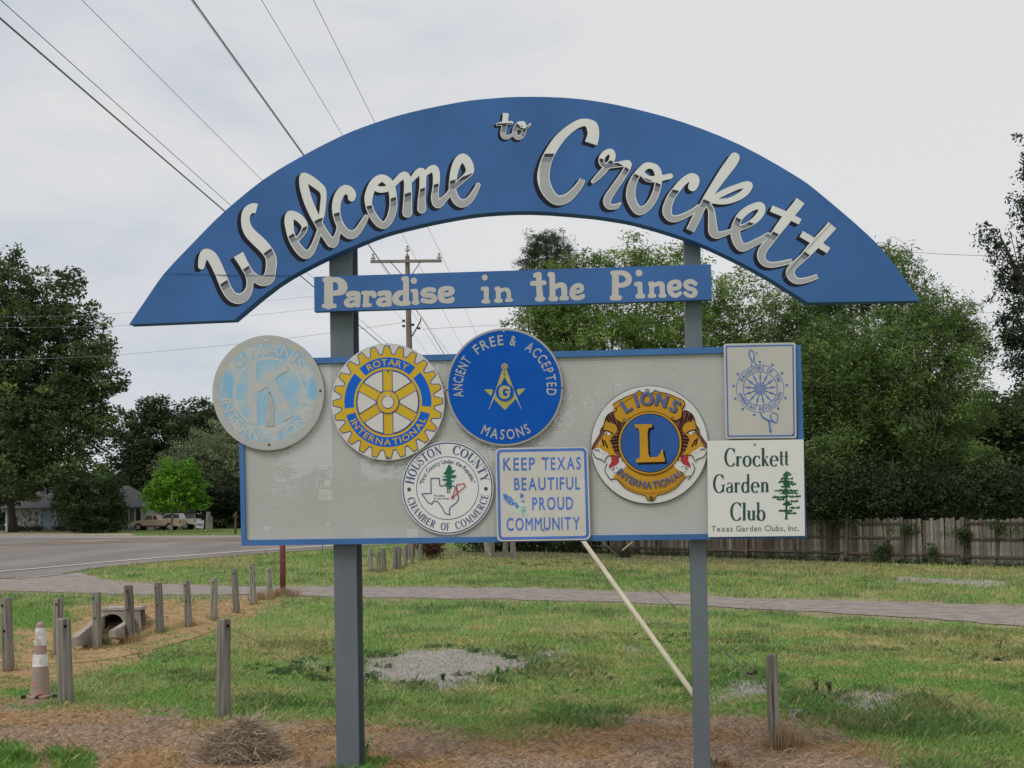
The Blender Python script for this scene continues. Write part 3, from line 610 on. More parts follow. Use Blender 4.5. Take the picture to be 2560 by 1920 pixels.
# perforated panel with its frame --------------------------------------
def perf_mat():
    m = bpy.data.materials.new('perforated_metal'); m.use_nodes = True; nt = m.node_tree; b = nt.nodes['Principled BSDF']
    tc = nt.nodes.new('ShaderNodeTexCoord')
    rot = nt.nodes.new('ShaderNodeMapping'); rot.vector_type = 'POINT'; rot.inputs['Rotation'].default_value = (0, 0, YAW)
    nt.links.new(tc.outputs['Object'], rot.inputs[0])
    sx = nt.nodes.new('ShaderNodeSeparateXYZ'); nt.links.new(rot.outputs[0], sx.inputs[0])
    def M(op, a, b=None, c=None):
        n = nt.nodes.new('ShaderNodeMath'); n.operation = op
        for i, v in enumerate((a, b, c)):
            if v is None: continue
            if isinstance(v, (int, float)): n.inputs[i].default_value = v
            else: nt.links.new(v, n.inputs[i])
        return n.outputs[0]
    p = .0127
    def grid(ox, oz):
        u = M('SUBTRACT', M('FRACT', M('MULTIPLY_ADD', sx.outputs[0], 1 / p, ox)), .5)
        w = M('SUBTRACT', M('FRACT', M('MULTIPLY_ADD', sx.outputs[2], 1 / (p * 1.7), oz)), .5)
        return M('ADD', M('MULTIPLY', u, u), M('MULTIPLY', M('MULTIPLY', w, w), 2.9))
    g = M('MINIMUM', grid(0, 0), grid(.5, .5))
    hole = M('LESS_THAN', g, .030)
    n = nt.nodes.new('ShaderNodeTexNoise'); n.inputs['Scale'].default_value = 1.7; n.inputs['Detail'].default_value = 7; nt.links.new(tc.outputs['Object'], n.inputs[0])
    r = nt.nodes.new('ShaderNodeValToRGB'); nt.links.new(n.outputs[0], r.inputs[0])
    r.color_ramp.elements[0].position = .35; r.color_ramp.elements[0].color = (.445, .44, .43, 1)
    r.color_ramp.elements[1].position = .70; r.color_ramp.elements[1].color = (.505, .505, .495, 1)
    nt.links.new(r.outputs[0], b.inputs['Base Color']); b.inputs['Roughness'].default_value = .6
    t = nt.nodes.new('ShaderNodeBsdfTransparent'); x = nt.nodes.new('ShaderNodeMixShader')
    nt.links.new(hole, x.inputs[0]); nt.links.new(b.outputs[0], x.inputs[1]); nt.links.new(t.outputs[0], x.inputs[2])
    nt.links.new(x.outputs[0], nt.nodes['Material Output'].inputs[0]); return m
perf = perf_mat()
PQ = [(600, 905), (1994, 868), (2006, 1335), (610, 1353)]
PANEL = slab(PQ, -.030, .0025, perf, 'perforated_panel', WS, WS)
TL, TR, BR, BL = (593, 899.5), (2001.8, 862), (2016.8, 1345), (604, 1364.5)
def bar(q, name='frame_rail', off=-.012, dep=.05): slab(q, off, dep, blue_frame, name, WS, WS)
bar([TL, TR, (2002.3, 877.5), (593.5, 914)])
bar([(603.5, 1350), (2016.5, 1331.5), BR, BL])
bar([(593.5, 914.6), (605, 914.3), (614, 1349.3), (603, 1349.6)], 'frame_stile')
bar([(1988, 878.4), (2002.3, 878), (2016.3, 1331), (2002, 1331.2)], 'frame_stile')
# old sticker marks on the perforated panel
dm = Decal(off=-.030); pale = mat('pale_sticker_trace', (.51, .51, .50), .6, .05, 60)
Zs = zoomT(3.568, 500, 800); dm.T = Zs
def rrect(x0, y0, x1, y1, r=8):
    P = []
    for cx, cy, a in ((x1 - r, y0 + r, -90), (x1 - r, y1 - r, 0), (x0 + r, y1 - r, 90), (x0 + r, y0 + r, 180)):
        for k in range(5): t = math.radians(a + k * 22.5); P.append((cx + r * math.cos(t), cy + r * math.sin(t)))
    return P
dm.polys([rrect(1060, 1515, 1178, 1612, 22)], pale, 1); dm.polys([rrect(1110, 1425, 1172, 1490, 10)], pale, 1)
dm.text('28', 1078, 1148, 1535, 1590, mat('faint_number', (.50, .49, .47), .7), 2)
dm.T = zoomT(2.676, 600, 1300)
dm.polys([rrect(160, 38, 200, 75, 4)], pale, 1); dm.polys([rrect(575, 20, 604, 48, 4)], pale, 1); dm.polys([rrect(1115, 60, 1190, 120, 6)], pale, 1)
dm.build('sticker_trace', PANEL)
# bolts through the blue frame
# ================================================================ emblem signs fixed to the panel
sheet = mat('sign_sheet_cream', (.56, .535, .495), .45, .05, 6, spec=.5)
sheet_w = mat('sign_sheet_white', (.69, .69, .685), .4, .03, 6, spec=.5)
alu = mat('aluminium_edge', (.40, .38, .35), .45, metal=.2)
bolt_m = mat('rusty_bolt', (.10, .06, .05), .7, .3, 200)
zinc = mat('zinc_bolt', (.30, .32, .32), .4, metal=.6)
def local(cx, cy, rx, ry):
    return lambda u, v: (cx + rx * u - .016 * ry * v, cy - ry * v - .020 * rx * u)
def sign_root(name, label, cx, cy, off):
    p = sp(cx, cy, off); return empty(name, p, label, 'sign', 'club and community signs fixed to the perforated panel')
def bolts(root, T, pts, off, m=None, r=.006):
    for x, y in pts:
        q = sp(*T(x, y), off); b = MB(); ax = SN.to_track_quat('Z', 'Y').to_matrix()
        b.lathe(q, [(r * 1.5, 0), (r * 1.5, .0018), (r * .95, .002), (r * .8, .005)], 10, 0, ax); b.build('bolt', m or bolt_m, root, root.location)
def disc_sign(name, label, cx, cy, rx, ry, off, face, edge, rim=None):
    root = sign_root(name, label, cx, cy, off); T = local(cx, cy, rx, ry)
    ringp = [T(*p) for p in disc(0, 0, 1, 72)]
    slab(ringp, off, .005, [edge], 'disc', root, root)
    d = Decal(T, off); d.ring(0, 0, .992, face, 1, 72); d.build('face', root)
    return root, T
def poly_sign(name, label, quad, off, face, radius=0, edge=None):
    c = (sum(p[0] for p in quad) / 4, sum(p[1] for p in quad) / 4); root = sign_root(name, label, *c, off)
    (x0, y0), (x1, y1), (x2, y2), (x3, y3) = quad
    T = lambda u, v: (x0 * (1 - u) * (1 - v) + x1 * u * (1 - v) + x2 * u * v + x3 * (1 - u) * v, y0 * (1 - u) * (1 - v) + y1 * u * (1 - v) + y2 * u * v + y3 * (1 - u) * v)
    asp = abs((y3 - y0) / (x1 - x0)); pr = [(a, b / asp) for a, b in rrect(0, 0, 1, asp, max(radius, .003))]
    slab([T(*p) for p in pr], off, .004, [edge or alu], 'plate', root, root)
    d = Decal(T, off); d.tri([(.5 + (a - .5) * .994, .5 + (b - .5) * .994) for a, b in pr], [list(range(len(pr)))], face, 1); d.build('face', root)
    return root, T, asp

# ---- 1 faded blue sign -------------------------------------------------
OFF1 = -.004
def faded(name, blue_c, base_c, scale, lo, hi):
    m = mat(name, base_c, .6, 0, scale, (1, 1, 1), 0, col2=blue_c, detail=8, lo=lo, hi=hi); return m
cream_f = mat('faded_cream', (.53, .505, .47), .65, 0, 9, col2=(.47, .47, .47), detail=8)
cream_b = faded('faded_cream_blue_tint', (.33, .40, .50), (.46, .43, .385), 11, .42, .75)
fblue = faded('faded_blue_print', (.22, .44, .63), (.50, .51, .52), 10, .36, .58)
fblue2 = faded('faded_blue_print_disc', (.27, .47, .62), (.45, .50, .54), 11, .32, .58)
cream_k = faded('faded_cream_big_letter', (.36, .47, .56), (.51, .48, .445), 13, .40, .62)
r1, T1 = disc_sign('round_emblem_sign', 'round sun-faded pale blue and cream sign with a large K, leftmost on the panel', 671, 982.6, 140, 144, OFF1, cream_f, mat('worn_edge', (.20, .18, .18), .7))
d = Decal(T1, OFF1)
d.ring(0, 0, .975, cream_b, 2, 72, ri=.86)
d.ring(0, 0, .86, fblue, 2, 72, ri=.635); d.ring(0, 0, .635, cream_f, 2, 72, ri=.585); d.ring(0, 0, .585, fblue2, 2, 64)
d.polys([[(-.37, .56), (-.2, .585), (-.2, -.55), (-.37, -.52)]] , cream_k, 3)
d.polys([ribbon([(-.22, .10, .09), (-.02, .22, .09), (.15, .38, .09), (.33, .48, .10)], cap=False)[i] for i in range(12)] + ribbon([(.04, .22, .09), (.2, -.12, .095), (.36, -.45, .10)], cap=False), cream_k, 4)
d.polys([[(-.06, -.58), (-.04, -.20), (0.03, .03), (.09, -.2), (.1, -.58)]], mat('faded_cream_patch', (.42, .42, .43), .65, .1, 12), 4)
d.build('emblem', r1)
d = Decal(T1, OFF1)
d.arctext('KIWANIS', 0, 0, .66, .19, 146, 36, cream_f, 3, gap=.12); d.arctext('INTERNATIONAL', 0, 0, .845, .18, 186, 352, mat('faded_cream_letters', (.52, .50, .47), .65, .05, 8), 3, bottom=True, gap=.12)
d.build('lettering', r1)
bolts(r1, T1, [(.93, .02), (.0, -.90)], OFF1 + .001); bolts(r1, T1, [(.02, .0)], OFF1 + .005, r=.003)
bolts(r1, T1, [(-.03, .91)], OFF1 + .001, mat('white_plug', (.8, .8, .78), .5), r=.004)

# ---- 2 yellow cogwheel ---------------------------------------------------
yel = mat('yellow_print', (.60, .42, .012), .5, 0, 3, col2=(.58, .36, .010), spec=.4)
rblue = mat('royal_blue_print', (.008, .12, .60), .75, .04, 8, spec=.12)
oblue = mat('outline_blue_print', (.04, .08, .33), .5)
OFF2 = -.002
r2, T2 = disc_sign('round_emblem_sign', 'round white sign with a yellow and blue six-spoked cogwheel', 969.5, 1005.3, 142.1, 146.4, OFF2, mat('sign_sheet_light', (.60, .58, .555), .45, .03, 6), alu)
d = Decal(T2, OFF2)
def gear(r_root, r_tip, w, ex):
    P = [disc(0, 0, r_root + ex, 96)]
    for k in range(24):
        a = math.radians(90 + 15 * k); ca, sa = math.cos(a), math.sin(a)
        prof = [(r_root - .03, w * 1.35 + ex), (r_root + .05, w * 1.02 + ex), (r_tip - .05, w * .80 + ex), (r_tip + ex, w * .60 + ex * .7)]
        q = [(r * ca - s * sa, r * sa + s * ca) for r, s in prof] + [(r * ca + s * sa, r * sa - s * ca) for r, s in prof[::-1]]
        P.append(hull(q))
    return P
d.polys(gear(.815, .955, .062, .016), oblue, 2); d.polys(gear(.815, .955, .062, 0), yel, 3)
for a0, a1 in ((50, 130), (139, 187), (-7, 41), (196, 344)): d.ring(0, 0, .765, rblue, 4, 90, ri=.60, a0=a0, a1=a1)
d.ring(0, 0, .558, oblue, 4, 72, ri=.545)
for k in range(6):
    c = math.radians(60 + 60 * k)
    def win(ri, ro, sw):
        P = []
        for i in range(9):
            a = -math.radians(30) + math.asin(sw / ro) + (math.radians(60) - 2 * math.asin(sw / ro)) * i / 8; P.append((ro * math.cos(c + a), ro * math.sin(c + a)))
        for i in range(4):
            a = math.radians(30) - math.asin(min(.5, sw / ri)) - (math.radians(60) - 2 * math.asin(min(.5, sw / ri))) * i / 3; P.append((ri * math.cos(c + a), ri * math.sin(c + a)))
        return P
    if 1:
        d.tri(win(.185, .545, .078), [list(range(13))], oblue, 5); d.tri(win(.215, .530, .092), [list(range(13))], MATS['sign_sheet_light'], 6)
d.ring(0, 0, .197, oblue, 7, 40); d.ring(0, 0, .185, yel, 8, 40); d.ring(0, 0, .112, oblue, 9, 40); d.ring(0, 0, .10, MATS['sign_sheet_light'], 10, 32)
d.tri([(-.022, .09), (.022, .09), (.022, .128), (-.022, .128)], [(0, 1, 2, 3)], MATS['sign_sheet_light'], 11)
d.build('emblem', r2)
d = Decal(T2, OFF2)
d.arctext('ROTARY', 0, 0, .628, .105, 121, 58, yel, 5, gap=.13); d.arctext('INTERNATIONAL', 0, 0, .735, .105, 205, 336, yel, 5, bottom=True, gap=.2)
d.build('lettering', r2); bolts(r2, T2, [(.01, .53), (-.02, -.94)], OFF2 + .012, r=.004)
bolts(r2, T2, [(.03, .955)], OFF2 + .004, zinc, r=.003)

# ---- 3 blue compass sign -----------------------------------------------
OFF3 = -.001
mblue = mat('deep_blue_print', (.004, .085, .42), .75, .05, 4, spec=.12)
mgrey = mat('tarnished_silver_print', (.40, .39, .385), .5, .06, 20)
mgold = mat('dull_gold_print', (.40, .36, .115), .5, .05, 10)
r3, T3 = disc_sign('round_emblem_sign', 'round deep blue sign with gold square and compasses and a G', 1261.8, 968, 146.3, 147.2, OFF3, mat('tarnished_rim', (.37, .345, .325), .5, .05, 10), alu)
d = Decal(T3, OFF3); d.ring(0, 0, .965, mblue, 2, 72)
Z = lambda x, y: ((x - 887) / 645, (745 - y) / 651)
def zp(P): return [Z(*p) for p in P]
def zr(P, **k): return ribbon([Z(x, y) + (h / 648,) for x, y, h in P], **k)
d.polys([zp([(660, 765), (745, 765), (785, 812), (885, 912), (985, 812), (1035, 765), (1118, 765), (1060, 822), (885, 998), (765, 872)])] + [], mgold, 3) if False else None
d.polys([zp([(660, 765), (745, 765), (895, 915), (885, 998)]), zp([(1118, 765), (1035, 765), (875, 915), (885, 998)])], mgold, 3)
d.polys([zp([(868, 550), (905, 560), (830, 745), (780, 830), (755, 822)]), zp([(905, 550), (925, 555), (1000, 790), (1020, 822), (985, 822), (895, 600)])], mblue, 4) if False else None
for s in (1, -1):
    M = lambda P: zp([(887 + s * (x - 887), y) for x, y in P])
    d.polys([M([(872, 552), (842, 552 + 20), (730, 850), (770, 850), (905, 600)])], mblue, 4)
    d.polys([M([(895, 552), (862, 556), (775, 805), (797, 815), (840, 722), (898, 612)])], mgold, 5)
    d.polys([M([(778, 800), (798, 812), (708, 992), (706, 985)])], mgrey, 5)
d.polys([disc(*Z(887, 800), 100 / 648, 24)], mblue, 6)
d.ring(*Z(889, 517), .058, mgold, 6, 24); d.ring(*Z(889, 517), .034, mblue, 7, 24, ri=.026)
d.polys([zp([(845, 735), (938, 735), (938, 772), (845, 772)])][:0] + zr([(930, 765, 12), (905, 748, 16), (860, 752, 22), (842, 800, 22), (860, 850, 20), (905, 858, 14), (925, 840, 14), (925, 800, 12)], cap=False) + [zp([(925, 732), (945, 738), (945, 785), (925, 780)]), zp([(893, 787), (948, 787), (948, 810), (893, 810)])], mgold, 7)
d.build('emblem', r3)
d = Decal(T3, OFF3)
def masons(txt, a0, a1, bottom=False): d.arctext(txt, 0, 0, .72 if not bottom else .885, .165, a0, a1, mgrey, 3, bottom=bottom, gap=.28)
masons('ANCIENT', 191, 141); masons('FREE', 128.5, 91); masons('&', 82.5, 75); masons('ACCEPTED', 61, -11); masons('MASONS', 241, 300, True)
d.build('lettering', r3); bolts(r3, T3, [(-.985, -.03), (.985, -.03)], OFF3 + .001, r=.004); bolts(r3, T3, [(0, .945)], OFF3 + .003, MATS['white_plug'], r=.003)

# ---- 4 county chamber sign ------------------------------------------------
OFF4 = -.016
navy = mat('navy_print', (.045, .075, .21), .5); dtext = mat('grey_navy_print', (.10, .13, .22), .5); grn = mat('pine_green_print', (.012, .13, .075), .5); red = mat('red_print', (.42, .03, .04), .5)
r4, T4 = disc_sign('round_emblem_sign', 'round white county chamber sign with blue Texas outline and green pine', 1118.7, 1220.1, 115.9, 117.3, OFF4, sheet_w, alu)
d = Decal(T4, OFF4); Z = lambda x, y: ((x - 590) / 493, (596 - y) / 499)
d.ring(0, 0, .972, navy, 2, 72, ri=.948); d.ring(0, 0, .675, navy, 2, 72, ri=.662)
tex = [(415, 490), (505, 490), (508, 565), (530, 575), (552, 562), (580, 578), (620, 585), (650, 573), (678, 588), (690, 600), (690, 655), (706, 680), (708, 712), (690, 745), (660, 770), (620, 800), (605, 830), (611, 880), (572, 870), (552, 850), (530, 800), (500, 760), (480, 735), (440, 732), (418, 765), (380, 745), (350, 700), (315, 652), (415, 648)]
d.polys(ribbon([Z(x, y) + (.008,) for x, y in tex], smooth=False, closed=True), navy, 3)
d.polys([disc(*Z(607, 585), .11, 12)][:0] + [zp for zp in [[Z(*p) for p in q] for q in ([(585, 600), (635, 600), (625, 500), (640, 420), (635, 365), (610, 345), (590, 375), (570, 420), (585, 480)], [(520, 462), (560, 470), (605, 460), (590, 490), (560, 480)], [(530, 500), (570, 495), (600, 505), (575, 520), (545, 515)], [(560, 545), (600, 530), (640, 540), (630, 570), (590, 580)], [(620, 470), (660, 455), (690, 470), (672, 488), (630, 490)], [(620, 430), (650, 405), (683, 408), (660, 425), (640, 445)], [(620, 510), (665, 520), (660, 530), (625, 525)], [(545, 440), (575, 420), (590, 450), (570, 455)])]], grn, 4)
d.polys(ribbon([Z(590, 575) + (.007,), Z(589, 650) + (.007,)], False, cap=False) + ribbon([Z(611, 575) + (.007,), Z(611, 650) + (.007,)], False, cap=False), dtext, 5)
d.polys(ribbon([Z(*p) + (.010,) for p in [(690, 562), (765, 552), (782, 580), (705, 642), (688, 620), (683, 590)]], False, closed=True), red, 5)
d.polys(ribbon([Z(645, 690) + (.004,), Z(672, 600) + (.004,)], False), red, 5); d.polys(ribbon([Z(650, 690) + (.004,), Z(700, 650) + (.004,)], False), red, 5)
def star(cx, cy, r, a=90): 
    P = []
    for k in range(5):
        t = math.radians(a + 72 * k); o = [(cx + r * math.cos(t), cy + r * math.sin(t))]
        for s in (-36, 36): u = t + math.radians(s); o.append((cx + r * .39 * math.cos(u), cy + r * .39 * math.sin(u)))
        P += [[o[0], o[1], (cx, cy)], [o[0], (cx, cy), o[2]]]
    return P
d.polys([q if ((q[1][0]-q[0][0])*(q[2][1]-q[0][1])-(q[1][1]-q[0][1])*(q[2][0]-q[0][0]))>0 else q[::-1] for q in star(*Z(640, 697), .05)], red, 6); d.build('emblem', r4)
d = Decal(T4, OFF4)
d.arctext('HOUSTON', 0, 0, .735, .185, 172, 99, navy, 3, G=serif, gap=.13); d.arctext('COUNTY', 0, 0, .735, .185, 81, 9, navy, 3, G=serif, gap=.13)
d.arctext('CHAMBER', 0, 0, .90, .155, 193, 250, navy, 3, G=serif, bottom=True, gap=.16); d.arctext('OF', 0, 0, .90, .155, 259, 272, navy, 3, G=serif, bottom=True, gap=.16)
d.arctext('COMMERCE', 0, 0, .90, .155, 281, 349, navy, 3, G=serif, bottom=True, gap=.16)
d.arctext('"First County Under the Republic"', 0, 0, .525, .085, 170, 10, dtext, 3, gap=.12, space=.4)
d.T = lambda x, y, T=T4, Z=Z: T(*Z(x, y))
d.text('Paradise', 445, 555, 662, 684, dtext, 3); d.text('In the Pines', 445, 605, 694, 716, dtext, 3); d.build('lettering', r4)
bolts(r4, T4, [(-.828, -.01), (.828, -.03)], OFF4 + .001, mat('brown_bolt', (.10, .075, .065), .6), r=.0085)

# ---- 5 square blue and cream community sign ----------------------------------
OFF5 = .004
kblue = mat('faded_royal_print', (.075, .17, .55), .5, .12, 5)
r5, T5, asp = poly_sign('rectangular_sign', 'cream rectangular sign with blue border asking to keep the state beautiful, at the bottom edge', [(1237.5, 1120), (1470, 1115.5), (1477, 1350), (1242, 1354)], OFF5, sheet, .055)
d = Decal(T5, OFF5)
o = [(a, b / asp) for a, b in rrect(.018, .018, .982, asp - .018, .05)]; i_ = [(a, b / asp) for a, b in rrect(.046, .046, .954, asp - .046, .028)]
n = len(o); d.tri(o + i_, [(k, (k + 1) % n, (k + 1) % n + n, k + n) for k in range(n)], kblue, 2); d.build('border', r5)
d = Decal(off=OFF5); Zk = (4.2538, 980, 1080)
def kt(txt, x0, x1, yt, yb): d.T = lambda x, y: (980 + x / 4.2538 + (y - 660) * .0035, 1080 + (y - (x - 1600) * .016) / 4.2538); d.text(txt, x0, x1, yt, yb, kblue, 2, gap=.24, space=.55)
kt('KEEP', 1187, 1525, 270, 402); kt('TEXAS', 1605, 2012, 272, 402); kt('BEAUTIFUL', 1302, 2003, 485, 615); kt('PROUD', 1490, 1925, 695, 827); kt('COMMUNITY', 1213, 1992, 910, 1042)
d.build('lettering', r5)
d = Decal(zoomT(4.2538, 980, 1080), OFF5)
patch_m = mat('peeling_sticker', (.58, .585, .53), .6, .04, 20)
d.polys([[(1178, 660), (1225, 650), (1350, 760), (1360, 870), (1330, 870), (1250, 780)], [(1225, 650), (1360, 650), (1380, 800), (1350, 800)], [(1350, 640), (1385, 680), (1440, 740), (1450, 850), (1440, 890), (1350, 890), (1330, 800)]], patch_m, 2)
fl = mat('flower_blue_print', (.06, .20, .60), .5, .3, 80); tl = mat('flower_teal_print', (.16, .55, .48), .5, .2, 60)
P = []
for k in range(150):
    t = random.random(); w = 10 + 34 * math.sin(pi * min(1, t * .9 + .1)); P.append(disc(1195 + 145 * t + random.uniform(-w, w) * .75, 668 + 130 * t + random.uniform(-w, w) * .75 + 5, random.uniform(4, 9), 5))
for k in range(40):
    t = random.random(); P.append(disc(1375 + 20 * t + random.uniform(-16, 16), 660 + 85 * t, random.uniform(4, 8), 5))
d.polys(P, fl, 3); P = []
for k in range(22):
    a = random.random() * 2 * pi; x, y = 1392 + random.uniform(-25, 25), 820 + random.uniform(-35, 45); l = random.uniform(15, 38); P += ribbon([(x, y, 3.5), (x + l * math.cos(a), y + l * math.sin(a), 2)], False, cap=False)
d.polys(P, tl, 4); d.build('flower_sticker', r5)
bolts(r5, zoomT(4.2538, 980, 1080), [(1600, 275), (1608, 1040)], OFF5 + .004, mat('grey_bolt', (.22, .19, .17), .6), r=.0045)

# ---- 6 lion heads sign -------------------------------------------------------
OFF6 = -.014
gold = mat('gold_print', (.50, .255, .012), .5, .06, 4); lblue = mat('lion_blue_print', (.03, .10, .33), .75, .08, 8, spec=.12); brown = mat('brown_print', (.17, .06, .035), .55, .25, 30); ink = mat('ink_print', (.015, .013, .015), .8, spec=.06)
lwhite = mat('enamel_white', (.62, .615, .61), .35, .03, 6, spec=.5); lred = mat('mouth_red_print', (.38, .03, .045), .5); lpur = mat('slate_blue_print', (.09, .12, .28), .5)
r6, T6 = disc_sign('round_emblem_sign', 'round white sign with two roaring lion heads around a gold L', 1623.9, 1112, 147, 147.8, OFF6, lwhite, ink)
d = Decal(zoomT(4.88, 1440, 940), OFF6)
d.T = lambda x, y: (1440 + (x - (y - 838) * 0) / 4.88, 940 + (y - (x - 900) * 0) / 4.88)
mir = lambda P: [(1800 - x,) + tuple([y - 10] + list(r)) for x, y, *r in P]
def both(f, P, *a): 
    for q in (P, mir(P)): f(q, *a)
def fillp(P, m, lay, sm=True):
    P = [p[:2] for p in P]; q = cat(P, 3, True) if sm else P
    v, f = union([q]); d.tri(v, f, m, lay)
def outl(P, h, lay, m=None): d.polys(ribbon([(p[0], p[1], h) for p in P], n=3), m or ink, lay)
head = [(480, 430), (400, 462), (358, 520), (338, 600), (300, 655), (290, 712), (240, 790), (203, 850), (195, 900), (240, 940), (330, 975), (440, 985), (530, 1000), (600, 900), (600, 560)]
face = [(340, 640), (365, 550), (430, 575), (490, 600), (500, 660), (462, 720), (420, 770), (440, 860), (470, 930), (500, 985), (420, 980), (330, 955), (258, 905), (240, 865), (290, 790), (322, 740), (350, 700)]
muzz = [(198, 915), (235, 885), (285, 875), (320, 900), (395, 950), (370, 990), (345, 1052), (318, 1022), (262, 1005), (225, 975)]
mouth = [(430, 970), (490, 975), (522, 1030), (500, 1075), (430, 1125), (398, 1110), (432, 1040)]
jaw = [(380, 1070), (408, 1118), (500, 1085), (570, 1045), (610, 1090), (560, 1150), (480, 1200), (430, 1270), (385, 1215), (352, 1140)]
both(fillp, head, brown, 2); both(fillp, face, gold, 3); both(fillp, muzz, lwhite, 4); both(fillp, mouth, lred, 3); both(fillp, jaw, lwhite, 4)
both(outl, head[:9], 4, 5); both(outl, muzz[:1] + muzz[-1:] + muzz[-2:-6:-1], 4, 6); both(outl, jaw[:1] + [(352, 1140), (385, 1215), (430, 1270)], 4, 6); both(outl, [(320, 1020, 0), (345, 1052, 0), (370, 1000, 0), (430, 970, 0), (500, 985, 0), (522, 1040, 0)], 3, 7)
both(fillp, [(352, 690), (385, 672), (430, 690), (410, 720), (380, 725)], lwhite, 5); both(outl, [(335, 668, 0), (380, 670, 0), (450, 702, 0)], 7, 6); both(outl, [(372, 690, 0), (375, 715, 0)], 5, 7); both(outl, [(225, 905, 0), (262, 900, 0), (285, 915, 0)], 5, 7)
for q in ([(400, 480), (430, 540)], [(380, 500), (400, 560)], [(440, 470), (470, 560)], [(470, 560), (520, 640)], [(500, 520), (540, 620)], [(520, 660), (580, 640)], [(450, 745), (540, 735)], [(420, 790), (530, 775)], [(440, 820), (530, 815)], [(450, 870), (530, 855)], [(320, 770), (340, 850)], [(345, 790), (385, 870)], [(470, 910), (530, 900)], [(510, 700), (580, 690)]):
    both(outl, [(q[0][0], q[0][1], 0), (q[1][0], q[1][1], 0)], 8, 5)
for q in ([(300, 930), (370, 925)], [(320, 950), (385, 935)], [(295, 780), (290, 860)]): both(outl, [(q[0][0], q[0][1], 0), (q[1][0], q[1][1], 0)], 2.5, 6, lwhite) if False else [outl(w, 2.5, 7, lwhite) for w in ([p + (0,) for p in q], mir([p + (0,) for p in q]))]
for k in range(16):
    x, y = random.uniform(400, 540), random.uniform(1100, 1190)
    for w in ([(x, y, 0), (x + random.uniform(5, 22), y + random.uniform(-18, 12), 0)],): both(outl, w, 3, 6)
top = [(450, 350), (500, 312), (600, 260), (735, 205), (765, 175), (800, 200), (870, 208), (930, 205), (965, 172), (1005, 192), (1130, 220), (1290, 290), (1325, 325), (1318, 375), (1298, 405), (1290, 485), (1270, 520), (1200, 547), (1160, 520), (900, 470), (620, 520), (600, 560), (545, 560), (480, 510), (470, 440), (490, 395), (455, 375)]
low = [(560, 1000), (600, 1090), (560, 1140), (470, 1200), (430, 1262), (500, 1262), (600, 1368), (735, 1432), (845, 1462), (868, 1508), (915, 1524), (962, 1508), (985, 1462), (1080, 1438), (1215, 1372), (1335, 1240), (1400, 1218), (1370, 1170), (1240, 1110), (1220, 1070), (1260, 1000), (900, 1100)]
fillp(top, gold, 6); outl(top[:19], 4.5, 7); outl([(495, 400, 0), (510, 370, 0), (620, 300, 0), (745, 230, 0), (870, 222, 0), (1000, 222, 0), (1120, 245, 0), (1270, 320, 0), (1290, 350, 0)], 2.5, 7)
fillp(low, gold, 3); outl([(430, 1262, 0)] + [p + (0,) for p in low[5:17]], 4.5, 7); outl([(500, 1240, 0), (600, 1335, 0), (740, 1405, 0), (900, 1430, 0), (1080, 1410, 0), (1210, 1345, 0), (1320, 1220, 0)], 2, 7)
for x, y in ((585, 535), (1180, 515), (480, 408), (1295, 378)): d.polys([disc(x, y, 17, 12)], gold, 8); outl([(x + 16 * math.cos(a), y + 16 * math.sin(a), 0) for a in [k * .7 for k in range(10)]], 3, 9)
d.ring(903, 818, 392, ink, 8, 72, ry=390); d.ring(903, 818, 384, gold, 9, 72, ry=382); d.ring(903, 818, 360, ink, 10, 72); d.ring(903, 818, 352, lblue, 11, 72)
Lp = [(715, 590), (925, 585), (928, 622), (885, 635), (872, 690), (882, 950), (900, 992), (990, 985), (1025, 950), (1045, 895), (1062, 893), (1064, 950), (1085, 1022), (1085, 1045), (735, 1055), (728, 1020), (768, 1005), (780, 980), (775, 690), (765, 642), (720, 625)]
for off_, m_, l_ in (((10, 10), ink, 12), ((25, 26), ink, 12.5), ((0, 0), gold, 13.5)):
    v, f = union([[(x + off_[0], y + off_[1]) for x, y in Lp]]); d.tri(v, f, m_, l_)
d.build('emblem', r6)
d = Decal(off=OFF6); d.T = zoomT(4.88, 1440, 940)
for dx, dy, m_, l_ in ((7, 8, ink, 8), (0, 0, lpur, 9)):
    for ch, a in (('L', 122), ('I', 107.5), ('O', 94), ('N', 75.5), ('S', 57)):
        g, w = layout(ch); v, f, _, gw = g[0]; t = math.radians(a); k = 118; h = 148; r = 478; V = []
        for x, y in v: x *= k * 1.15; V.append((903 + dx + (r + y * h) * math.cos(t) + x * math.sin(t), 830 + dy - ((r + y * h) * math.sin(t) - x * math.cos(t))))
        d.tri(V, f, m_, l_)
        # heavy strokes: second copy shifted along the baseline
        for sgn, lk in ((-1, .2), (1, .4)): d.tri([(x + sgn * 8 * math.sin(t), y + sgn * 8 * math.cos(t)) for x, y in V], f, m_, l_ + lk)
for dx, dy, m_, l_ in ((4, 3, ink, 7.5), (0, 0, lpur, 9)): d.arctext('INTERNATIONAL', 903 + dx, 830 + dy, 540, 84, 220, 319, m_, l_, bottom=True, gap=.12, ysign=-1)
d.build('lettering', r6); bolts(r6, zoomT(4.88, 1440, 940), [(870, 180)], OFF6 + .001, zinc, r=.011); bolts(r6, zoomT(4.88, 1440, 940), [(918, 1487)], OFF6 + .010, r=.009)

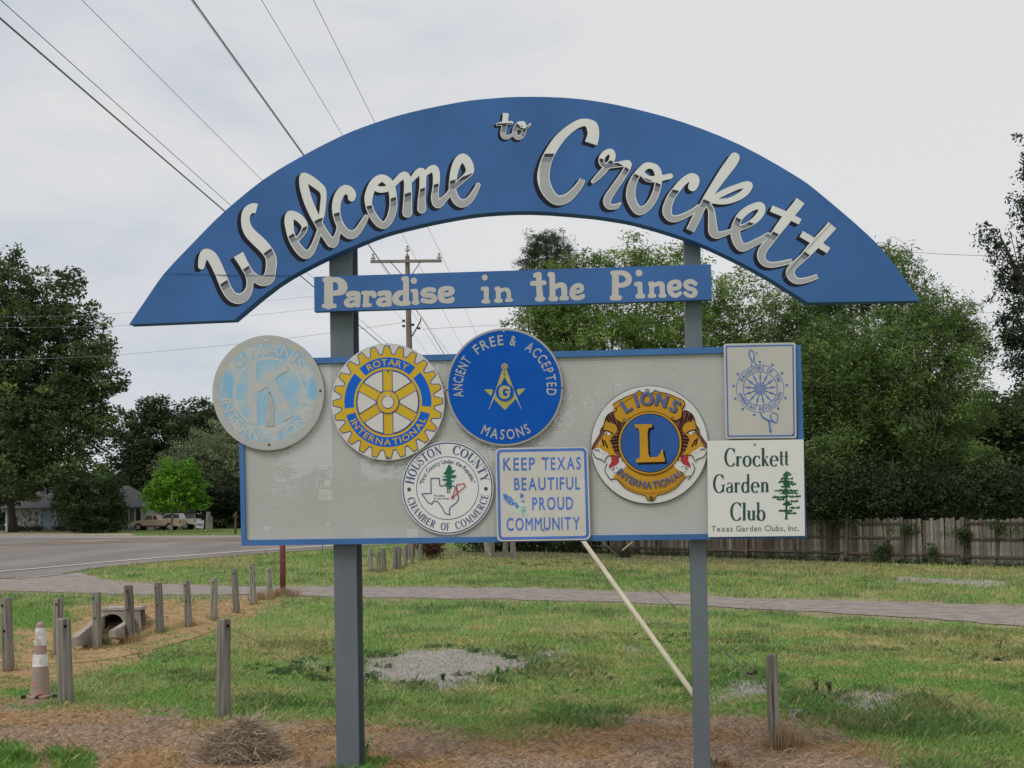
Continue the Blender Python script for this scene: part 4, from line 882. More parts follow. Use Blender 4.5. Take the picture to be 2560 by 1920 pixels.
# ---- 7 spinning wheel sign ---------------------------------------------------
OFF7 = .003
r7, T7, asp7 = poly_sign('rectangular_sign', 'upright cream sign with a blue thirteen-spoke spinning wheel, top right of the panel', [(1809, 859.5), (1989, 856), (1991.7, 1095.5), (1813.7, 1097)], OFF7, mat('sign_sheet_grey', (.49, .465, .43), .45, .04, 5), .035, mat('white_plate_rim', (.62, .61, .60), .5))
dblue = mat('wheel_blue_print', (.045, .15, .50), .5, .08, 10)
d = Decal(T7, OFF7); n = None
for a, b in ((.028, .046),):
    o = [(x, y / asp7) for x, y in rrect(a, a, 1 - a, asp7 - a, .02)]; i_ = [(x, y / asp7) for x, y in rrect(b, b, 1 - b, asp7 - b, .012)]; n = len(o)
    d.tri(o + i_, [(k, (k + 1) % n, (k + 1) % n + n, k + n) for k in range(n)], dblue, 2)
d.build('border', r7)
d = Decal(zoomT(3.19, 1740, 840), OFF7); cx, cy = 512, 420
d.ring(cx, cy, 191, dblue, 2, 64, ri=187); d.ring(cx, cy, 139, dblue, 2, 56, ri=134); d.ring(cx, cy, 30, dblue, 4, 32, ri=26); d.ring(cx, cy, 19, dblue, 4, 24, ri=14); d.ring(cx, cy, 6, dblue, 4, 12)
for k in range(13):
    a = math.radians(90 + k * 360 / 13); c_, s_ = math.cos(a), -math.sin(a); pt = lambda r, h: (cx + r * c_, cy + r * s_, h)
    d.polys(ribbon([pt(28, 3), pt(48, 6), pt(62, 2.2), pt(75, 2.2), pt(84, 5)], False, cap=False) + ribbon([pt(84, 8), pt(115, 3), pt(134, 1.6)], False, cap=False), dblue, 3)
for k in range(13):
    if k in (1, 7): continue
    a = 90 + 3 + k * 360 / 13 - 2; x, y = cx + 213 * math.cos(math.radians(a)), cy - 213 * math.sin(math.radians(a))
    d.polys([q if ((q[1][0]-q[0][0])*(q[2][1]-q[0][1])-(q[1][1]-q[0][1])*(q[2][0]-q[0][0]))>0 else q[::-1] for q in star(x, y, 15, -90)], dblue, 3)
d.polys(ribbon([(440, 240, 3), (447, 205, 3), (443, 190, 5), (425, 160, 4), (428, 120, 4), (440, 110, 3), (455, 125, 3), (465, 165, 4), (462, 195, 5), (470, 215, 3), (488, 232, 3)]) , dblue, 3)
d.polys(ribbon([(514, 610, 3), (530, 645, 6), (575, 670, 5), (640, 690, 3)]), dblue, 4); d.polys(ribbon([(600, 605, 3), (650, 630, 3), (640, 692, 3), (600, 660, 4), (596, 625, 3)]), dblue, 3); d.polys(ribbon([(580, 680, 5), (590, 730, 5), (594, 762, 8)]), dblue, 5)
d.build('emblem', r7)
d = Decal(zoomT(3.19, 1740, 840), OFF7)
d.arctext('DAUGHTERS', cx, cy, 149, 29, 158, 80, dblue, 3, ysign=-1, gap=.2); d.arctext('OF', cx, cy, 149, 29, 70, 54, dblue, 3, ysign=-1, gap=.2); d.arctext('THE', cx, cy, 149, 29, 42, 20, dblue, 3, ysign=-1, gap=.2)
d.arctext('AMERICAN', cx, cy, 176, 29, 192, 256, dblue, 3, ysign=-1, bottom=True, gap=.2); d.arctext('REVOLUTION', cx, cy, 176, 29, 267, 350, dblue, 3, ysign=-1, bottom=True, gap=.2)
d.build('lettering', r7); bolts(r7, zoomT(3.19, 1740, 840), [(482, 135), (255, 790), (770, 785)], OFF7 + .003, bolt_m, r=.003)

# ---- 8 white garden club board -------------------------------------------------
OFF8 = .006
r8, T8, a8 = poly_sign('rectangular_sign', 'plain white board with dark green lettering and a pine tree, bottom right of the panel', [(1768, 1101.8), (2009, 1098.6), (2012.7, 1340), (1770.4, 1343)], OFF8, mat('white_board_face', (.68, .675, .665), .4, .015, 3, spec=.5), 0, sheet_w)
dg = mat('dark_green_print', (.025, .075, .055), .5); pg = mat('tree_green_print', (.010, .085, .045), .5); tg = mat('grey_green_print', (.17, .20, .20), .5)
d = Decal(off=OFF8); d.T = lambda x, y: (1740 + x / 3.19, 840 + (y - (x - 480) * .010) / 3.19)
d.text('Crockett', 225, 740, 893, 1037, dg, 2, G=serif, gap=.045); d.text('Garden', 135, 580, 1102, 1246, dg, 2, G=serif, gap=.07); d.text('Club', 272, 555, 1327, 1470, dg, 2, G=serif, gap=.07)
d.text('Texas Garden Clubs, Inc.', 122, 822, 1512, 1556, tg, 2, gap=.15, space=.42); d.build('lettering', r8)
d = Decal(off=OFF8); d.T = zoomT(3.19, 1740, 840); P = []
br = [(1085, 700, 742), (1100, 690, 755), (1130, 672, 765), (1155, 655, 770), (1175, 700, 790), (1195, 675, 745), (1225, 625, 800), (1245, 665, 805), (1275, 605, 735), (1272, 745, 828), (1295, 640, 700), (1310, 750, 810), (1335, 690, 760), (1362, 740, 820), (1385, 655, 760), (1405, 725, 795)]
for y, a, b in br:
    for k in range(7):
        t = k / 7; x = a + (b - a) * t; P.append([(x, y + random.uniform(-6, 6) + 8), (x + (b - a) / 5, y + random.uniform(-10, 4)), (x + (b - a) / 4, y + random.uniform(6, 14)), (x + 6, y + random.uniform(12, 22))])
P = [hull(p) for p in P]; P += ribbon([(720, 1072, 3), (722, 1250, 6), (720, 1462, 9)], False, cap=False); P.append([(705, 1463), (738, 1463), (726, 1445), (714, 1445)])
P += [disc(722, 1175, 28, 9), disc(720, 1120, 16, 8), disc(715, 1240, 26, 9), disc(728, 1335, 24, 8)]
d.polys(P, pg, 2); d.build('emblem', r8)
bolts(r8, zoomT(3.19, 1740, 840), [(468, 866)], OFF8 + .001, mat('grey_bolt', (.22, .19, .17), .6), r=.005); bolts(r8, zoomT(3.19, 1740, 840), [(487, 1440)], OFF8 + .003, bolt_m, r=.004)
# ================================================================ ground, road, driveway, grass
def inpoly(poly, px, py):
    r = np.zeros(np.shape(px), bool); n = len(poly)
    for i in range(n):
        x0, y0 = poly[i - 1]; x1, y1 = poly[i]
        if y0 == y1: continue
        c = ((y0 > py) != (y1 > py)) & (px < (x1 - x0) * (py - y0) / (y1 - y0) + x0); r ^= c
    return r
G_LUSH = np.array((.135, .262, .054)); G_MID = np.array((.20, .295, .085)); G_YEL = np.array((.285, .325, .130)); STRAW = np.array((.44, .335, .165))
RUST = np.array((.40, .255, .135)); DEAD = np.array((.375, .275, .20)); GRAV = np.array((.37, .335, .315)); DIRT = np.array((.26, .20, .15)); SAND = np.array((.42, .34, .25))
Z_DEAD = [(-900, 1752), (0, 1748), (160, 1765), (300, 1765), (420, 1785), (560, 1800), (700, 1792), (900, 1797), (1050, 1815), (1200, 1828), (1330, 1832), (1480, 1800), (1560, 1780), (1700, 1778), (1850, 1785), (2000, 1798), (2080, 1830), (2190, 1862), (2300, 1930), (2500, 2600), (-900, 2600)]
Z_STRAW = [(-500, 1690), (0, 1640), (40, 1565), (180, 1520), (300, 1500), (560, 1500), (680, 1468), (730, 1478), (690, 1510), (600, 1560), (480, 1600), (330, 1650), (180, 1690), (0, 1728), (-500, 1790)]
Z_GREENIN = [(20, 1520), (140, 1520), (190, 1545), (150, 1575), (60, 1570), (10, 1545)]
Z_GRAV = [[(900, 1650), (992, 1633), (1104, 1614), (1179, 1620), (1299, 1634), (1335, 1655), (1291, 1678), (1216, 1706), (1120, 1732), (1010, 1728), (930, 1705), (880, 1680)],
          [(1340, 1630), (1400, 1618), (1450, 1630), (1420, 1650), (1350, 1650)], [(1555, 1618), (1620, 1612), (1625, 1632), (1570, 1636)],
          [(1770, 1715), (1850, 1700), (1930, 1722), (1900, 1752), (1790, 1755)], [(2020, 1735), (2120, 1728), (2240, 1732), (2230, 1765), (2160, 1778), (2080, 1758)], [(700, 1660), (800, 1650), (800, 1665), (700, 1670)],
          [(2250, 1440), (2350, 1447), (2500, 1455), (2505, 1468), (2380, 1462), (2240, 1452)], [(2480, 1755), (2530, 1755), (2520, 1765)]]
Z_GFRONT = [[(-300, 1880), (60, 1860), (80, 1900), (110, 1960), (90, 2200), (-300, 2200)], [(130, 1880), (200, 1872), (240, 1920), (230, 2100), (110, 2100)], [(870, 1898), (960, 1905), (960, 1990), (850, 1990)]]
DRV_X = [-400, -60, 45, 153, 202, 250, 300, 400, 600, 900, 1300, 1723, 1860, 2200, 2560, 3100]
DRV_T = [1462, 1452, 1447, 1437, 1433, 1449, 1456, 1461, 1467, 1470, 1471, 1486, 1497, 1506, 1516, 1530]
DRV_B = [1478, 1478, 1479, 1482, 1483, 1484, 1486, 1489, 1488, 1494, 1500, 1513, 1522, 1540, 1565, 1605]
RD_X = [-500, -80, 0, 150, 240, 400, 620, 750, 900, 1000, 1100, 1250]
RD_N = [1500, 1456, 1448, 1437, 1421, 1405, 1387, 1378, 1367, 1359, 1351, 1342]
RD_F = [1335, 1337.5, 1338, 1339.5, 1340, 1340, 1339.5, 1339, 1338, 1336.5, 1334.5, 1331]
def zone(P, jit=0, seed=0):
    """ground colour, grass amount (0..1), height factor for points P (n,2) in metres"""
    x, y = P[:, 0], P[:, 1]; z = terr(x, y)
    px, py = proj(np.stack([x, y, z], 1))
    k = np.clip(14 / np.maximum(y, 5), .1, 2.2)
    wx = (fbm(x * 1.3, y * 1.3, 31) - .5); wy = (fbm(x * 1.3 + 9, y * 1.3, 37) - .5); wf = (fbm(x * 6, y * 6, 39) - .5); wg = (fbm(x * 7 + 3, y * 7, 47) - .5)
    qx = px + (wx * 130 + wf * 60) * k; qy = py + (wy * 34 + wg * 26) * k
    if jit:
        jr = np.random.default_rng(seed + 99); qx = qx + jr.normal(0, 26 * jit, len(x)) * k; qy = qy + jr.normal(0, 8 * jit, len(x)) * k
    a = fbm(x * .55, y * .35, 41, 5); b = fbm(x * 1.9, y * 1.6, 43, 4); c_ = fbm(x * 4.7, y * 4.7, 53, 3)
    col = G_LUSH + (G_MID - G_LUSH) * np.clip((a - .30) * 3.2, 0, 1)[:, None]
    col = col + (G_YEL - col) * np.clip((b - .44) * 4.0, 0, 1)[:, None] * .8
    st = np.clip((.62 * b + .38 * c_ - .57) * 8, 0, 1) * np.clip((a - .32) * 4, 0, 1)
    right = np.clip((px - 1300) / 900, 0, 1) * np.clip((y - 7) / 3, 0, 1)
    st = np.clip(st + right * np.clip((b - .50) * 3.2, 0, .55), 0, 1)
    col = col + (STRAW - col) * (st * .50)[:, None]
    dk = np.clip((fbm(x * 1.1 + 20, y * .8, 71, 4) - .56) * 9, 0, 1); col = col + (np.array((.085, .155, .055)) - col) * (dk * .6)[:, None]
    amt = 1 - .35 * st; hf = .45 + .8 * a + .9 * (b - .4) + .5 * dk
    far = np.clip((y - 60) / 40, 0, 1)[:, None]; col = col * (1 - far * .25) + far * .25 * np.array((.14, .19, .05))
    def put(m, c2, am, hh, f=1.0):
        nonlocal col, amt, hf
        w = m.astype(float) * f; col = col + (c2 - col) * w[:, None]; amt = amt * (1 - w) + am * w; hf = hf * (1 - w) + hh * w
    for q, f_ in ((  [(540, 1600), (700, 1570), (840, 1560), (840, 1640), (700, 1655), (580, 1650)], .45), ([(1290, 1690), (1480, 1650), (1620, 1640), (1560, 1700), (1420, 1740), (1290, 1760)], .25), ([(2080, 1590), (2560, 1570), (2560, 1680), (2300, 1650), (2100, 1630)], .35), ([(880, 1395), (1300, 1388), (1300, 1412), (1000, 1432), (880, 1450)], .5), ([(1300, 1395), (2560, 1420), (2560, 1445), (1700, 1425), (1300, 1425)], .5), ([(1330, 1570), (1700, 1560), (1720, 1600), (1400, 1610)], .25)):
        put(inpoly(q, qx, qy), RUST * .8 + G_YEL * .25, .85, .7, f_ * .75)
    lawn = (y > 60) & (px < 800); put(lawn, np.array((.15, .225, .05)), .6, .7, .7)
    put((px > 200) & (px < 640) & (py > 1378) & (py < 1432) & (qy < 1418), np.array((.33, .27, .11)), .8, .9, .55)
    dead = DEAD + (RUST - DEAD) * np.clip((b - .42) * 4, 0, 1)[:, None] + (DIRT - DEAD) * np.clip((c_ - .58) * 4, 0, 1)[:, None]
    mixs = np.clip((.5 * b + .5 * c_ - .30) * 7, .5, 1)
    put(inpoly(Z_STRAW, qx, qy) & (y < 40), RUST * (.8 + .5 * c_[:, None]) , .9, .9, .92 * mixs)
    put(inpoly(Z_GREENIN, qx, qy) & (y < 40), G_LUSH, 1, 1.3)
    put(inpoly(Z_DEAD, qx, qy) & (y < 12), dead, 1, .7)
    put((py > 1372) & (py < 1410) & (px > 990) & (y < 62) & (qy < 1396 + (px - 1300) * .025), DIRT * .8, .5, 1.0, .6)
    g = np.zeros(len(x), bool)
    for q in Z_GRAV: g |= inpoly(q, qx, qy)
    put(g, GRAV * (.85 + .3 * c_[:, None]), .07, .6, .95)
    gf = np.zeros(len(x), bool)
    for q in Z_GFRONT: gf |= inpoly(q, px + wx * 60 + wf * 40, py + wy * 30)
    put(gf & (y < 12), G_LUSH * 1.0, 1, 1.25)
    dT = np.interp(px, DRV_X, DRV_T); dB = np.interp(px, DRV_X, DRV_B)
    near = (y > 14) & (y < 60)
    ed = near & (qy > dT - 5) & (qy < dB + 7); put(ed, SAND * .85, .35, .6, .6)
    pav = near & (py > dT + wf * 7 * k) & (py < dB + wg * 14 * k)
    rn = np.interp(px, RD_X, RD_N); rf = np.interp(px, RD_X, RD_F)
    pav |= (px < 1300) & (py < rn + wf * 2) & (py > rf) & (y > 30)
    put(pav, SAND * .8, 0, 0)
    put((px < 330) & (py < 1339) & (py > 1329 + px * .012) & (y > 80), SAND * 1.05, .1, .5, .9)
    return col, np.where(pav, 0, amt), hf

rows = np.concatenate([[-80, -40, -15, -5, 0, 2, 4], np.geomspace(5, 60, 230), np.geomspace(61, 150, 70), np.geomspace(160, 4000, 30)])
fr = np.linspace(-1, 1, 340); fr = np.sign(fr) * np.abs(fr) ** 1.35
hw = 14 + .95 * np.abs(rows)
X = fr[None, :] * hw[:, None]; Y = np.repeat(rows[:, None], len(fr), 1)
P2 = np.stack([X.ravel(), Y.ravel()], 1); Zg = terr(P2[:, 0], P2[:, 1])
gc, ga, gh = zone(P2)
nr, ncx = X.shape
idx = np.arange(nr * ncx).reshape(nr, ncx)
Fq = np.stack([idx[:-1, :-1], idx[:-1, 1:], idx[1:, 1:], idx[1:, :-1]], -1).reshape(-1, 4)
me = bpy.data.meshes.new('ground'); me.vertices.add(len(P2)); me.vertices.foreach_set('co', np.column_stack([P2, Zg]).astype(np.float32).ravel())
me.loops.add(Fq.size); me.loops.foreach_set('vertex_index', Fq.ravel().astype(np.int32)); me.polygons.add(len(Fq))
me.polygons.foreach_set('loop_start', np.arange(0, Fq.size, 4, dtype=np.int32)); me.polygons.foreach_set('loop_total', np.full(len(Fq), 4, np.int32))
me.polygons.foreach_set('use_smooth', np.ones(len(Fq), bool)); me.update(calc_edges=True)
ca = me.color_attributes.new('Col', 'FLOAT_COLOR', 'POINT'); cc = np.ones((len(P2), 4), np.float32); cc[:, :3] = gc * .82; ca.data.foreach_set('color', cc.ravel())
me.materials.append(attr_mat('turf_soil', .95, 0, .35, 9, .02)); tag(link('ground', me), kind='structure')

# sheets laid on the ground ---------------------------------------------
def sheet_strip(name, xs, tops, bots, m, lift, ymin, ymax, nx=220, ny=10, rag=0.0, kind='structure', parent=None):
    px = np.linspace(xs[0], xs[-1], nx); T = np.interp(px, xs, tops); B_ = np.interp(px, xs, bots); V = []
    for i in range(nx):
        a = gp(px[i], T[i], ymin, ymax); b = gp(px[i], B_[i], ymin, ymax)
        if rag:
            a = a + (a - b).normalized() * rag * (float(fbm(np.array([a.x * 1.7]), np.array([a.y * 1.7]), 61)[0]) - .5) * 2; b = b + (b - a).normalized() * rag * (float(fbm(np.array([b.x * 1.9]), np.array([b.y * 1.9]), 67)[0]) - .5) * 2
        for j in range(ny + 1):
            p = a.lerp(b, j / ny); V.append((p.x, p.y, tz(p.x, p.y) + lift))
    Fc = [(i * (ny + 1) + j, i * (ny + 1) + j + 1, (i + 1) * (ny + 1) + j + 1, (i + 1) * (ny + 1) + j) for i in range(nx - 1) for j in range(ny)]
    o = link(name, mesh(name, V, Fc, m), parent); return tag(o, kind=kind) if kind else o
asph = mat('worn_asphalt', (.165, .145, .135), .9, .14, .35, (1, .25, 1), .004, 40, col2=(.225, .20, .187), detail=9)
asph_s = mat('shoulder_asphalt', (.25, .235, .225), .9, .12, 2, (1, 1, 1), .004, 50, detail=8)
grv = mat('gravel_drive', (.215, .185, .17), .95, .18, 3, (1, 1, 1), .02, 45, col2=(.335, .29, .265), detail=10)
line_w = mat('road_line_white', (.47, .45, .42), .8, .3, 8, detail=8); line_y = mat('road_line_yellow', (.32, .235, .14), .8, .2, 3)
ROAD = sheet_strip('road', RD_X, RD_F, RD_N, asph, .022, 30, 150, 160, 30)
sheet_strip('road_shoulder', RD_X, RD_F, [a + (b - a) * .055 + 2.6 for a, b in zip(RD_F, RD_N)], asph_s, .040, 30, 150, 120, 4)
WL = [(-100, 1442), (0, 1431), (150, 1418), (280, 1405.5), (440, 1392.5), (602, 1380), (750, 1370), (1000, 1354)]
sheet_strip('edge_line', [p[0] for p in WL], [p[1] - .9 for p in WL], [p[1] + 1.0 for p in WL], line_w, .045, 30, 150, 100, 1)
YL = [(-100, 1365), (0, 1364), (196, 1359), (364, 1354.5), (602, 1350.5), (750, 1348)]
sheet_strip('centre_line', [p[0] for p in YL], [p[1] - 3.0 for p in YL], [p[1] - 2.1 for p in YL], line_y, .045, 30, 150, 100, 1)
sheet_strip('centre_line', [p[0] for p in YL], [p[1] + .2 for p in YL], [p[1] + 1.1 for p in YL], line_y, .045, 30, 150, 100, 1)
sheet_strip('driveway', DRV_X, DRV_T, DRV_B, grv, .016, 14, 60, 420, 8, rag=.38)
sheet_strip('edge_line', [40, 100, 155], [1447.6, 1442.4, 1437.6], [1449, 1443.6, 1438.6], mat('faint_line', (.42, .39, .36), .8, .3, 20), .045, 30, 60, 20, 1)

# blades ------------------------------------------------------------------
BLADE = attr_mat('grass_blades', .65, .30, spec=.25)
def scatter(n, y0, y1, half, seed):
    r = np.random.default_rng(seed); y = np.exp(r.uniform(math.log(y0), math.log(y1), n)); x = r.uniform(-1, 1, n) * (half * y + .8)
    return r, x, y
def make_blades(name, n, y0, y1, seed, dead=False):
    r, x, y = scatter(n, y0, y1, .60, seed); c, a, h = zone(np.stack([x, y], 1), 1.0, seed)
    isdead = (c[:, 0] > c[:, 1] * 1.12)
    keep = (r.random(n) < a) & (isdead == dead); x, y, c, h, r_ = x[keep], y[keep], c[keep], h[keep], None; m = len(x)
    z = terr(x, y); th = r.uniform(0, 2 * pi, m); w = np.maximum(.0030, y * .00042) * r.uniform(.6, 1.4, m)
    if dead: w = w * .7; ln = r.uniform(.025, .09, m) * np.clip(y / 16, .8, 1.6) * np.where(r.random(m) < .04, 1.8, 1); up = r.uniform(-.02, .55, m) ** 1.0; up = np.maximum(up, .03)
    else: ln = (.030 + .045 * r.random(m)) * h * np.clip(y / 14, 1, 2.2) * np.where(r.random(m) < .03, 1.9, 1); up = r.uniform(.45, 1.0, m)
    hor = np.sqrt(1 - up ** 2); dx, dy = np.cos(th), np.sin(th)
    bx, by = -dy * w, dx * w
    base = np.stack([x, y, z - .004], 1); B_ = np.stack([bx, by, 0 * bx], 1)
    mid = base + np.stack([dx * hor * ln * .35, dy * hor * ln * .35, up * ln * .62], 1)
    tip = base + np.stack([dx * hor * ln, dy * hor * ln, up * ln], 1)
    if y1 > 20 and not dead: V = np.stack([base - B_, base + B_, tip], 1).reshape(-1, 3); k = 3
    else: V = np.stack([base - B_, base + B_, mid + B_ * .7, tip], 1).reshape(-1, 3); k = 4
    br = r.uniform(.68, 1.35, m)[:, None] if dead else r.uniform(.72, 1.38, m)[:, None]
    cj = c * br
    if dead:
        pale = r.random(m) < .16; cj[pale] = np.array((.50, .40, .25)) * r.uniform(.7, 1.1, pale.sum())[:, None]
        dk = r.random(m) < .14; cj[dk] *= .6
    else:
        sy = r.random(m) < .10; cj[sy] = np.array((.40, .33, .16)) * r.uniform(.7, 1.1, sy.sum())[:, None]
        cj[:, 0] *= r.uniform(.8, 1.2, m)
    cj = np.clip(cj * 1.12, 0, 1)
    return link(name, fastmesh(name, V, k, BLADE, cj))
tag(make_blades('grass', 330000, 5.5, 18, 1), 'short mown grass, bright green with straw patches', 'grass', kind='stuff')
tag(make_blades('grass', 330000, 18, 120, 2), 'mown grass beyond the posts and over the road', 'grass', kind='stuff')
tag(make_blades('dry_thatch', 300000, 5.3, 12, 3, True), 'dead brown thatch at the foot of the sign', 'dry grass', kind='stuff')
tag(make_blades('dry_thatch', 130000, 12, 60, 4, True), 'straw coloured dry grass along the row of posts', 'dry grass', kind='stuff')
# small stones of the gravel patches
def stones(n, seed):
    r = np.random.default_rng(seed); pts = []
    x = r.uniform(-2.6, 5.2, n * 30); y = r.uniform(8.6, 14.5, n * 30); px, py = proj(np.stack([x, y, terr(x, y)], 1)); g = np.zeros(len(x), bool)
    for q in Z_GRAV: g |= inpoly(q, px + r.normal(0, 12, len(x)), py + r.normal(0, 4, len(x)))
    x, y = x[g][:n], y[g][:n]; m = len(x); z = terr(x, y); s = r.uniform(.003, .010, m) * np.where(r.random(m) < .03, 2, 1); V = np.zeros((m, 6, 3))
    dirs = np.array([(1, 0, 0), (-1, 0, 0), (0, 1, 0), (0, -1, 0), (0, 0, 1), (0, 0, -1)], float)
    V = np.stack([x, y, z], 1)[:, None, :] + dirs[None] * s[:, None, None] * r.uniform(.6, 1.3, (m, 6, 1))
    tri = np.array([(0, 2, 4), (2, 1, 4), (1, 3, 4), (3, 0, 4)]); VV = V[:, tri, :].reshape(-1, 3)
    col = np.repeat(GRAV * r.uniform(.6, 1.5, m)[:, None], 4, 0); return fastmesh('gravel_stones', VV, 3, BLADE, np.clip(col, 0, 1))
tag(link('gravel_stones', stones(9000, 5)), 'grey gravel scattered over the bare patches', 'gravel', kind='stuff')
# ================================================================ trees
LEAF = attr_mat('foliage', .6, .28, spec=.25)
bark = mat('bark_dark', (.055, .045, .036), .95, .35, 5, (1, 1, .25), .03)
bark_g = mat('bark_grey', (.20, .185, .16), .95, .3, 5, (1, 1, .25), .02)
def ell(px, py, rx, ry, D, dd=0, rd=None):
    """ellipsoid of a crown: centre and radii in metres"""
    Y = D + dd; c = at(px, py, Y); s = Y / F; return (c.x, c.y, c.z, rx * s, (rd if rd else .5 * (rx + ry)) * s, ry * s)
def leaves(name, ells, n, size, cols, parent, origin, seed, clump=.9, per=40, slim=.45, droop=0.0, fill=.55, mat_=None):
    r = np.random.default_rng(seed); E = np.array(ells, float); vol = E[:, 3] * E[:, 4] * E[:, 5]; p = vol ** .8 / (vol ** .8).sum()
    nc = max(8, n // per); k = r.choice(len(E), nc, p=p); d = r.normal(size=(nc, 3)); d /= np.linalg.norm(d, axis=1)[:, None]
    rad = (r.random(nc) ** fill)[:, None]
    rad = rad * (1 + .10 * r.normal(size=(nc, 1))); c = E[k, :3] + d * rad * E[k, 3:]
    cs = clump * r.uniform(.45, 1.3, nc)
    cc = np.array(cols, float); w = r.random(nc)
    t = np.clip((rad[:, 0] - .55) * 1.6, 0, 1) * w                               # young growth sits on the outer twigs
    ccol = cc[0] + (cc[1] - cc[0]) * w[:, None] + (cc[2] - cc[1]) * np.clip(t * 1.6 - .7, 0, 1)[:, None]
    ccol = ccol * r.uniform(.8, 1.2, nc)[:, None]
    j = np.repeat(np.arange(nc), per); m = len(j); o = r.normal(size=(m, 3)); o /= np.maximum(np.linalg.norm(o, axis=1), 1e-6)[:, None]
    o *= (r.random(m) ** .45)[:, None]; o[:, 2] *= .62
    P = c[j] + o * cs[j][:, None]; P[:, 2] -= droop * np.abs(r.normal(size=m)) * cs[j]
    a = r.normal(size=(m, 3)); a[:, 2] = a[:, 2] * .6 - droop * 1.5; a /= np.linalg.norm(a, axis=1)[:, None]
    b = np.cross(a, r.normal(size=(m, 3))); b /= np.maximum(np.linalg.norm(b, axis=1), 1e-6)[:, None]
    s = size * r.uniform(.6, 1.35, m)[:, None]
    V = np.stack([P - a * s, P + b * s * slim, P + a * s, P - b * s * slim], 1).reshape(-1, 3) - np.array(origin)
    col = np.clip(ccol[j] * r.uniform(.8, 1.22, m)[:, None], 0, 1)
    return link(name, fastmesh(name, V, 4, mat_ or LEAF, col), parent)
def limbs(root, base, r0, ends, m, n=8, fork=.35, wob=.25):
    b = MB(); base = Vector(base); fk = base.lerp(Vector(ends[0]), fork)
    def path(a, c, k, w):
        a, c = Vector(a), Vector(c); L_ = (c - a).length; P = []
        for i in range(k + 1):
            t = i / k; q = a.lerp(c, t); q += Vector((random.uniform(-1, 1), random.uniform(-1, 1), random.uniform(-.3, .3))) * w * L_ * .1 * math.sin(pi * t); P.append(q)
        return P
    P = path(base - Vector((0, 0, .2)), fk, 5, wob); b.tube(P, [r0 * 1.45] + [r0 * (1 - .35 * i / 5) for i in range(5)], n)
    t_ = b.build('trunk', m, root, root.location, smooth=True)
    b = MB()
    for e in ends:
        st = P[random.randint(3, 5)]; Q = path(st, e, 7, wob * 1.6); b.tube(Q, [r0 * .45 * (1 - .85 * i / 7) + .012 for i in range(8)], 6)
        for q in range(3):
            s = Q[random.randint(3, 6)]; e2 = Vector(e) + Vector((random.uniform(-1, 1), random.uniform(-1, 1), random.uniform(-.5, .6))) * (Vector(e) - base).length * .05
            b.tube(path(s, e2, 4, wob), [r0 * .14, r0 * .11, r0 * .08, r0 * .05, r0 * .02 + .006], 5)
    b.build('limbs', m, root, root.location, smooth=True); return t_
def tree(name, label, base, r0, ells, n, size, cols, seed, m=bark, group=None, ends=None, fork=.35, **k):
    root = empty(name, base, label, 'tree' if 'shrub' not in name else 'shrub', group)
    if ends is None: ends = [(e[0] + random.uniform(-.2, .2) * e[3], e[1] + random.uniform(-.2, .2) * e[4], e[2] + .05 * e[5]) for e in ells]
    limbs(root, base, r0, ends, m, fork=fork); leaves('crown', ells, n, size, cols, root, base, seed, **k); return root
OAK = [(.045, .070, .026), (.085, .132, .040), (.15, .22, .058)]
DARK = [(.036, .054, .026), (.068, .102, .036), (.115, .17, .055)]
WIL = [(.085, .140, .034), (.175, .265, .058), (.33, .44, .10)]
GRY = [(.14, .18, .095), (.21, .265, .14), (.28, .34, .18)]
LIME = [(.085, .20, .016), (.145, .32, .025), (.21, .42, .035)]
PINE = [(.055, .078, .044), (.09, .12, .062), (.13, .165, .08)]

D = 112; b0 = gd(33, D)
E1 = [ell(*e, D, dd) for e, dd in [((0, 770, 130, 150), 0), ((110, 770, 105, 110), -2), ((185, 850, 90, 110), 1), ((215, 930, 85, 80), -2), ((90, 950, 190, 120), 0), ((-60, 950, 200, 160), 2), ((210, 1000, 85, 80), 2), ((120, 1060, 170, 105), -3), ((20, 655, 35, 45), 0), ((170, 700, 38, 38), 1), ((265, 880, 45, 40), -1), ((270, 960, 42, 45), 0), ((120, 1190, 170, 75), -4), ((-60, 1150, 170, 120), 0), ((60, 1110, 190, 110), 3), ((255, 1060, 40, 50), 1), ((10, 1230, 90, 50), 4)]]
tree('oak_tree', 'tall dark oak across the road at the left edge, the biggest tree there', b0, .42, E1, 105000, .20, OAK, 21, clump=1.15, per=45, slim=.55, fill=.42, fork=.3, ends=[(e[0], e[1], e[2]) for e in E1[:9]])
D = 150; b0 = gd(395, D)
tree('broadleaf_tree', 'dark green rounded tree behind the grey roofed house', b0, .35, [ell(*e, D) for e in [(400, 1050, 70, 60), (335, 1070, 65, 55), (330, 1130, 80, 60), (420, 1120, 110, 75), (380, 1210, 150, 80)]], 30000, .26, DARK, 22, clump=1.3, group='trees behind the house', fill=.42)
D = 156; b0 = gd(520, D)
tree('broadleaf_tree', 'tall dark tree with rounded top behind the pickups, left of the round pale sign', b0, .35, [ell(*e, D) for e in [(505, 1040, 62, 50), (560, 1060, 90, 60), (640, 1080, 90, 70), (520, 1110, 110, 80), (600, 1180, 120, 90), (450, 1060, 40, 40)]], 34000, .26, DARK, 23, clump=1.3, group='trees behind the house', fill=.42)
D = 134; b0 = gd(521, D)
tree('willow_tree', 'soft grey-green round tree with a pale trunk beside the sign panel', b0, .45, [ell(*e, D) for e in [(540, 1140, 95, 82), (470, 1160, 60, 50), (590, 1190, 90, 80), (420, 1170, 40, 35), (520, 1200, 80, 50)]], 34000, .17, GRY, 24, m=bark_g, clump=1.1, slim=.4, fill=.42, fork=.6)
D = 128; b0 = gd(502, D)
